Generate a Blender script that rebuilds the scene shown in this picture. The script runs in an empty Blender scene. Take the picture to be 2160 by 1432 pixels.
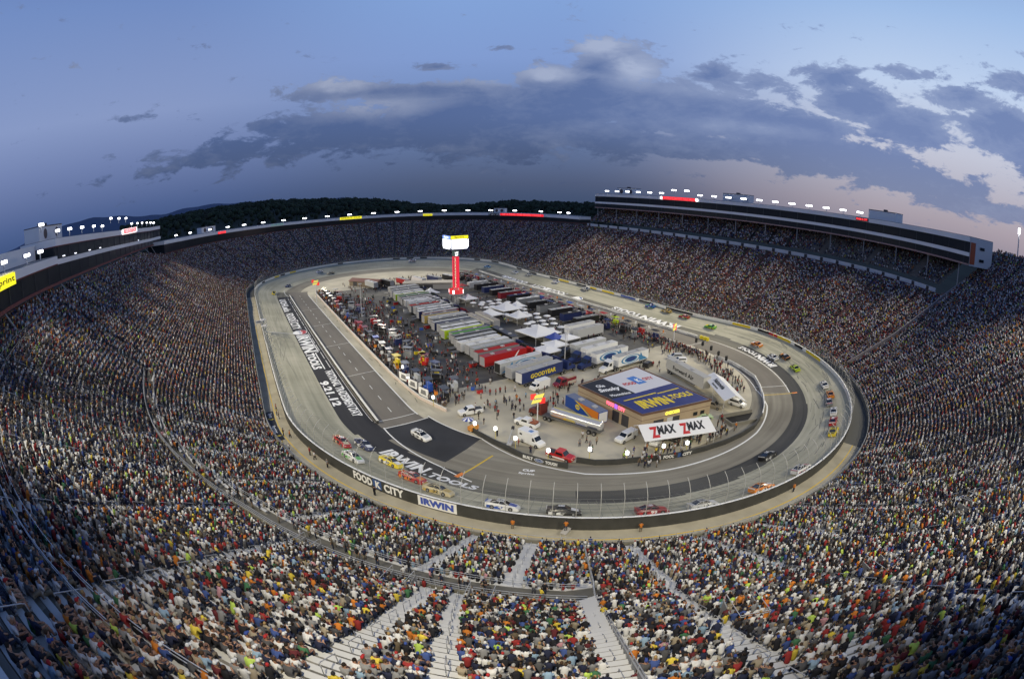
import bpy, math, random
import numpy as np
from mathutils import Vector, Matrix
random.seed(7); RNG = np.random.default_rng(11)
PI = math.pi
sc = bpy.context.scene
COL = sc.collection

# ------------------------------------------------------------------ helpers
def lin(r, g=None, b=None):
    if g is None: r, g, b = r
    f = lambda c: c/12.92 if c <= .04045 else ((c+.055)/1.055)**2.4
    return (f(r/255.), f(g/255.), f(b/255.))

_M = {}
def M(name, col=(.5, .5, .5), rough=.75, noise=0., scale=1., metal=0., emit=0., spec=.4, ecol=None):
    if name in _M: return _M[name]
    m = bpy.data.materials.new(name); m.use_nodes = True
    nt = m.node_tree; b = nt.nodes['Principled BSDF']
    b.inputs['Roughness'].default_value = rough
    b.inputs['Metallic'].default_value = metal
    b.inputs['Specular IOR Level'].default_value = spec
    b.inputs['Base Color'].default_value = (*col, 1)
    if noise:
        tc = nt.nodes.new('ShaderNodeTexCoord'); n = nt.nodes.new('ShaderNodeTexNoise')
        n.inputs['Scale'].default_value = scale; n.inputs['Detail'].default_value = 5
        nt.links.new(tc.outputs['Object'], n.inputs['Vector'])
        r = nt.nodes.new('ShaderNodeMapRange')
        r.inputs[1].default_value = .3; r.inputs[2].default_value = .7
        r.inputs[3].default_value = 1-noise; r.inputs[4].default_value = 1+noise
        nt.links.new(n.outputs['Fac'], r.inputs[0])
        v = nt.nodes.new('ShaderNodeVectorMath'); v.operation = 'SCALE'
        v.inputs[0].default_value = col
        nt.links.new(r.outputs[0], v.inputs['Scale'])
        nt.links.new(v.outputs[0], b.inputs['Base Color'])
    if emit:
        b.inputs['Emission Color'].default_value = (*(ecol or col), 1)
        b.inputs['Emission Strength'].default_value = emit
    _M[name] = m
    return m

class MB:
    """Collects shapes and links them as one mesh object."""
    def __init__(s, T=None): s.v = []; s.f = []; s.m = []; s.T = T
    def add(s, vs, fs, mi=0):
        k = len(s.v)
        s.v += [tuple(s.T @ Vector(p)) if s.T else tuple(p) for p in vs]
        s.f += [tuple(i+k for i in f) for f in fs]; s.m += [mi]*len(fs)
    def quad(s, a, b, c, d, mi=0): s.add([a, b, c, d], [(0, 1, 2, 3)], mi)
    def box(s, lo, hi, mi=0, taper=0.):
        (x0, y0, z0), (x1, y1, z1) = lo, hi; t = taper
        s.add([(x0, y0, z0), (x1, y0, z0), (x1, y1, z0), (x0, y1, z0), (x0+t, y0+t, z1), (x1-t, y0+t, z1), (x1-t, y1-t, z1), (x0+t, y1-t, z1)],
              [(3, 2, 1, 0), (4, 5, 6, 7), (0, 1, 5, 4), (1, 2, 6, 5), (2, 3, 7, 6), (3, 0, 4, 7)], mi)
    def bar(s, p, q, r, n=5, mi=0, r2=None, cap=True):
        p, q = Vector(p), Vector(q); d = (q-p).normalized()
        a = d.orthogonal().normalized(); b = d.cross(a); r2 = r if r2 is None else r2
        vs = [p+(a*math.cos(2*PI*i/n)+b*math.sin(2*PI*i/n))*r for i in range(n)]+[q+(a*math.cos(2*PI*i/n)+b*math.sin(2*PI*i/n))*r2 for i in range(n)]
        fs = [(i, (i+1) % n, n+(i+1) % n, n+i) for i in range(n)]
        if cap: fs += [tuple(range(n-1, -1, -1)), tuple(range(n, 2*n))]
        s.add(vs, fs, mi)
    def path(s, pts, r, n=5, mi=0):
        for a, b in zip(pts[:-1], pts[1:]): s.bar(a, b, r, n, mi)
    def loft(s, rings, mi=0, cap=True):
        n = len(rings[0]); vs = [p for r in rings for p in r]; fs = []
        for k in range(len(rings)-1):
            for i in range(n): fs.append((k*n+i, k*n+(i+1) % n, (k+1)*n+(i+1) % n, (k+1)*n+i))
        if cap: fs += [tuple(range(n-1, -1, -1)), tuple(range((len(rings)-1)*n, len(rings)*n))]
        s.add(vs, fs, mi)
    def ball(s, c, r, n=8, k=5, mi=0, sq=(1, 1, 1)):
        c = Vector(c); vs = [c+Vector((0, 0, r*sq[2]))]
        for j in range(1, k):
            t = PI*j/k
            vs += [c+Vector((r*sq[0]*math.sin(t)*math.cos(2*PI*i/n), r*sq[1]*math.sin(t)*math.sin(2*PI*i/n), r*sq[2]*math.cos(t))) for i in range(n)]
        vs.append(c-Vector((0, 0, r*sq[2]))); fs = [(0, 1+i, 1+(i+1) % n) for i in range(n)]
        for j in range(k-2): fs += [(1+j*n+i, 1+(j+1)*n+i, 1+(j+1)*n+(i+1) % n, 1+j*n+(i+1) % n) for i in range(n)]
        L = len(vs)-1; o = 1+(k-2)*n; fs += [(o+(i+1) % n, o+i, L) for i in range(n)]
        s.add(vs, fs, mi)
    def mesh(s, name, mats, smooth=False):
        me = bpy.data.meshes.new(name); me.from_pydata(s.v, [], s.f)
        for m in (mats if isinstance(mats, (list, tuple)) else [mats]): me.materials.append(m)
        if len(set(s.m)) > 1: me.polygons.foreach_set('material_index', s.m)
        if smooth: me.polygons.foreach_set('use_smooth', [True]*len(s.f))
        me.update(); return me
    def build(s, name, mats, parent=None, smooth=False):
        return link(name, s.mesh(name, mats, smooth), parent)

def link(name, data, parent=None):
    o = bpy.data.objects.new(name, data); COL.objects.link(o)
    if parent is not None: o.parent = parent
    return o
def tag(o, label=None, cat=None, group=None, kind=None):
    for k, v in (('label', label), ('category', cat), ('group', group), ('kind', kind)):
        if v: o[k] = v
    return o
def thing(name, label, cat, loc=(0, 0, 0), rz=0., group=None, rot=None):
    o = link(name, None); o.location = loc; o.rotation_euler = rot if rot else (0, 0, rz)
    return tag(o, label, cat, group)
KIDS = {}
def kids(o):
    if o.name not in KIDS: KIDS[o.name] = [c for c in o.children]
    return KIDS[o.name]
def dup(root, loc, rz=0., label=None, group=None, mats=None, rot=None):
    """Copy of a thing with its parts and sub-parts; mats = {part name: [materials]} are set per copy."""
    r = root.copy(); COL.objects.link(r); r.location = loc; r.rotation_euler = rot if rot else (0, 0, rz)
    if label: r['label'] = label
    if group: r['group'] = group
    for ch in kids(root):
        c = ch.copy(); COL.objects.link(c); c.parent = r
        paint(c, mats)
        for g in kids(ch):
            d = g.copy(); COL.objects.link(d); d.parent = c; paint(d, mats)
    return r
def paint(c, mats):
    if not mats or c.type != 'MESH': return
    ms = mats.get(c.name.split('.')[0])
    if ms:
        for i, m in enumerate(ms):
            if m is not None and i < len(c.material_slots):
                c.material_slots[i].link = 'OBJECT'; c.material_slots[i].material = m
ORD = 'first second third fourth fifth sixth seventh eighth ninth tenth eleventh twelfth thirteenth fourteenth fifteenth sixteenth seventeenth eighteenth nineteenth twentieth'.split()
TENS = ['', '', 'twenty', 'thirty', 'forty']
def nth(i):
    if i < 20: return ORD[i]
    t, u = divmod(i+1, 10)
    if u == 0: return {3: 'thirtieth', 4: 'fortieth'}[t]
    return TENS[t]+'-'+ORD[u-1]

_T = {}
def txt(s, bold=.0):
    """2D outline of a word as (verts, faces, width, height), cap height 1."""
    if (s, bold) in _T: return _T[(s, bold)]
    c = bpy.data.curves.new('t', 'FONT'); c.body = s; c.offset = bold; c.resolution_u = 3; c.space_character = 1.05
    o = bpy.data.objects.new('t', c); COL.objects.link(o)
    dg = bpy.context.evaluated_depsgraph_get(); me = o.evaluated_get(dg).to_mesh()
    v = np.array([p.co[:2] for p in me.vertices]); f = [tuple(p.vertices) for p in me.polygons]
    o.evaluated_get(dg).to_mesh_clear(); bpy.data.objects.remove(o); bpy.data.curves.remove(c)
    v -= v.min(0); w, h = v.max(0); v /= h
    _T[(s, bold)] = (v, f, w/h, 1.)
    return _T[(s, bold)]
def flip_up(mb, fn_faces): pass
def word(mb, s, fn, w, h, mi=0, bold=.02, x0=0., y0=0., cut=0., slant=0.):
    """Lay a word of width w and height h on a surface: fn(x, y) -> 3D point. cut > 0 splits long faces is not needed on flat runs."""
    v, f, W, H = txt(s, bold)
    pts = [fn(x0+p[0]/W*w+slant*p[1]*h, y0+p[1]*h) for p in v]
    a, b, c = (Vector(fn(x0, y0)), Vector(fn(x0+w*.1, y0)), Vector(fn(x0, y0+h)))
    mb.add(pts, f, mi)

# ------------------------------------------------------------------ the stadium's plan: u runs round the oval, d is the distance from its spine
A, TR, ZS, ZT = 82., 29.6, 2.86, 5.09
WALL = 78.4
def pos(u, d):
    u %= 4; k = int(u); f = u-k
    if k == 0: return (d, -A+2*A*f)
    if k == 2: return (-d, A-2*A*f)
    g = PI*f+(0 if k == 1 else PI)
    return (d*math.cos(g), (A if k == 1 else -A)+d*math.sin(g))
def nrm(u):
    p, q = pos(u, 1.), pos(u, 2.); return (q[0]-p[0], q[1]-p[1])
def uof(x, y):
    if abs(y) <= A: return (y+A)/(2*A) if x > 0 else 2+(A-y)/(2*A)
    if y > A: return 1+math.atan2(y-A, x)/PI
    return 3+(math.atan2(y+A, x) % (2*PI)-PI)/PI
def sm(t): t = min(1., max(0., t)); return t*t*(3-2*t)
def lerp(x, xs, ys):
    return float(np.interp(x, xs, ys))
def ztrack(d, y):
    b = sm((abs(y)-(A-TR))/(2*TR))
    S = lerp(d, [0, 66, WALL], [0, 0, ZS]); T = lerp(d, [0, 53, 60, 66, WALL], [0, 0, .5, 1.2, ZT])
    return S+(T-S)*b
def tr(u, d, dz=0.):
    x, y = pos(u, d); return (x, y, ztrack(d, y)+dz)
def us(u0, u1, step, d=78.):
    """Positions from u0 to u1 about step metres apart at distance d."""
    out = [u0]; u = u0
    while u < u1-1e-9:
        L = 2*A if int(u+1e-9) % 2 == 0 else PI*d
        n = min(math.floor(u+1e-9)+1, u1); k = max(1, round((n-u)*L/step)); s = (n-u)/k
        out += [u+s*(i+1) for i in range(k)]; u = n
    return out
def zw(u): # walkway outside the wall
    x, y = pos(u, WALL); return ztrack(WALL, y)-1.05
def arclen(u0, u1, d):
    t = 0; u = u0
    while u < u1-1e-9:
        n = min(math.floor(u+1e-9)+1, u1); t += (n-u)*(2*A if int(u+1e-9) % 2 == 0 else PI*d); u = n
    return t
# stand profile keys: u, z at foot 86, concourse d1 z1 d2 z2, top d z
KEYS = np.array([(0, 2.28, 101, 13.9, 103.5, 15.6, 124.5, 30.4),
 (0.88, 2.5, 101, 13.9, 103.5, 15.6, 124.5, 30.4),
 (1.12, 5.35, 101, 14.2, 103.5, 15.4, 128, 29.5),
 (1.85, 5.35, 101, 14.2, 103.5, 15.4, 128, 29.5),
 (1.97, 4.65, 101, 13.5, 103.5, 14.9, 130, 31.5),
 (2.25, 3.26, 105, 15.4, 108, 17.3, 134, 36.6),
 (2.9, 3.35, 108, 17.3, 110.3, 18.6, 136, 37.8),
 (2.982, 3.46, 108, 17.3, 110.3, 18.6, 136.4, 38),
 (2.986, 3.47, 108, 17.2, 110.3, 17.5, 136.4, 38),
 (3.08, 4.4, 105.6, 15, 107.3, 15.3, 137, 38.3),
 (3.17, 4.81, 100.7, 12.8, 103, 13, 137.5, 38.5),
 (3.3005, 4.78, 100.9, 13.1, 102.9, 13.3, 137.5, 38.5),
 (3.3015, 4.72, 100.5, 13.6, 103.2, 15.2, 137.5, 38.5),
 (3.5, 4.72, 100.5, 13.6, 103.2, 15.2, 137.5, 38.5),
 (3.62, 4.69, 101, 14.1, 103.5, 15.6, 148, 47.5),
 (3.768, 4.66, 101, 14.4, 103.5, 16, 150, 49.5),
 (3.772, 4.43, 101, 14.5, 103.5, 16, 124.5, 30.6),
 (4, 2.28, 101, 13.9, 103.5, 15.6, 124.5, 30.4)])
FOOT = 83.5
CONC = lambda u: 2.985 < u < 3.3012
def prof(u):
    r = [float(np.interp(u % 4, KEYS[:, 0], KEYS[:, i])) for i in range(1, 8)]
    return [FOOT, r[1], r[3], r[5]], [r[0], r[2], r[4], r[6]]
def zst(u, d):
    D, Z = prof(u); return float(np.interp(d, D, Z))
def st(u, d, dz=0.):
    x, y = pos(u, d); return (x, y, zst(u, d)+dz)

# ------------------------------------------------------------------ camera (a real fisheye lens, as the photograph's)
CAM = (-84.058, -190.112, 48.818); PAN, PITCH, ROLL = .5386, -.28286, .00332; FPX = 1072.8
cd = bpy.data.cameras.new('camera'); cam = link('camera', cd); sc.camera = cam
fw = Vector((math.sin(PAN)*math.cos(PITCH), math.cos(PAN)*math.cos(PITCH), math.sin(PITCH)))
rt = Vector((math.cos(PAN), -math.sin(PAN), 0)); up = rt.cross(fw)
r2 = rt*math.cos(ROLL)+up*math.sin(ROLL); u2 = -rt*math.sin(ROLL)+up*math.cos(ROLL)
cam.matrix_world = Matrix(((r2.x, u2.x, -fw.x, CAM[0]), (r2.y, u2.y, -fw.y, CAM[1]), (r2.z, u2.z, -fw.z, CAM[2]), (0, 0, 0, 1)))
cd.type = 'PANO'; cd.panorama_type = 'FISHEYE_EQUISOLID'; cd.sensor_width = 36; cd.sensor_fit = 'HORIZONTAL'
cd.fisheye_lens = FPX*36/2160; cd.fisheye_fov = PI; cd.clip_end = 20000; cd.clip_start = .1
RM = np.array([r2, u2, fw])
def px(P):
    """Picture position (2160 x 1432) and range of world points, for choosing levels of detail only."""
    d = (np.asarray(P, float)-np.array(CAM))@RM.T
    n = np.linalg.norm(d, axis=-1); th = np.arccos(np.clip(d[..., 2]/n, -1, 1)); r = 2*FPX*np.sin(th/2); q = np.hypot(d[..., 0], d[..., 1])+1e-9
    return 1080+r*d[..., 0]/q, 716-r*d[..., 1]/q, n

# ------------------------------------------------------------------ sky
w = bpy.data.worlds.new('World'); sc.world = w; w.use_nodes = True; nt = w.node_tree
for n in list(nt.nodes): nt.nodes.remove(n)
def N(t, **k):
    n = nt.nodes.new(t)
    for a, b in k.items(): setattr(n, a, b)
    return n
def lk(a, b): nt.links.new(a, b)
def mth(op, a, b=None, c=None, clamp=False):
    n = N('ShaderNodeMath', operation=op, use_clamp=clamp)
    for i, x in enumerate((a, b, c)):
        if x is None: continue
        if isinstance(x, (int, float)): n.inputs[i].default_value = x
        else: lk(x, n.inputs[i])
    return n.outputs[0]
def ramp(fac, stops, interp='LINEAR'):
    n = N('ShaderNodeValToRGB'); n.color_ramp.interpolation = interp
    e = n.color_ramp.elements
    while len(e) < len(stops): e.new(.5)
    for k, (p, c) in zip(e, stops): k.position = p; k.color = (*c, 1)
    lk(fac, n.inputs[0]); return n.outputs[0]
def mixc(f, a, b):
    n = N('ShaderNodeMix', data_type='RGBA')
    for i, x in ((0, f), (6, a), (7, b)):
        if isinstance(x, (int, float)): n.inputs[i].default_value = x
        elif isinstance(x, tuple): n.inputs[i].default_value = (*x, 1)
        else: lk(x, n.inputs[i])
    return n.outputs[2]
def sstep(x, lo, hi):
    n = N('ShaderNodeMapRange', interpolation_type='SMOOTHSTEP'); lk(x, n.inputs[0])
    n.inputs[1].default_value = lo; n.inputs[2].default_value = hi; return n.outputs[0]
tc = N('ShaderNodeTexCoord'); rv = N('ShaderNodeVectorRotate', rotation_type='Z_AXIS'); rv.inputs['Angle'].default_value = PAN
lk(tc.outputs['Generated'], rv.inputs['Vector']); sx = N('ShaderNodeSeparateXYZ'); lk(rv.outputs[0], sx.inputs[0])
AZ = mth('MULTIPLY', mth('ARCTAN2', sx.outputs[0], sx.outputs[1]), 180/PI)
EL = mth('MULTIPLY', mth('ARCSINE', sx.outputs[2]), 180/PI)
elf = mth('DIVIDE', mth('ADD', EL, 2.), 77., clamp=True)
E = lambda e: (e+2)/77.
left = ramp(elf, [(E(-2), lin(50, 70, 112)), (E(2), lin(78, 99, 145)), (E(7), lin(110, 128, 174)), (E(12), lin(134, 152, 196)), (E(24), lin(113, 140, 194)), (E(36), lin(84, 112, 168)), (E(74), lin(58, 82, 132))])
mid = ramp(elf, [(E(-2), lin(58, 74, 104)), (E(1.5), lin(76, 91, 122)), (E(5), lin(90, 110, 150)), (E(9), lin(108, 131, 178)), (E(16), lin(128, 155, 208)), (E(24), lin(130, 163, 216)), (E(36), lin(98, 130, 188)), (E(74), lin(60, 84, 136))])
right = ramp(elf, [(E(-2), lin(138, 132, 146)), (E(2), lin(164, 157, 170)), (E(5), lin(176, 174, 190)), (E(9), lin(192, 196, 214)), (E(16), lin(190, 208, 236)), (E(24), lin(158, 188, 230)), (E(36), lin(104, 138, 194)), (E(74), lin(60, 84, 136))])
base = mixc(sstep(AZ, -42., -4.), left, mid)
base = mixc(mth('MULTIPLY', sstep(AZ, 4., 46.), sstep(mth('ADD', mth('MULTIPLY', AZ, .5), EL), 2., 16.)), base, right)
base = mixc(sstep(mth('ABSOLUTE', AZ), 80., 150.), base, left)
sky = N('ShaderNodeTexSky', sky_type='NISHITA'); sky.sun_disc = False; sky.sun_elevation = math.radians(-1.); sky.sun_rotation = PAN+math.radians(75.)
cv = N('ShaderNodeCombineXYZ'); lk(mth('MULTIPLY', AZ, .1), cv.inputs[0]); lk(mth('MULTIPLY', EL, .23), cv.inputs[1])
def fbm(scale, off, det=7., rough=.56, dist=.35):
    a = N('ShaderNodeVectorMath', operation='ADD'); lk(cv.outputs[0], a.inputs[0]); a.inputs[1].default_value = off
    n = N('ShaderNodeTexNoise'); n.inputs['Scale'].default_value = scale; n.inputs['Detail'].default_value = det
    n.inputs['Roughness'].default_value = rough; n.inputs['Distortion'].default_value = dist; lk(a.outputs[0], n.inputs['Vector']); return n.outputs[0]
BL = [(-2, 8.3, 16, 3.4, 1.05), (-16, 8.0, 13, 2.6, .8), (-31, 6.3, 12, 1.6, .55), (-9, 12.1, 10, 1.1, .85), (-20, 12.6, 5., 1.1, .95), (9, 11.5, 9, 2.6, 1.05), (11.8, 15.8, 4.2, 2.2, 1.15), (3.6, 13.2, 3.4, 1.4, 1.05),
      (18, 10.5, 10, 2.9, 1.05), (28, 9.3, 10, 2.0, 1.0), (22.5, 14.6, 3, 1.3, .7), (29, 14, 4, 1.1, .5), (36, 15.3, 3.6, 1.7, .75), (40, 12.8, 5, 1.9, .95), (45, 11., 5, 2., 1.),
      (47, 16.8, 5, .8, .62), (52, 14.8, 4, 1.5, .8), (57, 12.6, 5, 2.2, .95), (18, 6.4, 15, 1.3, .95), (36, 6.8, 9, 2.0, 1.), (46, 5.4, 9, 1.4, .9), (55, 4.0, 10, 1., .7), (68, 10, 10, 3, .9), (-35, 18.7, 3.4, .55, .48), (-43, 11.5, 4, .5, .3), (-1, 17, 2.5, .4, .42), (-8, 15, 4, .5, .4), (61, 17.5, 5, 1.2, .6), (90, 14, 20, 5, .8), (140, 16, 26, 6, .8)]
env = None
for (a0, e0, sa, se, am) in BL:
    q = mth('ADD', mth('POWER', mth('DIVIDE', mth('SUBTRACT', AZ, a0), sa), 2.), mth('POWER', mth('DIVIDE', mth('SUBTRACT', EL, e0), se), 2.))
    g = mth('MULTIPLY', mth('EXPONENT', mth('MULTIPLY', q, -.8)), am)
    env = g if env is None else mth('MAXIMUM', env, g)
n1 = fbm(2.2, (3.1, 7.3, .4), 10., .66, .35); n2 = fbm(6., (1., 2., 3.), 6., .62); n3 = fbm(.9, (7.4, 2.2, 5.1), 6., .55)
def blobs(L):
    e = None
    for (a0, e0, sa, se, am) in L:
        q = mth('ADD', mth('POWER', mth('DIVIDE', mth('SUBTRACT', AZ, a0), sa), 2.), mth('POWER', mth('DIVIDE', mth('SUBTRACT', EL, e0), se), 2.))
        g = mth('MULTIPLY', mth('EXPONENT', mth('MULTIPLY', q, -.8)), am); e = g if e is None else mth('MAXIMUM', e, g)
    return e
den = mth('ADD', mth('MULTIPLY', env, 1.22), mth('MULTIPLY', mth('SUBTRACT', n1, .5), 2.0)); den = mth('ADD', den, mth('MULTIPLY', mth('SUBTRACT', n2, .5), .75))
cov = sstep(den, .24, .52)
thick = sstep(den, .45, 1.1)
lit = blobs([(-19.6, 13.2, 3.4, .9, 1.15), (-15, 10.4, 6, 1.2, .7), (3.8, 13.9, 2.4, .9, 1.1), (10.8, 17.2, 3.0, 1.1, 1.25), (13.6, 15.2, 2.2, 1.9, 1.15), (20, 12.6, 6, .7, .3), (26, 9., 7, .6, .35), (-2, 13.2, 6, .5, .3)])
lit = mth('ADD', mth('MULTIPLY', lit, mth('ADD', mth('MULTIPLY', n1, 2.6), -.45, clamp=True)), mth('MULTIPLY', mth('SUBTRACT', 1., thick), mth('MULTIPLY', sstep(EL, 5., 15.), .3)), clamp=True)
lit = mth('ADD', lit, mth('ADD', mth('MULTIPLY', mth('SUBTRACT', n3, .5), .8), mth('MULTIPLY', mth('SUBTRACT', n2, .5), .35)), clamp=True)
dark = mixc(sstep(AZ, -30., 50.), lin(74, 96, 142), lin(102, 124, 174))
dark = mixc(sstep(EL, 3., 10.), mixc(sstep(AZ, 5., 45.), lin(68, 86, 122), lin(112, 128, 166)), dark)
cc = mixc(lit, dark, mixc(sstep(AZ, -20., 40.), lin(156, 166, 192), lin(172, 186, 216)))
col = mixc(mth('MULTIPLY', cov, .93), base, cc)
add = N('ShaderNodeMix', data_type='RGBA', blend_type='ADD'); add.inputs[0].default_value = .02; lk(col, add.inputs[6]); lk(sky.outputs[0], add.inputs[7])
fin = mixc(sstep(EL, -3., -.6), (.02, .022, .028), add.outputs[2])
bg = N('ShaderNodeBackground'); bg.inputs['Strength'].default_value = 1.; lk(fin, bg.inputs['Color'])
wo = N('ShaderNodeOutputWorld'); lk(bg.outputs[0], wo.inputs['Surface'])
w.cycles.sampling_method = 'MANUAL'; w.cycles.sample_map_resolution = 512

sl = bpy.data.lights.new('sun', 'SUN'); sl.energy = .12; sl.angle = math.radians(12); sl.color = (1, .72, .62)
so = link('sun', sl); so.rotation_euler = Vector((-math.sin(PAN+1.3), -math.cos(PAN+1.3), -.1)).to_track_quat('-Z', 'Y').to_euler()

sc.view_settings.view_transform = 'Standard'; sc.view_settings.look = 'None'; sc.view_settings.gamma = 1; sc.view_settings.exposure = 0
cy = sc.cycles; cy.max_bounces = 4; cy.diffuse_bounces = 2; cy.glossy_bounces = 2; cy.transmission_bounces = 4; cy.transparent_max_bounces = 12
cy.use_light_tree = True; cy.use_denoising = True; cy.sample_clamp_indirect = 4; cy.caustics_reflective = False; cy.caustics_refractive = False
# ------------------------------------------------------------------ ground, track
def Mstreak(name, col, amp=.22, su=.02, sv=.9, rough=.85, tint=None):
    """Racing surface: marks drawn out along the direction of travel (UV = metres along, metres across)."""
    m = M(name, col, rough); nt = m.node_tree; b = nt.nodes['Principled BSDF']
    uv = nt.nodes.new('ShaderNodeUVMap'); mp = nt.nodes.new('ShaderNodeMapping'); mp.inputs['Scale'].default_value = (su, sv, 1)
    nt.links.new(uv.outputs[0], mp.inputs[0])
    n = nt.nodes.new('ShaderNodeTexNoise'); n.inputs['Scale'].default_value = 1; n.inputs['Detail'].default_value = 6; nt.links.new(mp.outputs[0], n.inputs['Vector'])
    m2 = nt.nodes.new('ShaderNodeMapping'); m2.inputs['Scale'].default_value = (.05, .09, 1); nt.links.new(uv.outputs[0], m2.inputs[0])
    n2 = nt.nodes.new('ShaderNodeTexNoise'); n2.inputs['Detail'].default_value = 4; n2.inputs['Scale'].default_value = 1.; nt.links.new(m2.outputs[0], n2.inputs['Vector'])
    a = nt.nodes.new('ShaderNodeMath'); a.operation = 'ADD'; nt.links.new(n.outputs[0], a.inputs[0]); nt.links.new(n2.outputs[0], a.inputs[1])
    r = nt.nodes.new('ShaderNodeMapRange'); nt.links.new(a.outputs[0], r.inputs[0])
    for i, x in ((1, .7), (2, 1.3), (3, 0), (4, 1)): r.inputs[i].default_value = x
    x = nt.nodes.new('ShaderNodeMix'); x.data_type = 'RGBA'; nt.links.new(r.outputs[0], x.inputs[0])
    t = tint or col
    x.inputs[6].default_value = (*[c*(1-amp) for c in t], 1); x.inputs[7].default_value = (*[c*(1+amp) for c in col], 1)
    nt.links.new(x.outputs[2], b.inputs['Base Color'])
    return m
TM = [Mstreak('race_concrete', (.42, .395, .295), .22, tint=(.34, .335, .24)), Mstreak('apron_concrete', (.225, .21, .165), .24, tint=(.2, .18, .14)),
      Mstreak('rubbered_groove', (.052, .052, .05), .3), Mstreak('black_paint', (.026, .026, .029), .2),
      Mstreak('pit_asphalt', (.165, .15, .125), .15, su=.03, sv=.3), M('infield_concrete', (.47, .43, .325), .85, noise=.16, scale=.12),
      Mstreak('fresh_asphalt', (.03, .031, .034), .35, su=.12, sv=.12), Mstreak('grey_groove', (.14, .135, .11), .3), Mstreak('stall_concrete', (.5, .46, .34), .22, su=.1, sv=.4)]
def zone(u, d, x, y):
    k = int(u % 4)
    if 3 <= u < 3.72 and 3.06 <= u <= 3.168 and 47.6 < d < 60.4: return 6
    if 2 <= u < 3.06 or 1.93 < u < 2:
        if d < 48.8 and -91 < y: return 8
        if d < 59.3: return 4
        if d < 66.3: return 3 if y < 84 else 7
        return 0
    if 3.06 <= u < 3.25:
        lo = np.interp(u, [3.06, 3.17, 3.25], [60.4, 62.6, 63.6]); hi = np.interp(u, [3.06, 3.12, 3.17, 3.25], [65.5, 67.6, 68.6, 69.4])
        if d < 54 and u > 3.168: return 5 if d < 47 else 1
        if lo < d < hi: return 3 if u < 3.185 else (2 if u < 3.2 else 7)
        if d < 47.6: return 5
        return 0 if d >= hi else 1
    if 3.25 <= u < 4:
        if d < 52: return 5
        hi = np.interp(u, [3.25, 3.36, 3.5, 3.85, 4], [69.4, 69.2, 67.5, 67.2, 68.5])
        if u > 3.713 and d < 62.4: return 8 if (d < 50.5 and u > 3.8) else 4
        if 63.5 < d < hi: return 7 if (u < 3.3 or u > 3.93) else 2
        return 0 if d >= hi else 1
    if k == 0 or (1 <= u < 1.1):
        if d < 50: return 8 if u < 1 else 5
        if d < 61.4: return 4
        return 7 if d < 67.8 else 0
    return 5 if d < 53 else (1 if d < 62 else 0)
def grid(name, ulist, ds, zfn, matfn, mats, parent=None, closed=False):
    nu, nd = len(ulist), len(ds); V = []; S = []; s = 0; last = None
    for u in ulist:
        q = pos(u, 78.)
        if last: s += math.hypot(q[0]-last[0], q[1]-last[1])
        last = q; S.append(s)
        for d in ds:
            x, y = pos(u, d); V.append((x, y, zfn(u, d, x, y)))
    F = []; Mi = []; UV = []
    for i in range(nu-1):
        um = (ulist[i]+ulist[i+1])/2
        for j in range(nd-1):
            dm = (ds[j]+ds[j+1])/2; x, y = pos(um, dm)
            F.append((i*nd+j, i*nd+j+1, (i+1)*nd+j+1, (i+1)*nd+j)); Mi.append(matfn(um, dm, x, y))
            UV += [S[i], ds[j], S[i], ds[j+1], S[i+1], ds[j+1], S[i+1], ds[j]]
    me = bpy.data.meshes.new(name); me.from_pydata(V, [], F)
    for m in mats: me.materials.append(m)
    me.polygons.foreach_set('material_index', Mi)
    me.uv_layers.new(name='UVMap').data.foreach_set('uv', UV); me.update()
    return link(name, me, parent)
ul = us(0, 4, 1.6, 70.)
ds = sorted(set([45, 46, 47, 47.6, 48.8, 50, 50.5, 51, 52, 53, 54, 55.5, 57, 59.3, 60.4, 61.4, 62, 62.4, 63.5, 64.5, 65.5, 66.3, 67, 67.2, 67.5, 67.8, 68.6, 69.2, 70, 72, 74, 76, WALL]))
track = tag(grid('racetrack', ul, ds, lambda u, d, x, y: ztrack(d, y), zone, TM), kind='structure')

g = MB()   # infield floor: dark paved garage area in the middle, pale concrete at the near end
def poly(pts, mi, z): g.add([(x, y, z) for x, y in pts], [tuple(range(len(pts)))], mi)
arcn = [pos(u, 45.2) for u in us(3., 4., 4, 45)]; arcf = [pos(u, 45.2) for u in us(1., 2., 4, 45)]
poly(arcn+[(45.2, -82), (-45.2, -82)], 0, -.004)
poly([(-45.2, -82), (45.2, -82), (45.2, -78), (-45.2, -78)], 0, -.004)
poly([(-45.2, -78), (45.2, -78), (45.2, 82), (-45.2, 82)], 1, -.004)
poly(arcf, 0, -.004)
MA = M('garage_asphalt', (.085, .082, .075), .8, noise=.25, scale=.15)
tag(g.build('infield_ground', [TM[5], MA]), kind='structure')
g = MB(); R = 3000.; g.add([(R*math.cos(t*PI/24), R*math.sin(t*PI/24), -1.2) for t in range(48)], [tuple(range(48))])
tag(g.build('ground', M('outer_ground', (.05, .06, .03), .95, noise=.4, scale=.01)), kind='structure')

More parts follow.
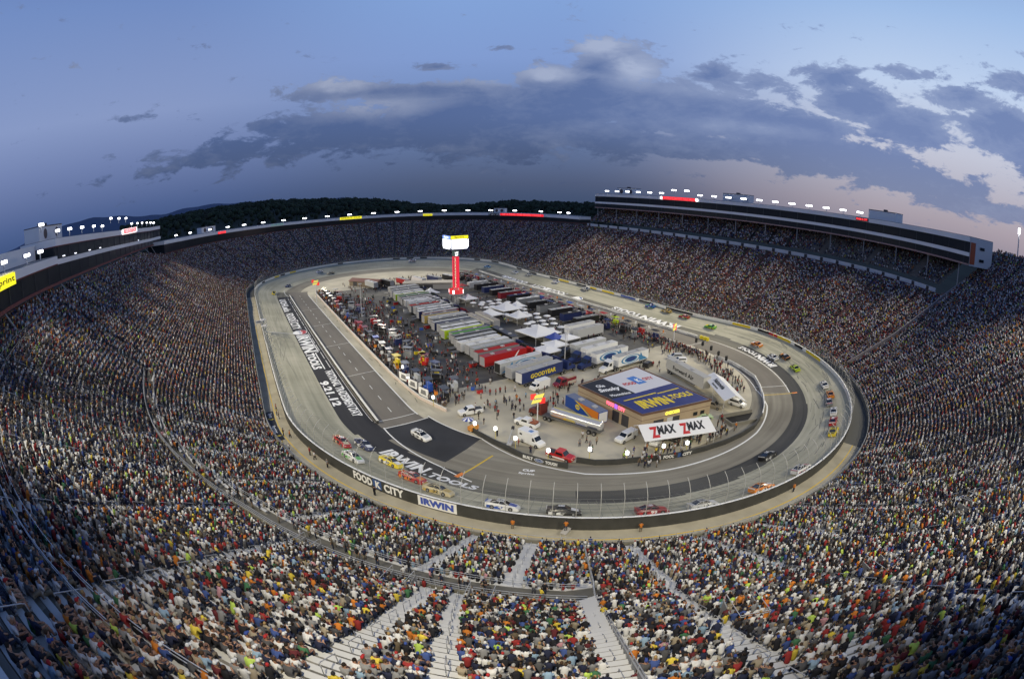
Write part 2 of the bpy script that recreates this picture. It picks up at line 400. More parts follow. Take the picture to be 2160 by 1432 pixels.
# painted lines and lettering on the racing surface
WHT = M('white_paint', (.78, .78, .74), .6); YEL = M('yellow_paint', (.62, .42, .03), .6); ORA = M('orange_paint', (.7, .2, .02), .6)
ln = MB()
def arcline(u0, u1, d0, d1, wd, mi=0, dz=.012, zf=None):
    U = us(u0, u1, 2., 70); f = zf or (lambda u, d: tr(u, d, dz))
    for a, b in zip(U[:-1], U[1:]):
        da = d0+(d1-d0)*(a-u0)/(u1-u0); db = d0+(d1-d0)*(b-u0)/(u1-u0)
        ln.quad(f(a, da), f(a, da+wd), f(b, db+wd), f(b, db), mi)
def seg(p, q, wd, mi=0, dz=.012, n=8):
    p, q = np.array(p, float), np.array(q, float); e = (q-p)/np.linalg.norm(q-p); s = np.array([-e[1], e[0]])*wd/2
    for i in range(n):
        a, b = p+(q-p)*i/n, p+(q-p)*(i+1)/n; z = lambda c: (c[0], c[1], ztrack(math.hypot(c[0], max(abs(c[1])-A, 0)), c[1])+dz)
        ln.quad(z(a-s), z(a+s), z(b+s), z(b-s), mi)
arcline(3.055, 3.17, 58.8, 62.4, .3); arcline(3.17, 3.21, 62.4, 64.8, .3)
arcline(3.055, 3.17, 47.3, 47.5, .25); arcline(3.17, 3.25, 47.6, 53.3, .35); arcline(3.25, 3.31, 53.3, 56.5, .38); arcline(3.31, 3.4, 56.5, 57.7, .4); arcline(3.4, 3.56, 57.7, 57.6, .4); arcline(3.56, 3.66, 57.6, 56.2, .38); arcline(3.66, 3.72, 56.2, 53.8, .35)
arcline(3.715, 4.0, 63.2, 62.2, .25); arcline(0., .9, 62.3, 62.3, .12); arcline(3.72, 3.98, 53.6, 50.4, .22)
arcline(2.0, 3.04, 48.7, 48.7, .3); arcline(2.03, 3.03, 59.55, 59.55, .14); arcline(1.9, 2.0, 63.5, 59.6, .25)
seg((-42.6, -113.6), (-51.3, -118.2), .35, 1); seg((-51.1, -118.0), (-53., -118.9), .9, 2, .014, 2)
seg((32.4, -126.1), (39.8, -132.4), .35, 1); seg((36.5, -121.5), (44., -128.0), .2); seg((39.7, -132.3), (41.0, -133.3), .8, 2, .014, 2)
for y in (-88.5, -55, -22, 10, 43): seg((-59.2, y), (-48.9, y+1.2), .2)
seg((-47., -91), (-58.2, -92.6), .28)
seg((60.5, -84), (50.3, -83), .2); seg((60.5, -60), (52, -60), .15)
y = -84
while y < 86:
    seg((-53.6, y), (-53.6, y+3.), .16, n=1)
    if y > -70: seg((56.2, y), (56.2, y+3.), .14, n=1)
    y += 8.2
y = 80
while y > -82:
    seg((-60.6, y), (-60.6, y-8.), .22, n=1); y -= 9.7
for i in range(2): seg((-66.4, 1.9+i*.55), (-77.8, 1.9+i*.55), .25 if i else .18, 0)
ln.build('painted_line', [WHT, YEL, ORA], track)
DK = M('tyre_mark', (.2, .195, .155), .8)
ln = MB(); rr = random.Random(3)
for k in range(90):   # tyre marks in the turns and pit boxes
    u = rr.uniform(3.22, 3.95); d = rr.uniform(68, 76); L = rr.uniform(.01, .04)
    arcline(u, u+L, d, d+rr.uniform(-1.2, 1.2), rr.uniform(.12, .3), 0, .009)
for k in range(60):
    y = rr.uniform(-86, 80); x = -rr.uniform(45.4, 51.); seg((x, y), (x-rr.uniform(-.7, .7), y+rr.uniform(1.5, 4.5)), .22, 0, .009, 1)
for k in range(5):
    c = (-72.5+rr.uniform(-2, 2), -11+rr.uniform(-4, 4)); ra = rr.uniform(2.2, 4.2); t0 = rr.uniform(0, 6)
    for i in range(26):
        t = t0+i*.2; seg((c[0]+ra*.8*math.cos(t), c[1]+ra*1.4*math.sin(t)), (c[0]+ra*.8*math.cos(t+.2), c[1]+ra*1.4*math.sin(t+.2)), .16, 0, .01, 1)
for k in range(14):
    y = rr.uniform(-60, 60); x = -rr.uniform(68, 75); seg((x, y), (x-rr.uniform(-3, 3), y+rr.uniform(9, 26)), .13, 0, .01, 6)
for k in range(150):   # slab joints across the racing surface
    u = (3.0+k*.0067) if k < 75 else (1.0+(k-75)*.0133); q = [pos(u, d) for d in (67.5, 78.3)]; seg(q[0], q[1], .07, 0, .008, 4)
for k in range(28): seg((-78.2, -78+k*6.), (-66.5, -78+k*6.), .07, 0, .008, 3)
ln.build('skid_mark', [DK], track)
BT = .035
lt = MB()
FL = lambda y0, dlow: (lambda X, Y: tr(uof(-1, 0)+0, 1) if False else ((lambda x, yy: (x, yy, ztrack(math.hypot(x, max(abs(yy)-A, 0)), yy)+.02))(-(dlow-Y), y0-X)))
word(lt, 'UOHI.edu', FL(77., 65.9), 31, 3.6, bold=BT); word(lt, 'FOOD', FL(41.2, 66), 14.5, 3.8, bold=BT); word(lt, 'CITY', FL(21.6, 66), 12.5, 3.8, bold=BT)
word(lt, 'IRWIN', FL(-1.2, 66.1), 24, 4.6, bold=.05); word(lt, '.TOOLS', FL(-25.6, 66.1), 18.4, 3.2, bold=.05)
word(lt, '9.21.12', FL(-55.4, 66.2), 20, 2.6, bold=.05); word(lt, 'NATIONAL TRADESMEN DAY', FL(-47.2, 62.9), 36.4, 2.3, bold=.03)
for (a, b) in (((-61.2, -.8), (-61.2, -26)), ((-61.2, -26), (-62.4, -27)), ((-62.4, -27), (-62.4, -45))):
    n_ = len(ln.v); l2 = ln; ln = lt; seg(a, b, .35, 0, .02, 2); ln = l2
FR = lambda y0, dlow: (lambda X, Y: (lambda x, yy: (x, yy, ztrack(math.hypot(x, max(abs(yy)-A, 0)), yy)+.02))(dlow-Y, y0+X))
word(lt, 'IRWIN', FR(-65.2, 68.4), 21, 4.2, bold=.05); word(lt, 'TOOLS', FR(-43., 68.4), 17.5, 3., bold=.05)
word(lt, 'FOOD', FR(9., 68), 14, 3.6, bold=BT); word(lt, 'CITY', FR(28, 68), 13, 3.6, bold=BT); word(lt, 'UOHI.edu', FR(46, 68), 27, 3.4, bold=BT)
def FA(u0, dlow, ddrift=0., rad=64.):
    def f(X, Y):
        u = u0+X/(PI*rad); return tr(u, dlow-Y+ddrift*X, .02)
    return f
word(lt, 'IRWIN', FA(3.109, 66.9, .07), 11.8, 3.4, bold=.05); word(lt, '.TOOLS', FA(3.1695, 67.9, .05), 10.2, 2.5, bold=.05)
word(lt, 'IRWIN', FA(3.822, 66.6), 11., 2.7, bold=.05); word(lt, '.TOOLS', FA(3.878, 66.6), 10, 2.1, bold=.05)
word(lt, 'Sprint', FA(3.243, 58.6, 0, 55), 2.8, .9, bold=.03); word(lt, 'CUP', FA(3.2455, 57.2, 0, 55), 2.2, .9, bold=.05)
lt.build('track_lettering', M('letter_white', (.8, .8, .78), .6), track)
eb = MB()   # the oval emblem beside the start line, and the box of the supermarket sign
def oval(F, cx, cy, rx, ry, mi, dz=0, n=28, half=None):
    pts = []
    r = range(n) if half is None else range(n//2+1)
    for i in r:
        t = 2*PI*i/n+(0 if half is None else half); p = F(cx+rx*math.cos(t), cy+ry*math.sin(t)); pts.append((p[0], p[1], p[2]+dz))
    eb.add(pts, [tuple(range(len(pts)))], mi)
for F, s in ((FL(6.6, 66.6), 1), (FR(-4, 68), 1)):
    oval(F, 3.2, 2.9, 3.6, 2.9, 0); oval(F, 3.2, 2.9, 3.3, 2.6, 1, .01); oval(F, 3.2, 2.9, 3.3, 2.6, 2, .02, half=0.)
    eb.add([tuple(np.add(F(x, y), (0, 0, .03))) for x, y in ((.3, 2.3), (6.1, 2.3), (6.1, 3.5), (.3, 3.5))], [(0, 1, 2, 3)], 0)
    word(eb, 'BRISTOL', lambda x, y: tuple(np.add(F(x, y), (0, 0, .045))), 5, .8, 1, x0=.7, y0=2.5)
for F in (FL(26.3, 66), FR(23.4, 68)):
    eb.add([tuple(np.add(F(x, y), (0, 0, .01))) for x, y in ((0, 0), (4.2, 0), (4.2, 4.1), (0, 4.1))], [(0, 1, 2, 3)], 0)
    eb.add([tuple(np.add(F(x, y), (0, 0, .02))) for x, y in ((.4, .4), (3.8, .4), (3.8, 3.7), (.4, 3.7))], [(0, 1, 2, 3)], 3)
    word(eb, 'K', lambda x, y: tuple(np.add(F(x, y), (0, 0, .03))), 2.2, 2.6, 0, x0=1., y0=.8)
eb.build('painted_emblem', [M('letter_white'), M('emblem_blue', (.04, .09, .25), .6), M('emblem_red', (.42, .03, .035), .6), M('dark_panel', (.03, .03, .035), .6)], track)

# ------------------------------------------------------------------ walls and fences round the track
def sweep(mb, ulist, ring, mi=0, cap=True, mis=None):
    """Loft a cross-section [(d, z)...] given by ring(u) along u."""
    R = []
    for u in ulist: R.append([(*pos(u, d), z) for d, z in ring(u)])
    if mis is None: mb.loft(R, mi, cap)
    else:
        n = len(R[0])
        for i in range(n):
            vs = []; fs = []
            for k, r in enumerate(R): vs += [r[i], r[(i+1) % n]]
            fs = [(2*k, 2*k+1, 2*k+3, 2*k+2) for k in range(len(R)-1)]; mb.add(vs, fs, mis[i])
        if cap:
            mb.add(R[0], [tuple(range(n-1, -1, -1))], mi); mb.add(R[-1], [tuple(range(n))], mi)
def zt(u): return ztrack(WALL, pos(u, WALL)[1])
UW = us(0, 4, 2.4, WALL)
CW = M('wall_white', (.72, .71, .64), .6, noise=.08, scale=.5); CD = M('wall_dark', (.05, .05, .046), .7, noise=.2, scale=.6); CG = M('galvanised', (.42, .43, .43), .45, metal=.3)
bw = thing('track_wall', 'long concrete outer wall with white inner face round the racing oval', 'wall')
b = MB(); sweep(b, UW, lambda u: [(WALL, zt(u)-.5), (WALL, zt(u)+1.1), (WALL+.35, zt(u)+1.1), (WALL+.35, zw(u)-.2)], cap=False, mis=[0, 1, 2, 2])
b.build('wall_body', [CW, M('cap_white', (.8, .8, .78), .5), CD], bw)
PAN_C = {'y': M('ad_yellow', (.75, .55, .02), .6), 'k': M('ad_black', (.02, .02, .02), .6), 'w': M('ad_white', (.82, .82, .8), .6), 'b': M('ad_blue', (.04, .08, .3), .6), 'r': M('ad_red', (.5, .03, .03), .6)}
for (u, L, c) in ((.12, 9, 'k'), (.17, 7, 'k'), (.26, 9, 'k'), (.33, 10, 'b'), (.42, 9, 'y'), (.5, 5, 'y'), (.55, 8, 'k'), (.64, 9, 'y'), (.7, 8, 'k'), (.83, 8, 'k'), (.93, 6, 'k'), (1.06, 7, 'k'), (1.13, 5, 'k'),
                  (1.3, 5, 'k'), (1.34, 5, 'k'), (1.38, 5, 'k'), (1.55, 4, 'k'), (1.71, 6, 'y'), (1.755, 5, 'k'), (1.78, 6, 'y'), (1.86, 5, 'k'), (3.96, 9, 'y'), (3.92, 6, 'k'), (3.9, 5, 'r'), (3.87, 10, 'y'), (3.84, 5, 'k'), (3.79, 10, 'y')):
    P = MB(); U = us(u, u+L/(164 if int(u) % 2 == 0 else PI*WALL), 2.)
    sweep(P, U, lambda q: [(WALL-.02, zt(q)+.1), (WALL-.02, zt(q)+1.0), (WALL-.005, zt(q)+1.0), (WALL-.005, zt(q)+.1)]); P.build('ad_panel', PAN_C[c], bw)
def FW(u0, z0, d=WALL+.37):   # lettering on the wall's outer face, read from the stands
    return lambda X, Y: (*pos(u0+X/(PI*d), d+.02), zt(u0+X/(PI*d))+z0+Y)
sg = MB(); word(sg, 'FOOD', FW(3.1445, -.72), 4.6, 1.55, bold=.05); word(sg, 'CITY', FW(3.1735, -.72), 4.0, 1.55, bold=.05); sg.build('wall_lettering', M('letter_white'), bw)
def wallplate(u0, L, z0, z1, mi, dd=.01):
    P = MB(); sweep(P, us(u0, u0+L/(PI*79), 1.2), lambda q: [(WALL+.35+dd, zt(q)+z0), (WALL+.35+dd, zt(q)+z1), (WALL+.37+dd, zt(q)+z1), (WALL+.37+dd, zt(q)+z0)]); return P
wallplate(3.1637, 1.9, -.75, .9, 0).build('sign_box', M('emblem_blue'), bw)
P = MB(); word(P, 'K', FW(3.166, -.55, WALL+.39), 1.2, 1.3, bold=.05); P.build('sign_letter', M('letter_white'), bw)
wallplate(3.2004, 6.6, -.85, .95, 0, .01).build('sign_board', PAN_C['w'], bw)
P = MB(); word(P, 'IRWIN', FW(3.2024, -.55, WALL+.4), 5.6, 1.25, bold=.06); P.build('sign_lettering', M('sign_blue', (.06, .1, .42), .6), bw)

cf = thing('catch_fence', 'tall wire catch fence with inward curving posts above the track wall', 'fence')
def fence_prof(z): return [(WALL+.18, z+1.1), (WALL+.18, z+3.4), (WALL-.1, z+4.4), (WALL-.75, z+5.2), (WALL-1.7, z+5.75)]
upost = us(0, 4, 3.35, WALL)[:-1]
dist = lambda u: math.dist((*pos(u, WALL), 5.), CAM)
upost.sort(key=dist); rest = MB()
for i, u in enumerate(upost):
    b = MB() if i < 100 else rest
    pts = [(*pos(u, d), z) for d, z in fence_prof(zt(u))]; b.path(pts, .055 if i < 100 else .05, 5)
    if i < 100: b.build('fence_post', M('post_grey', (.4, .4, .38), .5), cf)
tag(rest.build('fence_posts', M('post_dim', (.3, .3, .29), .5), cf), kind='stuff')
b = MB()
for k in range(6):
    z0 = 1.3+k*.6
    for a, c in zip(UW[:-1], UW[1:]): b.bar((*pos(a, WALL+.18), zt(a)+z0), (*pos(c, WALL+.18), zt(c)+z0), .014, 3, cap=False)
b.build('fence_cable', M('cable_grey', (.3, .3, .28), .5), cf)
mn = M('wire_mesh', (.16, .16, .14), .6); nt = mn.node_tree; bs = nt.nodes['Principled BSDF']; tb = nt.nodes.new('ShaderNodeBsdfTransparent'); mx = nt.nodes.new('ShaderNodeMixShader'); mx.inputs[0].default_value = .1
nt.links.new(tb.outputs[0], mx.inputs[1]); nt.links.new(bs.outputs[0], mx.inputs[2]); nt.links.new(mx.outputs[0], nt.nodes['Material Output'].inputs['Surface'])
b = MB()
R = [[(*pos(u, d), z) for d, z in fence_prof(zt(u))] for u in UW]
for r, q in zip(R[:-1], R[1:]):
    for i in range(4): b.quad(r[i], r[i+1], q[i+1], q[i])
b.build('wire_netting', mn, cf)

# walkway outside the wall
wk = grid('walkway', UW, [WALL+.35, 80.9, 81.1, 82.4, FOOT], lambda u, d, x, y: zw(u), lambda u, d, x, y: 1 if (80.9 < d < 81.1 and (2.4 < u < 3.56)) else (0 if u < 3.56 and u > 2 else 2), [M('walk_concrete', (.36, .33, .25), .85, noise=.15, scale=.3), YEL, M('walk_asphalt', (.1, .1, .09), .85)])
tag(wk, kind='structure')
bn = thing('ground_banner', 'black sponsor banner with two yellow arrows laid on the walkway', 'banner')
U = us(2.97, 3.052, 1.5, 83)
P = MB()
for a, c in zip(U[:-1], U[1:]): P.quad((*pos(a, 81.3), zw(a)+.012), (*pos(a, 83.25), zw(a)+.012), (*pos(c, 83.25), zw(c)+.012), (*pos(c, 81.3), zw(c)+.012))
P.build('banner_sheet', PAN_C['k'], bn)
P = MB(); Q = MB()
for u0 in (2.978, 3.018):
    f = lambda X, Y: (*pos(u0+X/(PI*83.), 83.9-Y), zw(u0+X/(PI*83.))+.025)
    word(P, 'Sprint', f, 4.6, 1.1, bold=.03, y0=1.1); 
    Q.add([f(5.2, .8), f(6.7, 1.6), f(6.4, 2.5), f(5.9, 1.6)], [(0, 1, 2, 3)])
P.build('banner_lettering', M('letter_white'), bn); Q.build('banner_arrow', PAN_C['y'], bn)

# low walls of pit road and infield
def bar_wall(name, label, pts, h, th, mats, caps=True, group=None, z0=None):
    t = thing(name, label, 'wall', group=group); b = MB(); c = MB()
    zf = z0 or (lambda x, y: ztrack(math.hypot(x, max(abs(y)-A, 0)), y))
    L = []
    for i, p in enumerate(pts):
        q0 = np.array(pts[max(i-1, 0)]); q1 = np.array(pts[min(i+1, len(pts)-1)]); e = (q1-q0)/np.linalg.norm(q1-q0); s = np.array([-e[1], e[0]])*th/2; p = np.array(p)
        L.append((p-s, p+s, zf(*p)))
    b.loft([[(*l, z-.3), (*r, z-.3), (*r, z+h), (*l, z+h)] for l, r, z in L], 0)
    b.build('wall_body', mats[0], t)
    if caps:
        c.loft([[(*(l-(r-l)*.08), z+h), (*(r+(r-l)*.08), z+h), (*(r+(r-l)*.08), z+h+.1), (*(l-(r-l)*.08), z+h+.1)] for l, r, z in L], 0); c.build('wall_cap', mats[1], t)
    return t
line = lambda p, q, n: [(p[0]+(q[0]-p[0])*i/n, p[1]+(q[1]-p[1])*i/n) for i in range(n+1)]
PD = M('pit_wall_dark', (.05, .048, .045), .7)
bar_wall('pit_wall', 'white topped dark pit wall between front straight lettering and pit lane', line((-59.1, 84), (-58.6, -89.5), 20), .75, .45, [PD, CW])
rw = bar_wall('pit_wall', 'white pit wall with small print along the back straight', line((61.9, 95), (61.6, -79), 20), .8, .4, [CW, CW])
P = MB()
for y0 in range(-74, 90, 13): word(P, 'NATIONAL TRADESMEN DAY', lambda X, Y: (61.35, y0-X, .25+Y), 9, .42, bold=.0)
P.build('wall_print', M('print_grey', (.2, .2, .2), .7), rw)
for y in (-80.6, -82.2, -83.6): (thing('crash_barrel', {-80.6: 'yellow crash barrel touching the end of the white back pit wall', -82.2: 'middle yellow crash barrel at the back pit wall end', -83.6: 'yellow crash barrel standing farthest out from the back pit wall'}[y], 'barrel', (61.6, y, ztrack(61.6, y)), group='barrels at the back pit wall'))
BAR = M('barrel_yellow', (.75, .62, .02), .5)
for o in [o for o in COL.objects if o.name.startswith('crash_barrel')]:
    b = MB(); b.bar((0, 0, 0), (0, 0, 1.05), .62, 12); b.build('drum', BAR, o); c = MB(); c.bar((0, 0, 1.05), (0, 0, 1.16), .66, 12); c.build('lid', M('barrel_lid', (.55, .45, .02), .5), o)
bar_wall('pit_wall', 'low pale wall between the near pit stalls and the team crews', line((-44.6, 82), (-45.6, -60), 14)+[(-45.2, -72), (-44.6, -80), (-42., -90)], .75, .3, [M('wall_pink', (.62, .52, .46), .6), CW])
bar_wall('pit_wall', 'low pale wall in front of the crews along the back pit stalls', line((50.5, 92), (50., -40), 12)+[(48.6, -80), (48, -92)], .75, .3, [M('wall_pink'), CW])
w1 = bar_wall('infield_wall', 'dark infield wall with truck maker slogan beside the ambulance', [(-41.4, -102.4), (-41.1, -104.5), (-40.2, -109), (-39.4, -112), (-38.2, -117.1), (-36, -121.3), (-33.2, -125.4)], 1.1, .3, [CD, CD], False)
uarc = [(-30.3, -124.2), (-28, -127), (-24.5, -129.2), (-21.6, -130.4), (-17, -132.6), (-12, -134.6), (-6, -136.2), (0, -137.2), (6, -137.5), (12, -137), (19.5, -134.6)]
w2 = bar_wall('infield_wall', 'dark curved infield wall with supermarket lettering facing the near turn', uarc, 1.15, .3, [CD, CD], False)
w3 = bar_wall('infield_wall', 'pale banner covered infield wall curving up the right side', [(19.5, -134.6), (25, -131.8), (31, -127.6), (37, -122.6), (42.3, -117.4), (46, -110), (48, -104), (48.3, -97)], 1.0, .3, [M('wall_banner', (.6, .6, .56), .6, noise=.35, scale=.35), CD], False)
def wall_word(t, s, p, q, w, h, zb, mat, off=.17, s0=0.):
    p, q = np.array(p), np.array(q); e = (q-p)/np.linalg.norm(q-p); n = np.array([e[1], -e[0]])
    P = MB(); word(P, s, lambda X, Y: (*(p+e*(X+s0)+n*off), zb+Y), w, h, bold=.05); return P.build('wall_lettering', mat, t)
LW = M('letter_white')
wall_word(w1, 'BUILT', (-38.2, -117.1), (-36, -121.3), 2.2, .68, .2, LW, s0=.4); wall_word(w1, 'TOUGH', (-36, -121.3), (-33.2, -125.4), 2.4, .68, .2, LW, s0=.5)
P = MB(); p, q = np.array((-38.2, -117.1)), np.array((-36, -121.3)); e = (q-p)/np.linalg.norm(q-p); n = np.array([e[1], -e[0]])
for (rx, ry, mi, off) in ((1.0, .42, 0, .17), (.9, .34, 1, .18)):
    c = p+e*3.9; P.add([(*(c+e*rx*math.cos(t*PI/12)+n*off), .54+ry*math.sin(t*PI/12)) for t in range(24)], [tuple(range(24))], mi)
P.build('oval_badge', [LW, M('emblem_blue')], w1)
P = MB(); word(P, 'Ford', lambda X, Y: (*(p+e*(3.3+X)+n*.2), .4+Y), 1.2, .32, bold=.0, slant=.2); P.build('badge_lettering', LW, w1)
wall_word(w2, 'FOOD', (-17, -132.6), (-12, -134.6), 2.6, .7, .25, LW, s0=1.6); wall_word(w2, 'CITY', (-12, -134.6), (-6, -136.2), 2.4, .7, .25, LW, s0=.5)
P = MB(); p, q = np.array((-12, -134.6)), np.array((-17, -132.6)); P.add([(-12.6, -134.53, .15), (-11.7, -134.88, .15), (-11.7, -134.88, 1.1), (-12.6, -134.53, 1.1)], [(0, 1, 2, 3)]); P.build('sign_box', M('emblem_blue'), w2)
# ------------------------------------------------------------------ grandstands
ROW = .82
BEN = M('bench_aluminium', (.5, .5, .49), .5, metal=.1); DECK = M('deck_concrete', (.17, .16, .14), .85, noise=.2, scale=.4); STEP = M('step_concrete', (.095, .092, .083), .85, noise=.12, scale=.8)
REDS = M('seat_red', (.2, .026, .03), .6); RAIL = M('rail_steel', (.5, .51, .52), .4, metal=.4); BLUS = M('seat_grey_blue', (.12, .14, .17), .6)
def rows(u):
    D, Z = prof(u); return D, Z
SECT = [('back straight', 3.771, 4.97, 'steep grandstand of dark red seats along the back straight under the long tower', 13.),
        ('far turn', .97, 1.97, 'curved grandstand behind the far turn below the low row of suites', 12.),
        ('front straight', 1.97, 2.984, 'packed grandstand along the front straight under the white and glass tower', 13.),
        ('near turn', 2.984, 3.7695, 'nearest grandstand of aluminium benches and concrete steps round the near turn', 11.)]
AISLES = []   # (u below the concourse, u at 102.5, u at 126.5, half widths below and above)
def aisle_u(a, d): return a[0] if d < 102 else a[1]+(a[2]-a[1])*(d-102.5)/24.
def aisle_w(a, d): return a[3] if d < 102 else a[4]
CROWD = []    # collected seats: arrays
STAND = {}
for si, (nm, u0, u1, lab, gap) in enumerate(SECT):
    t = STAND[nm] = thing('grandstand', lab, 'grandstand')
    U = us(u0, u1, 3.2, 105)
    if nm == 'near turn':
        al = [(3.02, 3.045, 3.085, .6, .6), (3.06, 3.085, 3.125, .6, .6), (3.1, 3.125, 3.165, .6, .6), (3.14, 3.165, 3.204, .6, .6), (3.186, 3.2, 3.235, .6, .65), (3.2465, 3.2535, 3.266, .6, .75), (3.2755, 3.261, 3.28, .75, .6), (3.298, 3.2985, 3.2987, .0, .55), (3.324, 3.322, 3.3165, .55, .55), (3.3625, 3.36, 3.352, .6, .6)]+[(3.4+.036*k,)*3+(.6, .6) for k in range(11)]
    else:
        n = int(arclen(u0, u1, 105)/gap); al = [(u0+(u1-u0)*(k+.5)/n,)*3+(.6, .6) for k in range(n)]
    AISLES.append(al)
    nr = int((max(prof(u)[0][3] for u in U)-FOOT)/ROW)
    b = MB(); be = MB()
    def zr(u, d): # tread height of the row that begins at d
        D, Z = prof(u); return float(np.interp(d, D, Z))
    for r in range(nr):
        d = FOOT+ROW*r
        for p, q in zip(U[:-1], U[1:]):
            Dp, _ = prof(p); Dq, _ = prof(q)
            if d+ROW > max(Dp[3], Dq[3])+.3: continue
            zp, zq, zp2, zq2 = zr(p, d), zr(q, d), zr(p, d+ROW), zr(q, d+ROW)
            P = pos(p, d), pos(p, d+ROW), pos(q, d+ROW), pos(q, d)
            flat = CONC((p+q)/2) and Dp[1]-.2 < d < Dp[2]
            b.quad((*P[0], zp), (*P[1], zp), (*P[2], zq), (*P[3], zq), 1 if flat else 0)
            b.quad((*P[1], zp), (*P[1], zp2), (*P[2], zq2), (*P[2], zq), 0)
            if not flat:
                B = [pos(p, d+.36), pos(p, d+.76), pos(q, d+.76), pos(q, d+.36)]
                be.quad((*B[0], zp+.43), (*B[1], zp+.43), (*B[2], zq+.43), (*B[3], zq+.43)); be.quad((*B[0], zp+.33), (*B[0], zp+.43), (*B[3], zq+.43), (*B[3], zq+.33))
                if nm == 'near turn': be.quad((*B[1], zp+.36), (*B[1], zp+.43), (*B[2], zq+.43), (*B[2], zq+.36))
    b.build('seating_deck', [DECK, STEP], t)
    be.build('bench_rows', {0: REDS, 1: BLUS, 2: BLUS, 3: BEN}[si], t)
    b = MB(); sweep(b, U, lambda u: [(FOOT-.2, zw(u)), (FOOT-.2, zst(u, FOOT)+.75), (FOOT+.02, zst(u, FOOT)+.75), (FOOT+.02, zw(u))], 0); b.build('front_wall', M('stand_wall', (.2, .19, .155), .8, noise=.15, scale=.3), t)
    b = MB()
    for p, q in zip(U[:-1], U[1:]):
        for h in (1.15, 1.5): b.bar((*pos(p, FOOT-.1), zst(p, FOOT)+h), (*pos(q, FOOT-.1), zst(q, FOOT)+h), .03, 4, cap=False)
        b.bar((*pos(p, FOOT-.1), zst(p, FOOT)+.7), (*pos(p, FOOT-.1), zst(p, FOOT)+1.5), .03, 4)
    b.build('front_rail', RAIL, t)
    for a in al:   # stairs cut through the rows
        b = MB(); flights = []
        top = prof(a[2])[0][3]
        r = 0
        while FOOT+ROW*(r+1) <= top+.2:
            d = FOOT+ROW*r; u = aisle_u(a, d); aw = aisle_w(a, d); hw = aw/(PI*d) if int(u) % 2 else aw/(2*A)
            if aw < .1: r += 1; continue
            if b is not None and CONC(u) and d > 101.8 and not flights: flights.append(b); b = MB()
            za, zb = zr(u, d)+.012, zr(u, d+ROW)
            for (d0, d1, z) in ((d, d+ROW/2, za), (d+ROW/2, d+ROW, (za+zb)/2+.012)):
                b.quad((*pos(u-hw, d0), z), (*pos(u-hw, d1), z), (*pos(u+hw, d1), z), (*pos(u+hw, d0), z)); b.quad((*pos(u-hw, d0), z-.3), (*pos(u-hw, d0), z), (*pos(u+hw, d0), z), (*pos(u+hw, d0), z-.3), 1)
            r += 1
        for fb_ in flights:
            if fb_.v: fb_.build('aisle_stair', [STEP, M('riser_dark', (.1, .095, .085), .9)], t)
        st_ = b.build('aisle_stair', [STEP, M('riser_dark', (.1, .095, .085), .9)], t)
        if nm == 'near turn' and a[0] < 3.48:   # looped handrails down the middle of the aisle
            k = 0; d = FOOT+1.5
            while d < top-1:
                u = aisle_u(a, d); D, Z = prof(u)
                if aisle_w(a, d) > .1 and not (CONC(u) and D[1]-1.5 < d < D[2]+.5):
                    b = MB(); p, q = (*pos(u, d), zst(u, d)), (*pos(aisle_u(a, d+1.6), d+1.6), zst(u, d+1.6))
                    b.path([p, (p[0], p[1], p[2]+.85), (p[0]*.9+q[0]*.1, p[1]*.9+q[1]*.1, p[2]+1.02), (q[0], q[1], q[2]+1.0), (q[0], q[1], q[2])], .03, 5); b.build('handrail', RAIL, st_)
                d += 3.3
    # seats taken
    sp = .53
    for r in range(nr):
        d = FOOT+ROW*r; n = int(arclen(u0, u1, d)/sp)
        L0 = arclen(u0, u1, d)
        s = (np.arange(n)+RNG.uniform(.3, .7))*sp
        # arc length -> u
        kn = [u0]+[k for k in range(int(u0)+1, int(u1)+1) if u0 < k < u1]+[u1]; cs = [0]
        for a0, a1 in zip(kn[:-1], kn[1:]): cs.append(cs[-1]+arclen(a0, a1, d))
        u = np.interp(s, cs, kn); Z = [np.interp(u % 4, KEYS[:, 0], KEYS[:, i]) for i in range(1, 8)]
        zz = np.where(d < Z[1], Z[0]+(d-FOOT)/(Z[1]-FOOT)*(Z[2]-Z[0]), np.where(d < Z[3], Z[2]+(d-Z[1])/(Z[3]-Z[1])*(Z[4]-Z[2]), Z[4]+(d-Z[3])/(Z[5]-Z[3])*(Z[6]-Z[4])))
        ok = ~((d > Z[1]-.5) & (d < Z[3]+.2) & (u > 2.985) & (u < 3.3012)) & (d+ROW < Z[5]-.1)
        half = np.where((u.astype(int) % 2) == 1, 1/(PI*d), 1/(2*A))
        for a in al:
            if aisle_w(a, d) > .1: ok &= np.abs(u-aisle_u(a, d)) > (aisle_w(a, d)+.2)*half
        x = np.where(True, 0., 0.); 
        occ = np.full(n, .955 if nm != 'back straight' else .83)
        blk = np.sin(u*23.7+d*.31)*np.sin(u*51.3-d*.53)    # looser patches of empty seats
        occ -= np.where(blk > .55, .35 if nm == 'back straight' else .12, 0)
        if nm == 'near turn': occ -= np.where(d > 112, .06, 0)
        ok &= RNG.random(n) < occ
        k = np.floor(u % 4).astype(int); f = (u % 4)-k; g = PI*f+np.where(k == 3, PI, 0)
        nx = np.where(k == 0, 1., np.where(k == 2, -1., np.cos(g))); ny = np.where((k % 2) == 0, 0., np.sin(g))
        dd = d+.47
        X = dd*nx; Y = np.where(k == 0, -A+2*A*f, np.where(k == 2, A-2*A*f, np.where(k == 1, A, -A)+dd*ny))
        CROWD.append(np.stack([X, Y, zz, nx, ny, u, np.full(n, d), np.full(n, float(si))], 1)[ok])

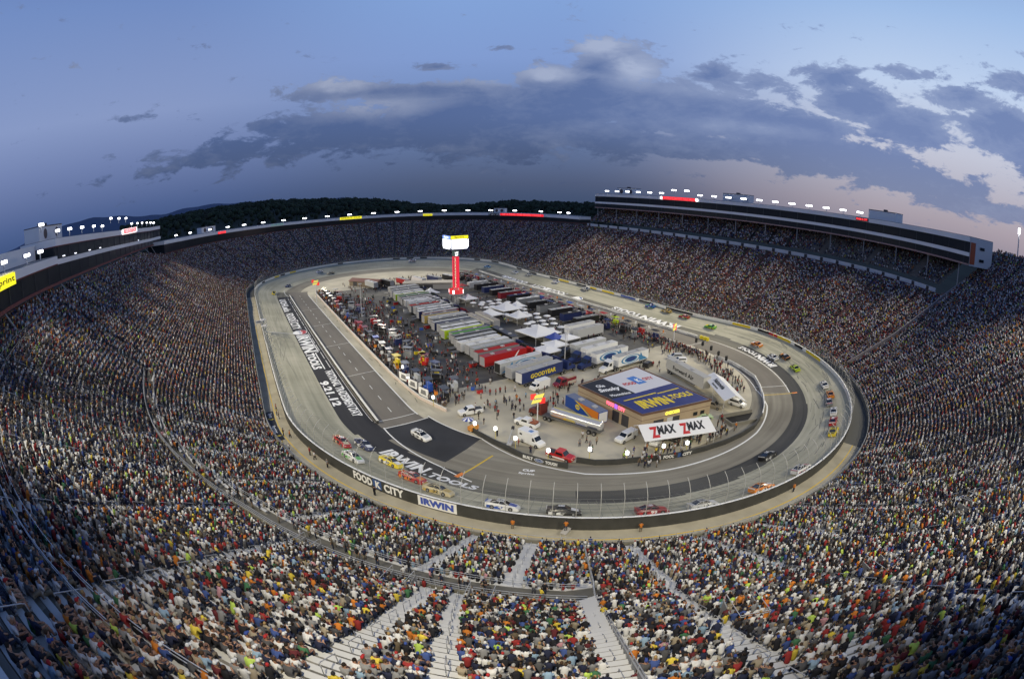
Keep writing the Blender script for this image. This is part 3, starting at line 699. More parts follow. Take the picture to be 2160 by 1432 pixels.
# upper deck and dividing wall on the back straight
UD = us(3.79, 4.9, 3.2, 128); t = thing('upper_deck', 'dark upper seating deck above a long pale parapet under the back straight tower', 'grandstand')
b = MB(); be = MB(); D0, Z0, SL = 126.4, 33.3, .72; NRU = 15
for r in range(NRU):
    d = D0+ROW*r; z = Z0+ROW*SL*r
    for p, q in zip(UD[:-1], UD[1:]):
        P = pos(p, d), pos(p, d+ROW), pos(q, d+ROW), pos(q, d)
        b.quad((*P[0], z), (*P[1], z), (*P[2], z), (*P[3], z)); b.quad((*P[1], z), (*P[1], z+ROW*SL), (*P[2], z+ROW*SL), (*P[2], z))
        be.quad((*pos(p, d+.5), z+.42), (*pos(p, d+.78), z+.42), (*pos(q, d+.78), z+.42), (*pos(q, d+.5), z+.42))
b.build('seating_deck', DECK, t); be.build('bench_rows', BLUS, t)
n = int(arclen(3.79, 4.9, 130)/13.5)
for k in range(n):
    u = 3.8+(4.89-3.8)*(k+.5)/n; hw = .7/(PI*130) if u < 4 else .7/(2*A); b = MB()
    for r in range(NRU):
        d = D0+ROW*r; z = Z0+ROW*SL*r+.02; b.quad((*pos(u-hw, d), z), (*pos(u-hw, d+ROW), z), (*pos(u+hw, d+ROW), z), (*pos(u+hw, d), z)); b.quad((*pos(u-hw, d), z-.5), (*pos(u-hw, d), z), (*pos(u+hw, d), z), (*pos(u+hw, d), z-.5))
    b.build('aisle_stair', STEP, t)
b = MB(); sweep(b, UD, lambda u: [(124.9, 30.2), (124.9, 31.9), (125.2, 31.9), (125.2, 30.2)]); b.build('parapet', M('parapet_grey', (.5, .53, .56), .6, noise=.12, scale=.15), t)
b = MB()
for k, u in enumerate(us(3.8, 4.88, 9., 125)):
    b2 = MB(); sweep(b2, us(u, u+(1.6/(PI*125) if u < 4 else 1.6/(2*A)), 1.6), lambda q: [(124.84, 30.3), (124.84, 31.85), (124.9, 31.85), (124.9, 30.3)]); b2.build('dark_panel', M('dark_panel', (.03, .03, .035), .6), t)
b = MB()
for r in range(NRU):
    d = D0+ROW*r+.6; z = Z0+ROW*SL*r; u = np.arange(3.795, 4.895, .55/(2*A)); n_ = len(u); a_ok = RNG.random(n_) < .8
    fr = ((u-3.8)/(4.89-3.8)*n) % 1; a_ok &= np.abs(fr-.5) > .055
    k = np.floor(u % 4).astype(int); f = (u % 4)-k; g = PI*f+PI; nx = np.where(k == 0, 1., np.cos(g)); ny = np.where(k == 0, 0., np.sin(g))
    CROWD.append(np.stack([d*nx, np.where(k == 0, -A+2*A*f, -A+d*ny), np.full(n_, z), nx, ny, u, np.full(n_, d), np.full(n_, 4.)], 1)[a_ok])
t = thing('dividing_wall', 'long pale sloping wall between the back straight seats and near turn seats', 'wall')
b = MB(); Ld = np.linspace(86, 139, 30)
b.loft([[(*pos(3.7702, d), zst(3.7725, min(d, 124))+(d-124 if d > 124 else 0)*.6-.5), (*pos(3.7714, d), zst(3.7725, min(d, 124))+(d-124 if d > 124 else 0)*.6-.5), (*pos(3.7714, d), zst(3.7725, min(d, 124))+(d-124 if d > 124 else 0)*.6+1.5), (*pos(3.7702, d), zst(3.7725, min(d, 124))+(d-124 if d > 124 else 0)*.6+1.5)] for d in Ld])
b.build('wall_body', M('divider', (.24, .22, .22), .7), t)

# concourse rails and walls of the near turn
nt_ = STAND['near turn']
def rail_run(name, parent, u0, u1, dfn, hs, mat=RAIL, post=2.4, r=.03, zfn=None):
    b = MB(); U = us(u0, u1, post, 102); zf = zfn or zst
    for p, q in zip(U[:-1], U[1:]):
        P, Q = (*pos(p, dfn(p)), zf(p, dfn(p))), (*pos(q, dfn(q)), zf(q, dfn(q)))
        for h in hs: b.bar((P[0], P[1], P[2]+h), (Q[0], Q[1], Q[2]+h), r, 4, cap=False)
        b.bar(P, (P[0], P[1], P[2]+max(hs)), r, 4)
    return b.build(name, mat, parent)
d1 = lambda u: prof(u)[0][1]; d2 = lambda u: prof(u)[0][2]
rail_run('concourse_rail', nt_, 2.99, 3.2985, lambda u: d1(u)-.15, (.75, 1.05))
rail_run('concourse_rail', nt_, 2.99, 3.2985, lambda u: d2(u)+.1, (.8, 1.1, 1.4), zfn=lambda u, d: zst(u, d2(u)))
b = MB(); sweep(b, us(2.99, 3.3, 2.4, 102), lambda u: [(d2(u)-.1, zst(u, d2(u))-.3), (d2(u)-.1, zst(u, d2(u))+.55), (d2(u)+.1, zst(u, d2(u))+.55), (d2(u)+.1, zst(u, d2(u))-.3)]); b.build('concourse_wall', M('stand_wall'), nt_)
rail_run('upper_rail', nt_, 3.03, 3.262, lambda u: 130.6, (.7, 1.05)); rail_run('upper_rail', nt_, 3.03, 3.25, lambda u: 131.6, (.7, 1.05))
for a in ((3.06, 3.1), (3.14, 3.178)):
    pass
t = thing('dividing_fence', 'tall grey steel mesh fence running down the near stand beside the stairs', 'fence')
b = MB(); c = MB(); Ld = np.linspace(86, 133, 36); f3 = lambda d, h, du=0.: (*pos(3.3005+du, d), zst(3.3005, d)+h)
b.loft([[f3(d, -.2), f3(d, -.2, .0004), f3(d, 1.25, .0004), f3(d, 1.25)] for d in Ld]); b.build('fence_panel', M('fence_panel', (.2, .2, .195), .55, noise=.2, scale=.7), t)
for p, q in zip(Ld[:-1], Ld[1:]):
    c.bar(f3(p, 1.3), f3(q, 1.3), .05, 5, cap=False); c.bar(f3(p, 1.65), f3(q, 1.65), .035, 5, cap=False); c.bar(f3(p, 0), f3(p, 1.7), .04, 5)
c.build('fence_rail', RAIL, t)
POR = [(3.2695, 104.6, 'R A', 'square stairwell opening marked R A beside the main stairs'), (3.2455, 104.4, 'C B', 'square stairwell opening marked C B above the wide stairs'), (3.209, 103.6, 'S B', 'square stairwell opening marked S B further left along the concourse'),
       (3.326, 113.5, '75', 'stairwell opening with orange sign 75 right of the dividing fence'), (3.3655, 113., '73', 'stairwell opening with dull sign board right of the orange one'), (3.42, 112.5, '71', 'stairwell opening farthest right among the near seats'), (3.3, 89., '', '')]
DARK = M('opening_shade', (.012, .012, .012), .9)
for (u, d, s, lab) in POR[:6]:
    z = zst(u, d); x, y = pos(u, d); n = nrm(u); t = thing('stairwell', lab, 'stairwell', (x, y, z), math.atan2(n[1], n[0])-PI/2)
    # local: y outward (up the stand), x to the right of a viewer looking at the track reversed
    b = MB(); b.box((-1.2, -.4, -.6), (-1.1, 2.4, 1.35)); b.build('side_wall', M('fence_panel', (.2, .2, .195), .55, noise=.2, scale=.7), t); b = MB(); b.box((1.1, -.4, -.6), (1.2, 2.4, 1.35)); b.build('side_wall', M('fence_panel', (.2, .2, .195), .55, noise=.2, scale=.7), t)
    b = MB(); b.box((-1.15, 2.2, .2), (1.15, 2.35, 2.3)); b.build('sign_board', M('sign_brown', (.16, .1, .05), .6) if s[0] in 'RCS' else M('sign_orange', (.75, .25, .03), .5), t)
    b = MB(); b.box((-1.1, -.4, .06), (1.1, 2.2, .1)); b.build('stair_floor', STEP, t)
    b = MB(); word(b, s, lambda X, Y: (.8-X, 2.38, 1.6+Y), 1.6, .5, bold=.04); b.build('sign_lettering', LW, t)
    b = MB()
    for xx in (-1.15, 1.15): b.path([(xx, -.4, 1.3), (xx, -.4, 2.), (xx, 2.4, 2.5), (xx, 2.4, 1.3)], .03, 5)
    for h in (2.4, 2.6): b.bar((-1.15, 2.4, h), (1.15, 2.4, h), .03, 5)
    b.build('guard_rail', RAIL, t)

# ------------------------------------------------------------------ towers and suites
GLS = M('suite_glass', (.014, .018, .021), .3, spec=.3); TWH = M('tower_white', (.8, .8, .78), .6, noise=.06, scale=.05); TRD = M('tower_red', (.17, .05, .04), .6); ROOF = M('roof_grey', (.2, .2, .2), .8); MUL = M('mullion', (.07, .075, .08), .5)
def band(parent, name, U, d0, d1, z0, z1, mat, inset=0.):
    b = MB(); sweep(b, U, lambda u: [(d0(u) if callable(d0) else d0, z0(u)), (d1, z0(u)), (d1, z1(u)), (d0(u) if callable(d0) else d0, z1(u))]); return b.build(name, mat, parent)
C = lambda v: (lambda u: v)
def tower(name, label, U, dfr, dbk, lv, end=True, mull=8.2):
    """lv: list of (part name, z0(u), z1(u), material, setback) from the bottom up."""
    t = thing(name, label, 'suite tower')
    for (pn, z0, z1, m, sb_) in lv: band(t, pn, U, dfr+sb_, dbk, z0, z1, m)
    return t
UR = us(3.757, 4.885, 4., 129)
tR = tower('suite_tower', 'long two storey white and glass suite tower over the back straight', UR, 129., 141., [('bottom_beam', C(42.2), C(42.75), M('beam_pinkish', (.34, .22, .2), .6), -.1), ('glass_band', C(42.76), C(45.05), GLS, .25), ('white_band', C(45.06), C(46.3), TWH, -.05), ('glass_band', C(46.31), C(49.7), GLS, .25), ('parapet', C(49.71), C(51.35), TWH, -.1), ('roof', C(51.36), C(51.5), ROOF, .05)])
for u in us(3.765, 4.88, 9.4, 129):
    for z0, z1 in ((42.8, 45.), (46.35, 49.65)): b = MB(); b.bar((*pos(u, 129.2), z0), (*pos(u, 129.2), z1), .1, 4); b.build('mullion', MUL, tR)
for u in us(3.772, 4.87, 18.8, 129):
    b = MB(); b.bar((*pos(u, 129.6), 34.), (*pos(u, 129.6), 42.2), .22, 6); b.build('support_column', M('column_grey', (.3, .31, .31), .6), tR)
n = nrm(3.757); tdir = (n[1], -n[0])   # near end wall with its red edge and two windows
def endq(d0, d1, z0, z1, off): return [(pos(3.757, d0)[0]+tdir[0]*off*-1*0+(pos(3.7565-off*.0025, d0)[0]-pos(3.757, d0)[0]), pos(3.7565-off*.0025, d0)[1], z0), (*pos(3.7565-off*.0025, d1), z0), (*pos(3.7565-off*.0025, d1), z1), (*pos(3.7565-off*.0025, d0), z1)]
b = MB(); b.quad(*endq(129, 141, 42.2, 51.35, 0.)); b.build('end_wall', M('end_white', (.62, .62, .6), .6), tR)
b = MB(); b.quad(*endq(129.1, 131.6, 42.8, 49.7, .3)); b.build('red_panel', M('panel_orange', (.42, .1, .04), .6), tR)
for z in (44., 47.8):
    b = MB(); b.quad(*endq(134, 136.4, z, z+.9, .3)); b.build('end_window', GLS, tR)

UL = us(1.947, 3.07, 4., 134.5); lz = lambda a, c: (lambda u: a+(c-a)*(u-1.947)/(2.9-1.947))
ULa = [u for u in UL if u <= 2.905]; ULb = [u for u in UL if u >= 2.895]
tL = thing('suite_tower', 'white and dark glass suite tower with stepped roof along the front straight', 'suite tower')
for (pn, U, z0, z1, m, d0) in (('bottom_beam', UL, lz(37., 38.6), lz(37.5, 39.2), TRD, 134.3), ('glass_band', UL, lz(37.51, 39.21), lz(39.3, 43.2), GLS, 134.8), ('white_band', ULa, lz(39.4, 43.25), lz(40.7, 44.5), TWH, 134.4), ('glass_band', ULa, lz(40.75, 44.55), lz(44.6, 47.5), GLS, 134.8),
                               ('red_trim', ULa, lz(44.55, 47.5), lz(44.8, 47.75), TRD, 134.35), ('parapet', ULa, lz(44.81, 47.76), lz(46.5, 49.55), TWH, 134.4), ('roof', ULa, lz(46.51, 49.56), lz(46.6, 49.65), ROOF, 134.7),
                               ('red_trim', ULb, C(43.2), C(43.5), TRD, 134.3), ('white_band', ULb, C(43.52), C(45.3), TWH, 134.2), ('roof', ULb, C(45.31), C(45.45), ROOF, 134.5), ('upper_wall', us(2.905, 3.03, 4, 138), C(45.5), C(49.), TWH, 141.)):
    band(tL, pn, U, d0, 146., z0, z1, m)
for u in us(1.96, 3.06, 9., 134): b = MB(); b.bar((*pos(u, 134.6), lz(37.5, 39.3)(u)), (*pos(u, 134.6), lz(44.5, 47.4)(u) if u < 2.9 else 43.2), .09, 4); b.build('mullion', MUL, tL)
for u in us(2.0, 3.05, 18, 134):
    b = MB(); b.bar((*pos(u, 132.), zst(u, 132.)), (*pos(u, 134.9), lz(37., 38.6)(u)), .2, 6); b.build('support_column', M('column_grey'), tL)
for u in (2.62, 2.7, 2.79, 2.855, 2.2):   # a few suite lights left on
    b = MB(); sweep(b, us(u, u+.012, 1), lambda q: [(134.74, lz(40.9, 44.9)(q)), (134.74, lz(41.15, 45.1)(q)), (134.79, lz(41.15, 45.1)(q)), (134.79, lz(40.9, 44.9)(q))]); b.build('suite_light', M('suite_lamp', (.9, .92, 1.), emit=3.), tL)

UF = us(.975, 1.985, 4., 128); ft = lambda u: float(np.interp(u, [.97, 1.3, 1.55, 1.75, 1.9, 2.], [35.5, 35.6, 35.8, 36.6, 37.4, 38.6])); fb = lambda u: float(np.interp(u, [.97, 1.2, 1.55, 1.75, 1.9, 2.], [30.9, 29.9, 30.2, 29.9, 30.5, 31.4]))
tF = thing('suite_tower', 'low white roofed row of suites curving behind the far turn', 'suite tower')
for (pn, z0, z1, m, d0) in (('bottom_beam', lambda u: fb(u)-.1, lambda u: fb(u)+.35, TRD, 127.9), ('glass_band', lambda u: fb(u)+.36, lambda u: ft(u)-1.95, GLS, 128.3), ('parapet', lambda u: ft(u)-1.9, ft, TWH, 128.), ('roof', lambda u: ft(u)+.01, lambda u: ft(u)+.12, ROOF, 128.3)):
    band(tF, pn, UF, d0, 138., z0, z1, m)

# lit signs on the parapets
LED = M('led_red', (.9, .03, .04), emit=2.2, ecol=(1, .06, .07)); LEDB = M('led_board_red', (.6, .01, .02), emit=.9, ecol=(1, .02, .03)); LEDY = M('led_yellow', (.9, .8, .02), emit=1., ecol=(.95, .85, .02)); LEDW = M('led_white', (.9, .9, .9), emit=2.4, ecol=(1, 1, 1))
def lsign(label, u0, u1, d, z0, z1, board, text=None, tmat=None, deco=None):
    t = thing('lit_sign', label, 'sign'); b = MB(); U = us(u0, u1, 4, d)
    sweep(b, U, lambda u: [(d-.3, z0), (d, z0), (d, z1), (d-.3, z1)]); b.build('sign_board', board, t)
    if text:
        L = arclen(u0, u1, d); b = MB(); f = lambda X, Y: (*pos(u1-X*(u1-u0)/L, d-.36), z0+Y) 
        word(b, text, f, L*.9, (z1-z0)*.62, x0=L*.05, y0=(z1-z0)*.19, bold=.02); b.build('sign_lettering', tmat, t)
    return t
t = lsign('wide red lit sign with white end discs on the back straight tower', .376, .524, 128.8, 49.9, 51.5, LEDB, "WORLD'S FASTEST HALF MILE", LED)
for u in (.372, .528):
    b = MB(); x, y = pos(u, 128.4); b.bar((x, y, 50.7), (x+.3, y, 50.7), .85, 12); b.build('end_disc', LEDW, t)
lsign('short red lit supermarket sign near the close end of the back straight tower', 3.903, 3.92, 128.8, 49.9, 51.2, PAN_C['k'], 'FOOD K CITY', LED)
lsign('long red lit message board on the far turn suites', 1.081, 1.178, 127.9, 33.8, 35.3, LEDB, 'BE A FAN: THE IRWIN TOOLS', LED)
lsign('black lettered panel beside the long red board on the far turn suites', 1.182, 1.203, 127.9, 33.8, 35.3, PAN_C['k'], 'Ford', LW)
lsign('small yellow and black sign on the far turn suites behind the scoreboard', 1.32, 1.338, 127.9, 33.7, 35.2, LEDY, 'GOODYEAR', PAN_C['k'])
lsign('large yellow and black sign on the far turn suites', 1.463, 1.507, 127.9, 34.2, 36., LEDY, 'SPRINT CUP', PAN_C['k'])
lsign('pale green sign on the left part of the far turn suites', 1.628, 1.655, 127.9, 34.8, 36., M('led_green', (.3, .5, .42), emit=.3), 'FOOD CITY', M('sign_blue'))
lsign('small red lit sign at the left end of the far turn suites', 1.765, 1.785, 127.9, 35., 36.3, LEDB, 'IRWIN', LED)
t = lsign('red lit sign in a white frame on the front straight tower', 2.238, 2.42, 134.3, 46.3, 48.2, LEDW, None); b = MB(); sweep(b, us(2.25, 2.408, 4, 134), lambda u: [(133.9, 46.4), (134.0, 46.4), (134.0, 48.1), (133.9, 48.1)]); b.build('red_panel', LED, t)
b = MB(); f = lambda X, Y: (*pos(2.405-X*.157/26., 133.8), 46.7+Y); word(b, 'BRISTOL', f, 22, 1.2, x0=2); b.build('sign_lettering', M('led_pale', (.9, .5, .5), emit=1.5, ecol=(1, .5, .5)), t)
lsign('yellow lit sign on the lower roof of the front straight tower', 3.033, 3.068, 134.1, 42.9, 45.1, LEDY, 'Sprint', PAN_C['k'])

# penthouses on the roofs
def penthouse(label, u0, u1, d0, d1, z0, z1, round_=False):
    t = thing('roof_block', label, 'roof block'); b = MB(); sweep(b, us(u0, u1, 3, d0), lambda u: [(d0, z0), (d1, z0), (d1, z1), (d0, z1)]); b.build('block_body', TWH, t)
    b = MB(); sweep(b, us(u0, u1, 3, d0), lambda u: [(d0-.15, z1), (d1+.1, z1), (d1+.1, z1+.25), (d0-.15, z1+.25)]); b.build('block_roof', M('roof_edge', (.12, .11, .11), .7), t)
    um = (u0+u1)/2
    if round_:
        for du in (-.25, .25):
            b = MB(); x, y = pos(um+du*(u1-u0), d0-.1); n = nrm(um); b.bar((x, y, (z0+z1)/2), (x+n[0]*.3, y+n[1]*.3, (z0+z1)/2), (z1-z0)*.36, 14); b.build('round_emblem', M('emblem_dark', (.13, .1, .09), .7), t)
    b = MB(); x, y = pos(um, (d0+d1)/2); b.box((x-.8, y-.8, z1+.25), (x+.8, y+.8, z1+1.)); b.build('air_unit', M('unit_dark', (.08, .08, .085), .7), t)
penthouse('roof block with two round emblems at the far end of the back tower', .69, .79, 134, 139, 51.5, 55.4, True)
penthouse('plain pale roof block midway along the back straight tower', .19, .29, 134, 139, 51.5, 55.3)
penthouse('plain pale roof block near the close end of the back tower', 3.875, 3.912, 134, 139, 51.5, 55.1)
penthouse('pale roof block with dark round emblems on the front straight tower', 2.78, 2.895, 140, 145, 49.6, 53.2, True)
penthouse('small emblem block on the left end of the far suites', 1.778, 1.815, 133, 137, 37., 40.8, True)
penthouse('small white block on the roof of the far suites', 1.176, 1.198, 133, 137, 35.6, 39., True)

# ------------------------------------------------------------------ floodlights
LAMP = M('lamp_glow', (1, 1, 1), emit=9., ecol=(.95, .96, 1.)); LAMP.cycles.emission_sampling = 'NONE'
POLE = M('lamp_pole', (.55, .55, .55), .5)
fl0 = thing('floodlight', 'x', 'floodlight', group='floodlights along the stadium roofs')
b = MB(); b.bar((0, 0, 0), (0, 0, 1.5), .16, 6); b.build('pole', POLE, fl0)
b = MB(); b.box((-1.75, -.15, 1.5), (1.75, .35, 2.2)); b.build('lamp_housing', M('lamp_housing', (.4, .4, .42), .5), fl0)
b = MB()
for k in range(5): b.box((-1.68+k*.68, -.28, 1.55), (-1.08+k*.68, -.16, 2.15))
b.build('lamp_face', LAMP, fl0)
LAMPS = []
def flood(u, d, z, label, lit=None, first=[True], h=0.):
    n = nrm(u); x, y = pos(u, d); rz = math.atan2(n[1], n[0])-PI/2
    if first[0]: first[0] = False; o = fl0; o.location = (x, y, z); o.rotation_euler = (0, 0, rz); o['label'] = label
    else: o = dup(fl0, (x, y, z), rz, label)
    LAMPS.append((u, d, z+1.8))
for i in range(19):
    u = .833-.0575*i; u = u if u >= 0 else 4+u*(2*A)/(PI*132); hi = i in (6, 7)
    flood(u, 132, 51.5+(2 if hi else 0), '%s floodlight from the far end of the back straight tower roof%s' % (nth(i), ', raised higher' if hi else ''))
for i, u in enumerate((1.905, 1.856, 1.798, 1.752, 1.712, 1.668, 1.623, 1.578, 1.531, 1.486, 1.438, 1.391, 1.345, 1.297, 1.249, 1.202, 1.151, 1.093, 1.049, 1.027)):
    flood(u, 131, ft(u)+.1, '%s floodlight from the left on the roof of the far turn suites' % nth(i))
for i, (u, zz) in enumerate(((2.927, 53.6), (2.853, 51.6), (2.786, 51.6), (2.709, 51.5), (2.624, 51.3), (2.554, 50.9), (2.472, 53.3), (2.387, 53.), (2.303, 52.8), (2.231, 50.2), (2.147, 50.), (2.071, 49.8), (1.995, 49.6), (1.973, 49.3), (1.958, 48.9))):
    flood(u, 137, zz-2., '%s floodlight from the near end of the front straight tower roof' % nth(i))
for i, u in enumerate((3.033, 2.999, 2.945)): flood(u, 136.5, 45.5, '%s floodlight on the lower roof of the front straight tower' % ('nearest', 'middle', 'farthest')[i])
t = thing('light_mast', 'tall mast with floodlight standing behind the crowd beyond the back tower', 'floodlight', (116., -190., 30.))
b = MB(); b.bar((0, 0, -31), (0, 0, 26.7), .25, 6); b.build('pole', POLE, t); b = MB(); b.box((-1.6, -.4, 26.7), (1.6, .4, 28.7)); b.build('lamp_face', LAMP, t)
LT = []
def spot(u, d, z, tgt, P, colr=(1., .9, .68), size=70, blend=1.):
    l = bpy.data.lights.new('floodlight_beam', 'SPOT'); l.energy = P; l.spot_size = math.radians(size); l.spot_blend = blend; l.shadow_soft_size = 1.2; l.color = colr
    o = link('floodlight_beam', l); p = Vector((*pos(u, d), z)); o.location = p; o.rotation_euler = (Vector(tgt)-p).to_track_quat('-Z', 'Y').to_euler(); LT.append(o)
PW = 150000.
for u in np.linspace(.75, 0.0, 6): spot(u, 128.6, 57.5, (*pos(u, 62), 0), PW)
for u in (3.9, 3.8): spot(u, 128.6, 57.5, (*pos(u, 62), 0), PW)
for u in np.linspace(1.05, 1.92, 8): spot(u, 127., 43.5, (*pos(u, 18), 0), PW*.9, size=50)
for u in np.linspace(2.05, 2.9, 6): spot(u, 133, 57.5, (*pos(u, 62), 0), PW)
for u in np.linspace(3.05, 3.62, 6): spot(u, 138, 62., (*pos(u, 70), 0), PW*.72, size=88)

# ------------------------------------------------------------------ hills and far woods
def hills(name, az0, az1, r0, r1, fn, mat, n=140, m=10):
    V = []; F = []
    for i in range(n+1):
        az = math.radians(az0+(az1-az0)*i/n); top = fn(math.degrees(az))
        for j in range(m+1):
            f = j/m; r = r0+(r1-r0)*f; V.append((CAM[0]+r*math.sin(az), CAM[1]+r*math.cos(az), -1.+(top+1)*sm(f)))
    for i in range(n):
        for j in range(m): k = i*(m+1)+j; F.append((k, k+1, k+m+2, k+m+1))
    me = bpy.data.meshes.new(name); me.from_pydata(V, [], F); me.materials.append(mat); me.polygons.foreach_set('use_smooth', [True]*len(F)); o = link(name, me); return tag(o, kind='structure')
def ridge(az):
    e = lerp(az, [-60, -12, -9, -4.7, -1.3, 3.1, 10.6, 14.9, 19.1, 24.5, 27, 30.8, 36, 39.8, 60, 75, 90, 120], [.1, .3, .45, .68, .82, .88, .48, .25, -.42, -.95, -.7, -.42, -.5, -.5, -.6, -.2, .5, .5])
    return CAM[2]+1000*math.tan(math.radians(e+.04*math.sin(az*2.1)+.03*math.sin(az*5.3+1)))-9
hills('hills', -60, 125, 420, 1000, ridge, M('wooded_slope', (.014, .022, .013), .95, noise=.5, scale=.03))
def peak(az):
    e = lerp(az, [-75, -40, -29, -26.7, -23, -20, -17, -14.8, -11, -9, -7, -4, 0, 10], [-.6, -.6, -.1, .42, 1.05, 1.55, 1.62, 1.4, .85, .72, .95, 1.12, .9, .4])
    return CAM[2]+5200*math.tan(math.radians(e+.06*math.sin(az*1.7)))
hills('mountains', -75, 12, 3200, 5200, peak, M('mountain_haze_blue', (.05, .085, .16), .95, noise=.15, scale=.002))  # blue of the distance haze is put into the base colour
f = MB(); rr = random.Random(5)
for k in range(5200):   # tree crowns along the ridge and slope: rounded tops, a few narrow conifers
    az = math.radians(rr.uniform(-14, 44)); q = 1-abs(rr.gauss(0, .22)); q = max(.25, q); r = 420+580*q
    z = -1+(ridge(math.degrees(az))+1)*sm(q); h = rr.uniform(3.2, 9.5); wd = h*rr.uniform(.35, .6); x, y = CAM[0]+r*math.sin(az), CAM[1]+r*math.cos(az)
    if rr.random() < .2: f.bar((x, y, z-1), (x, y, z+h*1.25), wd*.45, 6, 0, r2=.1)
    else: f.ball((x, y, z+h*.55), wd, 6, 4, 0, (1, 1, h/wd*.5))
tag(f.build('forest', M('tree_leaf', (.018, .03, .015), .95, noise=.75, scale=.06)), kind='stuff')
# ------------------------------------------------------------------ people
SHIRTS = [((.55, .55, .55), 24, 'white'), ((.018, .018, .022), 18, 'black'), ((.2, .2, .205), 13, 'grey'), ((.02, .024, .05), 11, 'navy'), ((.24, .03, .03), 6.8, 'red'), ((.045, .075, .22), 6.5, 'blue'), ((.075, .075, .08), 9, 'charcoal'), ((.5, .17, .03), 3.6, 'orange'), ((.55, .43, .06), 2.6, 'yellow'), ((.05, .14, .07), 3.2, 'green'),
          ((.38, .52, .1), 1.8, 'lime'), ((.27, .23, .17), 5, 'tan'), ((.22, .32, .43), 3.5, 'azure'), ((.1, .022, .027), 4, 'maroon'), ((.42, .22, .25), 1.2, 'pink'), ((.12, .095, .065), 3.5, 'brown')]
CAPS = [((.02, .015, .012), 24, 'black hair', 0), ((.06, .035, .02), 26, 'brown hair', 0), ((.3, .2, .09), 8, 'fair hair', 0), ((.3, .29, .27), 6, 'grey hair', 0), ((.55, .55, .54), 10, 'white cap', 1), ((.02, .02, .024), 12, 'black cap', 1), ((.35, .03, .03), 5, 'red cap', 1), ((.04, .07, .25), 4, 'blue cap', 1), ((.3, .27, .2), 3, 'tan cap', 1)]
SKINS = [(.34, .19, .125), (.4, .24, .165), (.28, .15, .095), (.16, .085, .055)]
PANTS = [((.03, .038, .065), 'jeans'), ((.17, .14, .1), 'khaki'), ((.02, .02, .024), 'black'), ((.07, .075, .09), 'grey')]
cdf = lambda L: np.cumsum([x[1] for x in L])/sum(x[1] for x in L)
def cmat(): 
    m = M('crowd_cloth', (.5, .5, .5), .85); nt = m.node_tree
    if not any(n.type == 'ATTRIBUTE' for n in nt.nodes):
        a = nt.nodes.new('ShaderNodeAttribute'); a.attribute_name = 'tint'; nt.links.new(a.outputs['Color'], nt.nodes['Principled BSDF'].inputs['Base Color']); nt.nodes['Principled BSDF'].inputs['Specular IOR Level'].default_value = .15
    return m
def template(lod, pose=0):
    """Seated figure; local x right, y forward (towards the track), z up from the tread. Returns verts, faces, colour slot per vertex."""
    b = MB(); sl = []
    def mark(s): sl.extend([s]*(len(b.v)-len(sl)))
    if lod == 3:
        b.add([(-.23, -.08, .4), (.23, -.08, .4), (.23, .2, .42), (-.23, .2, .42), (-.19, .0, 1.06), (.19, .0, 1.06), (.19, .17, 1.06), (-.19, .17, 1.06)], [(0, 1, 5, 4), (1, 2, 6, 5), (2, 3, 7, 6), (3, 0, 4, 7), (4, 5, 6, 7)]); mark(0)
        b.add([(-.1, .03, 1.05), (.1, .03, 1.05), (.1, .23, 1.05), (-.1, .23, 1.05)], []); mark(1)
        b.add([(-.1, .01, 1.3), (.1, .01, 1.3), (.09, .2, 1.32), (-.09, .2, 1.32)], [(8, 9, 13, 12), (9, 10, 14, 13), (10, 11, 15, 14), (11, 8, 12, 15), (12, 13, 14, 15)] if False else []); mark(2)
        b.f += [(8, 9, 13, 12), (9, 10, 14, 13), (10, 11, 15, 14), (11, 8, 12, 15), (12, 13, 14, 15)]; b.m += [0]*5
        b.add([(-.2, .1, .58), (.2, .1, .58), (.18, .5, .52), (-.18, .5, .52), (-.18, .5, .05), (.18, .5, .05)], [(0, 1, 2, 3), (3, 2, 5, 4)]); mark(3)
        return np.array(b.v), b.f, np.array(sl)
    n = 8 if lod == 1 else 6
    lean = (0., .14, .05)[pose]
    ring = lambda y, z, rx, ry: [(rx*math.cos(2*PI*i/n), y+ry*math.sin(2*PI*i/n), z) for i in range(n)]
    b.loft([ring(.0, .4, .19, .15), ring(.02, .62, .185, .14), ring(.04+lean*.6, .86, .21, .135), ring(.05+lean, 1.02, .2, .11), ring(.07+lean, 1.1, .08, .07)]); mark(0)
    hy = .1+lean*1.15
    b.ball((0, hy+.02, 1.2), .098, n, 4 if lod == 2 else 5, 0, (.9, 1., 1.2)); mark(1)
    b.ball((0, hy-.005, 1.235), .108, n, 4, 0, (.95, 1.02, 1.0)); mark(2)
    for s in (-1, 1):
        if lod == 1:
            e = [(s*.21, .04+lean, 1.0), (s*.27, .12+lean*.6, .76), (s*(.13 if pose else .2), .36, .62)]
            if pose == 2 and s > 0: e = [(.21, .1, 1.0), (.3, .28, .86), (.16, .36, 1.12)]
            b.bar(e[0], e[1], .062, 6, r2=.05); mark(0); b.bar(e[1], e[2], .045, 6, r2=.035); mark(1)
        b.bar((s*.1, .08, .5), (s*.14, .48, .52), .09, 5, r2=.07); mark(3)
        b.bar((s*.14, .47, .52), (s*.14, .5, .06), .065, 5, r2=.045); mark(3)
        if lod == 1: b.box((s*.14-.05, .44, .0), (s*.14+.05, .68, .09)); mark(4)
    return np.array(b.v), b.f, np.array(sl)
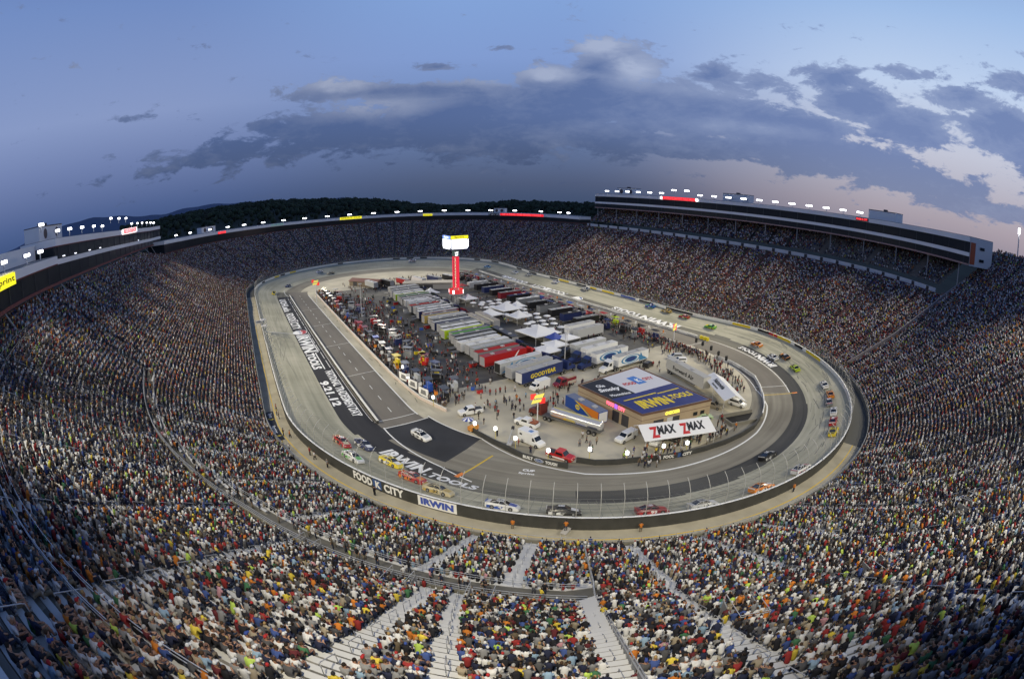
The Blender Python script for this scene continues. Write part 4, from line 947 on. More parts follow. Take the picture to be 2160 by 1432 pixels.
def standing(lod=2):
    b = MB(); sl = []
    def mark(s): sl.extend([s]*(len(b.v)-len(sl)))
    n = 6; ring = lambda y, z, rx, ry: [(rx*math.cos(2*PI*i/n), y+ry*math.sin(2*PI*i/n), z) for i in range(n)]
    for s in (-1, 1): b.bar((s*.1, .0, .88), (s*.12, s*.06, .04), .095, 5, r2=.06); mark(3)
    b.loft([ring(0, .82, .18, .12), ring(0, 1.1, .175, .12), ring(0, 1.36, .21, .125), ring(0, 1.48, .15, .09)]); mark(0)
    for s in (-1, 1): b.bar((s*.22, 0, 1.42), (s*.27, .05, 1.12), .06, 5, r2=.05); mark(0); b.bar((s*.27, .05, 1.12), (s*.24, .16, .88), .045, 5, r2=.035); mark(1)
    b.ball((0, .02, 1.63), .1, 6, 5, 0, (.9, 1, 1.2)); mark(1); b.ball((0, .0, 1.665), .108, 6, 4); mark(2)
    return np.array(b.v), b.f, np.array(sl)
def batch(P, tmpl, colors, scale):
    """P: (n,5) x y z nx ny (outward normal). colors: (n,5,3). Returns verts, loop lists."""
    V, F, S = tmpl; n = len(P)
    f = -P[:, 3:5]; r = np.stack([f[:, 1], -f[:, 0]], 1)
    X = V[None, :, :]*scale[:, None, None]
    W = np.empty((n, len(V), 3))
    W[..., :2] = P[:, None, :2]+X[..., 0:1]*r[:, None, :]+X[..., 1:2]*f[:, None, :]
    W[..., 2] = P[:, None, 2]+X[..., 2]
    Cv = colors[:, S, :]
    tot = np.array([len(q) for q in F]); flat = np.concatenate([np.array(q) for q in F])
    loops = (flat[None, :]+np.arange(n)[:, None]*len(V)).ravel()
    return W.reshape(-1, 3), Cv.reshape(-1, 3), loops, np.tile(tot, n)
def big_mesh(name, parts):
    vs, cs, ls, ts = [], [], [], []; off = 0
    for v, c, l, t in parts: vs.append(v); cs.append(c); ls.append(l+off); ts.append(t); off += len(v)
    v = np.concatenate(vs).astype(np.float32); c = np.concatenate(cs); l = np.concatenate(ls).astype(np.int32); t = np.concatenate(ts).astype(np.int32)
    me = bpy.data.meshes.new(name); me.vertices.add(len(v)); me.vertices.foreach_set('co', v.ravel()); me.loops.add(len(l)); me.loops.foreach_set('vertex_index', l)
    me.polygons.add(len(t)); st_ = np.concatenate([[0], np.cumsum(t)[:-1]]).astype(np.int32); me.polygons.foreach_set('loop_start', st_)
    me.update(calc_edges=True)
    at = me.attributes.new('tint', 'FLOAT_COLOR', 'POINT'); at.data.foreach_set('color', np.concatenate([c, np.ones((len(c), 1))], 1).astype(np.float32).ravel())
    me.materials.append(cmat()); return link(name, me)
def dress(n, redbias=None):
    """Random clothing for n people: colours (n,5,3) in slots shirt, skin, hair or cap, trousers, shoes; and the picks."""
    a = np.searchsorted(cdf(SHIRTS), RNG.random(n)); h = np.searchsorted(cdf(CAPS), RNG.random(n)); s = RNG.integers(0, 20, n); s = np.where(s < 11, 0, np.where(s < 16, 1, np.where(s < 19, 2, 3))); p = RNG.integers(0, 4, n)
    jit = RNG.uniform(.82, 1.12, (n, 1))
    c = np.stack([np.array([x[0] for x in SHIRTS])[a]*jit, np.array(SKINS)[s], np.array([x[0] for x in CAPS])[h], np.array([x[0] for x in PANTS])[p], np.full((n, 3), .2)], 1)
    return c, a, h, s, p
C = np.concatenate(CROWD)
C[:, :2] += RNG.uniform(-.13, .13, (len(C), 2)); C[:, 2] += np.where(RNG.random(len(C)) < .07, .32, 0.)
sx_, sy_, rng_ = px(C[:, :3]+np.array([0, 0, .8]))
keep = (sx_ > -130) & (sx_ < 2290) & (sy_ > 300) & (sy_ < 1560) & (rng_ > 8); C = C[keep]; sx_, sy_, rng_ = sx_[keep], sy_[keep], rng_[keep]
inframe = (sx_ > 6) & (sx_ < 2154) & (sy_ > 6) & (sy_ < 1420)
NEAR = 240
near_i = np.where(inframe)[0][np.argsort(rng_[inframe])[:NEAR]]
isnear = np.zeros(len(C), bool); isnear[near_i] = True
lod = np.where(rng_ < 48, 1, np.where(rng_ < 105, 2, 3))
parts = []
for L in (1, 2, 3):
    for ps in range(3 if L < 3 else 1):
        m = (lod == L) & ~isnear
        if L < 3: m &= (np.arange(len(C)) % 3) == ps
        if not m.any(): continue
        Q = C[m][:, :5].copy(); ang = RNG.uniform(-.3, .3, len(Q)); f = Q[:, 3:5].copy()
        Q[:, 3] = f[:, 0]*np.cos(ang)-f[:, 1]*np.sin(ang); Q[:, 4] = f[:, 0]*np.sin(ang)+f[:, 1]*np.cos(ang)
        parts.append(batch(Q, template(L, ps), dress(len(Q))[0], RNG.uniform(.92, 1.06, len(Q))))
print('crowd', len(C), 'faces', sum(len(p[3]) for p in parts))

# bodies of the individual people: one continuous skin over joints
def skin_body(joints, edges, slots, name):
    ks = list(joints); me = bpy.data.meshes.new('b'); me.from_pydata([joints[k][0] for k in ks], [(ks.index(a), ks.index(b)) for a, b in edges], [])
    o = bpy.data.objects.new('b', me); COL.objects.link(o); md = o.modifiers.new('s', 'SKIN'); md.use_smooth_shade = True
    sv = me.skin_vertices[0].data
    for i, k in enumerate(ks): r = joints[k][1]; sv[i].radius = r if isinstance(r, tuple) else (r, r)
    sv[0].use_root = True
    dg = bpy.context.evaluated_depsgraph_get(); ev = o.evaluated_get(dg); m2 = bpy.data.meshes.new_from_object(ev); m2.name = name
    segs = [(Vector(joints[a][0]), Vector(joints[b][0]), slots.get((a, b), 0)) for a, b in edges]
    for n_ in ('cloth_a', 'skin_a', 'trouser_a', 'shoe_a'): m2.materials.append(M(n_))
    for p in m2.polygons:
        c = p.center; best = None
        for a, b, s in segs:
            d = b-a; t = max(0, min(1, (c-a).dot(d)/max(d.length_squared, 1e-9))); q = (a+d*t-c).length
            if best is None or q < best[0]: best = (q, s)
        p.material_index = best[1]; p.use_smooth = True
    bpy.data.objects.remove(o); return m2
def hands(J, Ed, Sl, s, wrist, fwd):
    """Palm, four unequal fingers and a thumb on wrist joint."""
    w = Vector(J[wrist][0]); f = Vector(fwd).normalized(); side = f.cross(Vector((0, 0, 1))).normalized()
    J['palm'+s] = (tuple(w+f*.06), .028); Ed.append((wrist, 'palm'+s)); Sl[(wrist, 'palm'+s)] = 1
    for i, (o, L) in enumerate(((-.03, .06), (-.01, .075), (.01, .07), (.03, .055))):
        k = 'f%d%s' % (i, s); J[k] = (tuple(w+f*(.07+L)+side*o*1.2+Vector((0, 0, -.03))), .011); Ed.append(('palm'+s, k)); Sl[('palm'+s, k)] = 1
    k = 't'+s; J[k] = (tuple(w+f*.07+side*(-.055 if s == 'L' else .055)), .013); Ed.append(('palm'+s, k)); Sl[('palm'+s, k)] = 1
def seated_body(i):
    ln_ = (0, .12, .03, .06)[i]
    J = {'pel': ((0, 0, .52), (.17, .14)), 'bel': ((0, .02, .72), (.165, .13)), 'che': ((0, .04+ln_*.7, .93), (.19, .125)), 'nec': ((0, .06+ln_, 1.08), .058), 'hd0': ((0, .08+ln_*1.1, 1.16), (.075, .085)), 'hd1': ((0, .1+ln_*1.15, 1.27), (.083, .098))}
    Ed = [('pel', 'bel'), ('bel', 'che'), ('che', 'nec'), ('nec', 'hd0'), ('hd0', 'hd1')]; Sl = {('nec', 'hd0'): 1, ('hd0', 'hd1'): 1}
    for s, q in (('L', -1), ('R', 1)):
        el = [(q*.27, .12+ln_*.6, .76), (q*.3, .2, .78), (q*.29, .05, .76), (q*.27, .15, .77)][i]; ha = [(q*.16, .36, .64), (q*.1, .34, 1.02 if q > 0 else .7), (q*.2, .3, .62), (q*.08, .34, .8)][i]
        J['sh'+s] = ((q*.2, .03+ln_*.9, 1.01), .072); J['el'+s] = (el, .048); J['wr'+s] = (ha, .034)
        J['hip'+s] = ((q*.11, .06, .5), .1); J['kn'+s] = ((q*(.15+.03*i), .47, .52), .075); J['an'+s] = ((q*.15, .5, .1), .048); J['to'+s] = ((q*.16, .64, .05), .045)
        Ed += [('che', 'sh'+s), ('sh'+s, 'el'+s), ('el'+s, 'wr'+s), ('pel', 'hip'+s), ('hip'+s, 'kn'+s), ('kn'+s, 'an'+s), ('an'+s, 'to'+s)]
        Sl.update({('el'+s, 'wr'+s): 1, ('hip'+s, 'kn'+s): 2, ('kn'+s, 'an'+s): 2 if i % 2 else 1, ('an'+s, 'to'+s): 3}); hands(J, Ed, Sl, s, 'wr'+s, (-q*.3, .9, -.2))
    return skin_body(J, Ed, Sl, 'person')
def standing_body(i):
    st_ = (0, .12, 0)[i]
    J = {'pel': ((0, 0, .95), (.16, .12)), 'bel': ((0, 0, 1.12), (.155, .115)), 'che': ((0, .02, 1.34), (.185, .12)), 'nec': ((0, .02, 1.5), .058), 'hd0': ((0, .04, 1.58), (.075, .085)), 'hd1': ((0, .05, 1.69), (.083, .098))}
    Ed = [('pel', 'bel'), ('bel', 'che'), ('che', 'nec'), ('nec', 'hd0'), ('hd0', 'hd1')]; Sl = {('nec', 'hd0'): 1, ('hd0', 'hd1'): 1}
    for s, q in (('L', -1), ('R', 1)):
        el = [(q*.27, .0, 1.14), (q*.26, -q*.08, 1.14), (q*.32, .1, 1.16)][i]; ha = [(q*.25, .1, .9), (q*.25, q*.16, .92), (q*.12, .3, 1.3)][i]
        J['sh'+s] = ((q*.2, .0, 1.43), .072); J['el'+s] = (el, .048); J['wr'+s] = (ha, .034)
        J['hip'+s] = ((q*.1, 0, .88), .1); J['kn'+s] = ((q*.12, .03+q*st_, .5), .075); J['an'+s] = ((q*.13, q*st_*1.6-.02, .09), .05); J['to'+s] = ((q*.15, q*st_*1.6+.13, .04), .042)
        Ed += [('che', 'sh'+s), ('sh'+s, 'el'+s), ('el'+s, 'wr'+s), ('pel', 'hip'+s), ('hip'+s, 'kn'+s), ('kn'+s, 'an'+s), ('an'+s, 'to'+s)]
        Sl.update({('el'+s, 'wr'+s): 1, ('hip'+s, 'kn'+s): 2, ('kn'+s, 'an'+s): 2, ('an'+s, 'to'+s): 3}); hands(J, Ed, Sl, s, 'wr'+s, (0, .5, -.8) if i < 2 else (-q*.2, .4, .6))
    return skin_body(J, Ed, Sl, 'person')
BODY = [seated_body(i) for i in range(4)]; STANDB = [standing_body(i) for i in range(3)]
def hair_mesh(c, cap):
    b = MB(); b.ball(c, .116, 9, 5, 0, (.92, 1.02, 1.0))
    b.v = [(x, y, max(z, c[2]-.05+(.06 if y > c[1]+.05 else 0))) for x, y, z in b.v]
    if cap: b.box((-.075, c[1]+.08, c[2]+.0), (.075, c[1]+.2, c[2]+.02))
    return b.mesh('hair', M('hair_a'), True)
heady = [.1, .1+.12*1.15, .1+.03*1.15, .1+.06*1.15]
HAIR = [[hair_mesh((0, y-.015, 1.3), k) for k in (0, 1)] for y in heady]; HAIRS = [hair_mesh((0, .035, 1.72), k) for k in (0, 1)]
CL = {}
def cloth(kind, i, col, nm):
    k = (kind, i)
    if k not in CL: CL[k] = M('%s_%s' % (nm.replace(' ', '_'), kind), tuple(col), .85, noise=.1, scale=9., spec=.15)
    return CL[k]
def make_person(mesh, hair, loc, face, picks, label, group):
    a, h, s, p = picks; o = link('person', mesh); o.location = loc; o.rotation_euler = (0, 0, math.atan2(face[1], face[0])-PI/2)
    ms = [cloth('shirt', a, SHIRTS[a][0], SHIRTS[a][2]), cloth('skin', s, SKINS[s], 'tone%d' % s), cloth('trousers', p, PANTS[p][0], PANTS[p][1]), M('shoe', (.2, .2, .2), .7)]
    for i, m in enumerate(ms): o.material_slots[i].link = 'OBJECT'; o.material_slots[i].material = m
    hc = link('cap' if CAPS[h][3] else 'hair', hair[CAPS[h][3]], o); hc.material_slots[0].link = 'OBJECT'; hc.material_slots[0].material = cloth('head', h, CAPS[h][0], CAPS[h][2])
    return tag(o, label, 'person', group)
# the nearest spectators, each a person of their own, told apart by row, seat and clothing
cN, aN, hN, sN, pN = dress(NEAR)
al4 = AISLES[3]; rowkey = {}
info = []
for j, i in enumerate(near_i):
    u, d = C[i, 5], C[i, 6]; row = int(round((d-FOOT)/ROW))
    blk = sum(1 for a in al4 if aisle_u(a, d) < u); info.append((row, blk, u, j, i))
rows_used = sorted({x[0] for x in info}); bn_ = {}
for x in sorted(info): bn_.setdefault((x[0], x[1]), []).append(x)
BLK = {6: 'left of stairs', 7: 'between both stairs', 8: 'left of fence', 9: 'right of fence', 5: 'far left block', 10: 'orange stairwell block', 11: 'right edge block', 4: 'left edge block'}
maxrow = max(rows_used)
for (row, blk), L in bn_.items():
    for k, (r_, b_, u, j, i) in enumerate(L):
        shirt, head = SHIRTS[aN[j]][2], CAPS[hN[j]][2]
        lab = '%s shirt, %s, %s from left, bench %d from top, %s' % (shirt, head, nth(k), maxrow-row+1, BLK.get(blk, 'near stand end'))
        ps = int(RNG.integers(0, 4)); fx = -C[i, 3:5]; an = RNG.uniform(-.3, .3); fx = (fx[0]*math.cos(an)-fx[1]*math.sin(an), fx[0]*math.sin(an)+fx[1]*math.cos(an))
        make_person(BODY[ps], HAIR[ps], tuple(C[i, :3]), fx, (aN[j], hN[j], sN[j], pN[j]), lab, 'spectators on the nearest benches')
# ------------------------------------------------------------------ race cars
TYRE = M('tyre', (.018, .018, .018), .8); RIM = M('rim', (.3, .3, .3), .4, metal=.5); WIN = M('car_glass', (.012, .014, .017), .15, spec=.6); BLK = M('ad_black'); M('number_dark', (.02, .02, .02), .5)
def wheel(b, x, y, r, w_, s):
    b.bar((x, y-w_/2, r), (x, y+w_/2, r), r, 12, 0); b.bar((x, y+s*w_/2, r), (x, y+s*(w_/2+.02), r), r*.55, 8, 1)
def sect(rows_):
    out = []
    for x, hw, zb, zs, zt_, k in rows_: out.append([(x, -hw, zb), (x, -hw, zs), (x, -hw*k, zt_), (x, hw*k, zt_), (x, hw, zs), (x, hw, zb)])
    return out
CAR = thing('race_car', 'x', 'race car', group='stock cars racing round the oval')
b = MB(); b.loft(sect([(-2.6, .86, .3, .6, .98, .92), (-2.1, .97, .14, .72, 1.02, .9), (-1.1, .99, .12, .74, 1.0, .9), (.4, .99, .12, .72, .95, .88), (1.2, .98, .12, .68, .9, .86), (2.1, .95, .13, .56, .76, .86), (2.5, .86, .14, .42, .56, .88), (2.62, .74, .16, .34, .42, .9)]))
for s in (-1, 1):   # accent along the sides
    b.quad((-2.3, s*.985, .2), (-.2, s*1.0, .18), (.5, s*1.0, .66), (-2.3, s*.975, .66), 1)
b.build('body', [M('car_paint_a', (.6, .6, .6), .3), M('car_accent_a', (.3, .3, .3), .3)], CAR)
b = MB(); b.loft([[(-.95, -.66, 1.34), (-.95, .66, 1.34), (.2, .62, 1.33), (.2, -.62, 1.33)], [(-.9, -.62, 1.38), (-.9, .62, 1.38), (.15, .58, 1.37), (.15, -.58, 1.37)]])
for s in (-1, 1):
    b.bar((-.95, s*.66, 1.34), (-1.85, s*.8, 1.0), .045, 4); b.bar((.2, s*.62, 1.34), (.95, s*.8, .93), .045, 4); b.bar((-.4, s*.66, 1.34), (-.45, s*.86, .98), .04, 4)
b.build('roof', M('car_paint_a'), CAR)
b = MB(); b.quad((.2, -.62, 1.32), (.2, .62, 1.32), (1.0, .78, .93), (1.0, -.78, .93)); b.build('windshield', WIN, CAR)
b = MB(); b.quad((-.95, -.64, 1.32), (-.95, .64, 1.32), (-1.9, .74, 1.02), (-1.9, -.74, 1.02)); b.build('rear_window', WIN, CAR)
for s in (-1, 1):
    b = MB(); b.add([(-.95, s*.65, 1.33), (.2, s*.61, 1.33), (1., s*.82, .93), (-1.85, s*.84, 1.0)], [(0, 1, 2, 3)]); b.build('side_window', WIN, CAR)
b = MB(); b.box((-2.62, -.78, .98), (-2.55, .78, 1.14)); b.build('spoiler', M('car_accent_a'), CAR)
b = MB(); b.loft([[(1.05, -.6, .945), (1.05, .6, .945), (1.05, .6, .955), (1.05, -.6, .955)], [(2.15, -.55, .76), (2.15, .55, .76), (2.15, .55, .775), (2.15, -.55, .775)]]); b.build('hood_panel', M('car_accent_a'), CAR)
for x in (-1.45, 1.4):
    for s in (-1, 1): b = MB(); wheel(b, x, s*.86, .35, .28, s); b.build('wheel', [TYRE, RIM], CAR)
for s in (-1, 1):
    b = MB(); b.quad((2.42, s*.45, .5), (2.42, s*.75, .5), (2.56, s*.7, .44), (2.56, s*.45, .44)); b.v = [(x+.05, y, z+.08) for x, y, z in b.v]; b.build('headlight', M('headlamp', (.7, .7, .6), .3), CAR)
PC = {'red': (.42, .02, .02), 'white': (.75, .75, .73), 'navy': (.02, .03, .1), 'green': (.1, .42, .06), 'blue': (.03, .09, .4), 'yellow': (.75, .58, .02), 'black': (.02, .02, .022), 'orange': (.7, .22, .02), 'cream': (.55, .47, .28), 'silver': (.45, .46, .46), 'maroon': (.2, .02, .03), 'lime': (.5, .65, .03), 'grey': (.2, .21, .22), 'brown': (.2, .1, .05), 'pink': (.45, .12, .18), 'sky': (.15, .35, .6), 'gold': (.5, .36, .1)}
def roofm(c): return M('roofing_'+c, tuple(x*.8 for x in PC[c]), .75, spec=.2)
def paintm(c): return M('paint_'+c, PC[c], .28, spec=.5)
def on_track(x, y):
    u = uof(x, y); d = math.hypot(x, max(abs(y)-A, 0)); p = Vector(tr(u, d)); e = .01
    fwd = (Vector(tr((u+.004) % 4, d))-Vector(tr((u-.004) % 4, d))).normalized(); out = (Vector(tr(u, d+e))-Vector(tr(u, d-e))).normalized()
    upv = out.cross(fwd); upv = upv if upv.z > 0 else -upv; lf = upv.cross(fwd)
    return p, fwd, lf, upv
CARS = [(-69.4, -100.8, 'red', 'cream', '1', 'red stock car with pale round panels leading into the near turn from the front straight'), (-65.2, -101.9, 'navy', 'white', '7', 'navy and white stock car low beside the red leader at the near turn entry'), (-69.2, -109.4, 'white', 'green', '51', 'white stock car with green flanks close to the wall above the lettered sign'),
 (-62.6, -111.4, 'yellow', 'white', '30', 'yellow and white stock car next to the large painted track letters'), (-61.4, -119.7, 'red', 'orange', '14', 'bright red stock car ahead of the cream one in the near turn'), (-59.4, -126.1, 'cream', 'gold', '32', 'cream and gold stock car near the white wall sign'), (-52.8, -135.2, 'white', 'blue', '43', 'white stock car with blue flanks hugging the wall at the bottom of the turn'),
 (-45.8, -141.2, 'black', 'white', '88', 'black stock car with white accents and hugging the wall above the stairs'), (-35., -149., 'maroon', 'red', '99', 'dark red stock car hugging the wall beside the official on a table'), (-27.8, -153.3, 'silver', 'white', '18', 'silver stock car hugging the wall right of the dark red one'), (-15.9, -156.8, 'orange', 'white', '31', 'orange and white stock car by the wall at right of the near turn'), (-4.5, -158.6, 'white', 'pink', '5', 'white and pink stock car farthest round by the wall on the right'),
 (.7, -148.2, 'black', 'silver', '38', 'black stock car low on the dark groove in the near turn'), (46.4, -139.3, 'white', 'grey', '54', 'white stock car at the head of the file of six leaving the turn'), (40.5, -144., 'orange', 'black', '33', 'orange and black stock car second in the file of six'), (35.6, -146., 'grey', 'pink', '11', 'grey and pink stock car third in the file of six'), (29.8, -150., 'white', 'silver', '2', 'white stock car fourth in the file of six'), (23.7, -152.7, 'red', 'white', '6', 'red and white stock car fifth in the file of six'), (17.4, -155.6, 'yellow', 'black', '22', 'yellow stock car last in the file of six'),
 (55.6, -124.4, 'lime', 'black', '20', 'lime yellow stock car alone ahead of the file of six'), (60.8, -112.8, 'white', 'black', '3', 'white and black stock car on the inside of a pair leaving the turn'), (62.2, -116.6, 'black', 'orange', '70', 'black and orange stock car on the outside of a pair leaving the turn'), (67.3, -101.9, 'orange', 'white', '19', 'orange and white stock car starting onto the back straight'), (72.4, -76.6, 'green', 'yellow', '10', 'bright green stock car on the back straight'),
 (75.3, -60.5, 'red', 'green', '24', 'red stock car just ahead of the bright green one by the back wall'), (76., -49.7, 'gold', 'black', '9', 'gold stock car ahead of the red one along the back wall'), (76.2, -39.8, 'blue', 'green', '8', 'blue and green stock car ahead of the gold one along the back wall'), (75.8, 5.6, 'grey', 'white', '41', 'grey stock car midway down the back straight by yellow wall panels'), (75.3, 30.3, 'white', 'blue', '12', 'white and blue stock car far down the back straight'), (75.5, 57.7, 'silver', 'black', '40', 'silver stock car near the end of the back straight'), (73.6, 70., 'white', 'sky', '44', 'white and pale blue stock car at the end of the back straight'), (69.3, 97.8, 'sky', 'white', '36', 'pale blue stock car entering the far turn'),
 (35.8, 147.5, 'white', 'red', '87', 'white and red stock car high in the middle of the far turn'), (-31.7, 145.7, 'white', 'navy', '15', 'white and navy stock car leaving the far turn by the wall'), (-24.5, 143.7, 'cream', 'black', '50', 'cream and black stock car low in the far turn'), (-57.1, 112.7, 'navy', 'grey', '60', 'navy stock car low at the exit of the far turn'), (-67.6, 91.2, 'yellow', 'black', '4', 'yellow stock car coming onto the front straight from the far turn'), (-52.1, -99.8, 'white', 'silver', '9', 'white race car alone on the black asphalt at the end of pit lane')]
for i, (x, y, c, a_, num, lab) in enumerate(CARS):
    p, fwd, lf, upv = on_track(x, y)
    if i == len(CARS)-1: fwd = Vector((2, -7, 0)).normalized(); upv = Vector((0, 0, 1)); lf = upv.cross(fwd)
    R = Matrix((fwd, lf, upv)).transposed().to_euler()
    pm = {'body': [paintm(c), paintm(a_)], 'roof': [paintm(c)], 'spoiler': [paintm(a_)], 'hood_panel': [paintm(a_)]}
    if i == 0:
        o = CAR; o.location = p; o.rotation_euler = R; o['label'] = lab
        for k in kids(CAR): paint(k, pm)
    else: o = dup(CAR, p, 0, lab, None, pm, rot=R)
    bright = sum(PC[c]) > .9
    b = MB(); word(b, num, lambda X, Y: (-.9+Y, -.4-X+.8, 1.387), .8, 1.0, bold=.03); b.build('roof_number', M('number_dark', (.02, .02, .02), .5) if bright else LW, o)
    for s in (-1, 1):
        b = MB(); word(b, num, lambda X, Y: (s*-.55+s*X*-1+.1 if False else (-.5+X if s < 0 else .5-X), s*1.005, .3+Y), 1.0, .5, bold=.03); b.build('door_number', M('number_dark') if sum(PC[a_]) > .9 else LW, o)

# ------------------------------------------------------------------ trucks and vans
def trailer_parts(t, L, side, roof, h=4.1, y=0., text=None, tmat=None, swoosh=None, rearm=None, x0=0.):
    w2 = 1.3
    b = MB(); b.box((x0, -w2, 1.15), (x0+L, w2, h-.04)); b.box((x0+.5, -w2+.05, .75), (x0+L-4, w2-.05, 1.15), 1); b.build('trailer_body', [side, M('under_grey', (.12, .12, .12), .7)], t)
    b = MB(); b.box((x0+.06, -w2+.06, h-.04), (x0+L-.06, w2-.06, h)); b.box((x0+L*.2, -.5, h), (x0+L*.2+1.1, .5, h+.25), 1); b.box((x0+L*.6, -.5, h), (x0+L*.6+1.1, .5, h+.25), 1); b.build('trailer_roof', [roof, M('unit_grey', (.4, .4, .4), .6)], t)
    b = MB(); b.quad((x0-.012, -1.2, 1.25), (x0-.012, 1.2, 1.25), (x0-.012, 1.2, h-.2), (x0-.012, -1.2, h-.2)); b.build('rear_door', rearm or M('rear_grey', (.3, .3, .31), .6), t)
    for xx in (x0+1.4, x0+2.6):
        for s in (-1, 1): b = MB(); wheel(b, xx, s*1.08, .5, .45, s); b.build('wheel', [TYRE, RIM], t)
    if swoosh:
        for s in (-1, 1):
            b = MB(); yy = s*(w2+.012); cx, cz = x0+L*.6, 2.6
            for k, (rx, rz, mi) in enumerate(((4.4, 1.32, 0), (3.7, 1.1, 1), (2.9, .9, 0), (2.3, .7, 2))):
                b.add([(cx+rx*math.cos(q*PI/14), yy+s*.004*(k+1), cz+rz*math.sin(q*PI/14)) for q in range(28)], [tuple(range(28))], mi)
            b.add([(x0+.3, yy, 1.3), (x0+L*.33, yy, 1.3), (x0+L*.28, yy, 3.9), (x0+3, yy, 2.6)], [(0, 1, 2, 3)], 0)
            b.build('side_graphic', swoosh, t)
    if text:
        for s in (-1, 1):
            b = MB(); ww = min(L*.62, 10); word(b, text, lambda X, Y: ((x0+L*.2+X) if s < 0 else (x0+L*.2+ww-X), s*(w2+.014), 1.9+Y), ww, 1.25, bold=.04); b.build('side_lettering', tmat, t)
def tractor_parts(t, x, mat, sleeper=True):
    b = MB(); b.box((x-3., -.9, .7), (x+2.6, .9, 1.05), 1); b.loft([[(x-.2, -1.2, 1.), (x-.2, 1.2, 1.), (x-.2, 1.2, 3.7), (x-.2, -1.2, 3.7)], [(x+1.5, -1.15, 1.), (x+1.5, 1.15, 1.), (x+1.2, 1.1, 3.2), (x+1.2, -1.1, 3.2)], [(x+2.0, -1.1, .8), (x+2.0, 1.1, .8), (x+1.9, 1.0, 1.95), (x+1.9, -1., 1.95)], [(x+3.6, -.95, .6), (x+3.6, .95, .6), (x+3.5, .8, 1.6), (x+3.5, -.8, 1.6)]]); b.build('cab', [mat, M('under_grey')], t)
    b = MB(); b.quad((x+1.27, -1., 3.05), (x+1.27, 1., 3.05), (x+1.93, .95, 2.0), (x+1.93, -.95, 2.0)); b.v = [(p[0]+.03, p[1], p[2]+.03) for p in b.v]; b.build('windshield', WIN, t)
    for s in (-1, 1):
        b = MB(); b.quad((x+.4, s*1.19, 2.1), (x+1.45, s*1.16, 2.1), (x+1.25, s*1.15, 2.9), (x+.4, s*1.19, 2.9)); b.v = [(p[0], p[1]+s*.02, p[2]) for p in b.v]; b.build('side_window', WIN, t)
    for xx in (x-2.3, x-1.1, x+2.6):
        for s in (-1, 1): b = MB(); wheel(b, xx, s*1.0, .5, .4, s); b.build('wheel', [TYRE, RIM], t)
WM = lambda c: paintm(c)
HAUL = thing('hauler', 'x', 'truck', group='team haulers in the long garage row')
trailer_parts(HAUL, 15.3, M('car_paint_a'), M('car_accent_a')); tractor_parts(HAUL, 17.6, M('car_paint_a'))
for s in (-1, 1): b = MB(); b.quad((1., s*1.313, 1.6), (14., s*1.313, 1.6), (14.6, s*1.313, 2.5), (1., s*1.313, 2.1)); b.build('side_stripe', M('car_accent_a'), HAUL)
b = MB(); b.box((-2.6, -1.15, 1.2), (-.05, 1.15, 1.32)); b.build('lift_gate', M('gate_grey', (.12, .12, .12), .6), HAUL)
b = MB(); b.box((-2.6, -1.0, .0), (-.6, -.2, 1.3)); b.build('tail_cabinet', M('car_accent_a'), HAUL)
LIST = [('grey', 'red', 'dark red roofed'), ('grey', 'silver', 'grey'), ('silver', 'white', 'white roofed'), ('white', 'white', 'plain white'), ('black', 'silver', 'black with pale roof'), ('black', 'grey', 'black'), ('green', 'grey', 'green with grey roof'), ('lime', 'white', 'lime with white roof'), ('black', 'white', 'black with white roof'), ('silver', 'grey', 'silver'), ('navy', 'silver', 'navy with pale roof'), ('black', 'grey', 'black'), ('white', 'silver', 'white'), ('gold', 'grey', 'gold with grey roof'), ('maroon', 'silver', 'maroon with pale roof'), ('navy', 'white', 'navy with white roof'), ('black', 'white', 'black with white roof'), ('silver', 'silver', 'silver')]
ncol = {}
first = True
for i in range(33):
    y = -64.0+3.95*i
    if y > 56: break
    side, roof, nm = LIST[i % len(LIST)]
    xr = -21.3+(y+66)*.083+rr.uniform(-.9, .9); rz = math.radians(7.2-i*.14); pm = {'trailer_body': [paintm(side), None], 'trailer_roof': [roofm(roof), None], 'side_stripe': [paintm(roof)], 'cab': [paintm(('black', 'navy', side)[i % 3]), None], 'tail_cabinet': [paintm(('red', 'black', roof)[i % 3])]}
    lab = '%s hauler, %s in the garage row counted from the long red hauler' % (nm, nth(i))
    if first:
        first = False; HAUL.location = (xr, y, 0); HAUL.rotation_euler = (0, 0, rz); HAUL['label'] = lab
        for k in kids(HAUL): paint(k, pm)
    else:
        o = dup(HAUL, (xr, y, 0), rz, lab, None, pm)
        for q in [q for q in o.children if q.name.split('.')[0] in (('lift_gate', 'tail_cabinet') if i % 3 else ('tail_cabinet',)) and i % 4]: bpy.data.objects.remove(q)
def hauler(label, x, y, deg, side, roof, cab, L=15.3, **k):
    t = thing('hauler', label, 'truck', (x, y, 0), math.radians(deg)); trailer_parts(t, L, side, roof, **k)
    if cab is not None: tractor_parts(t, L+2.3, cab)
    return t
RW = M('roof_white', (.56, .56, .55), .7, spec=.2); RG = M('roof_dull', (.36, .36, .35), .6); SWM = [M('swoosh_blue', (.05, .22, .42), .4), M('swoosh_white', (.7, .72, .74), .4), M('swoosh_navy', (.03, .06, .2), .4)]
t = hauler('long bright red hauler with white arrow mark on its side', -21.2, -68.4, 7.5, paintm('red'), M('roof_red', (.3, .03, .03), .5), paintm('red'))
b = MB(); [b.add([(10.2, s*1.32, 1.7), (11.0, s*1.32, 1.7), (12.6, s*1.32, 3.9), (12.2, s*1.32, 3.9)], [(0, 1, 2, 3)]) for s in (-1, 1)]; b.build('side_arrow', LW, t)
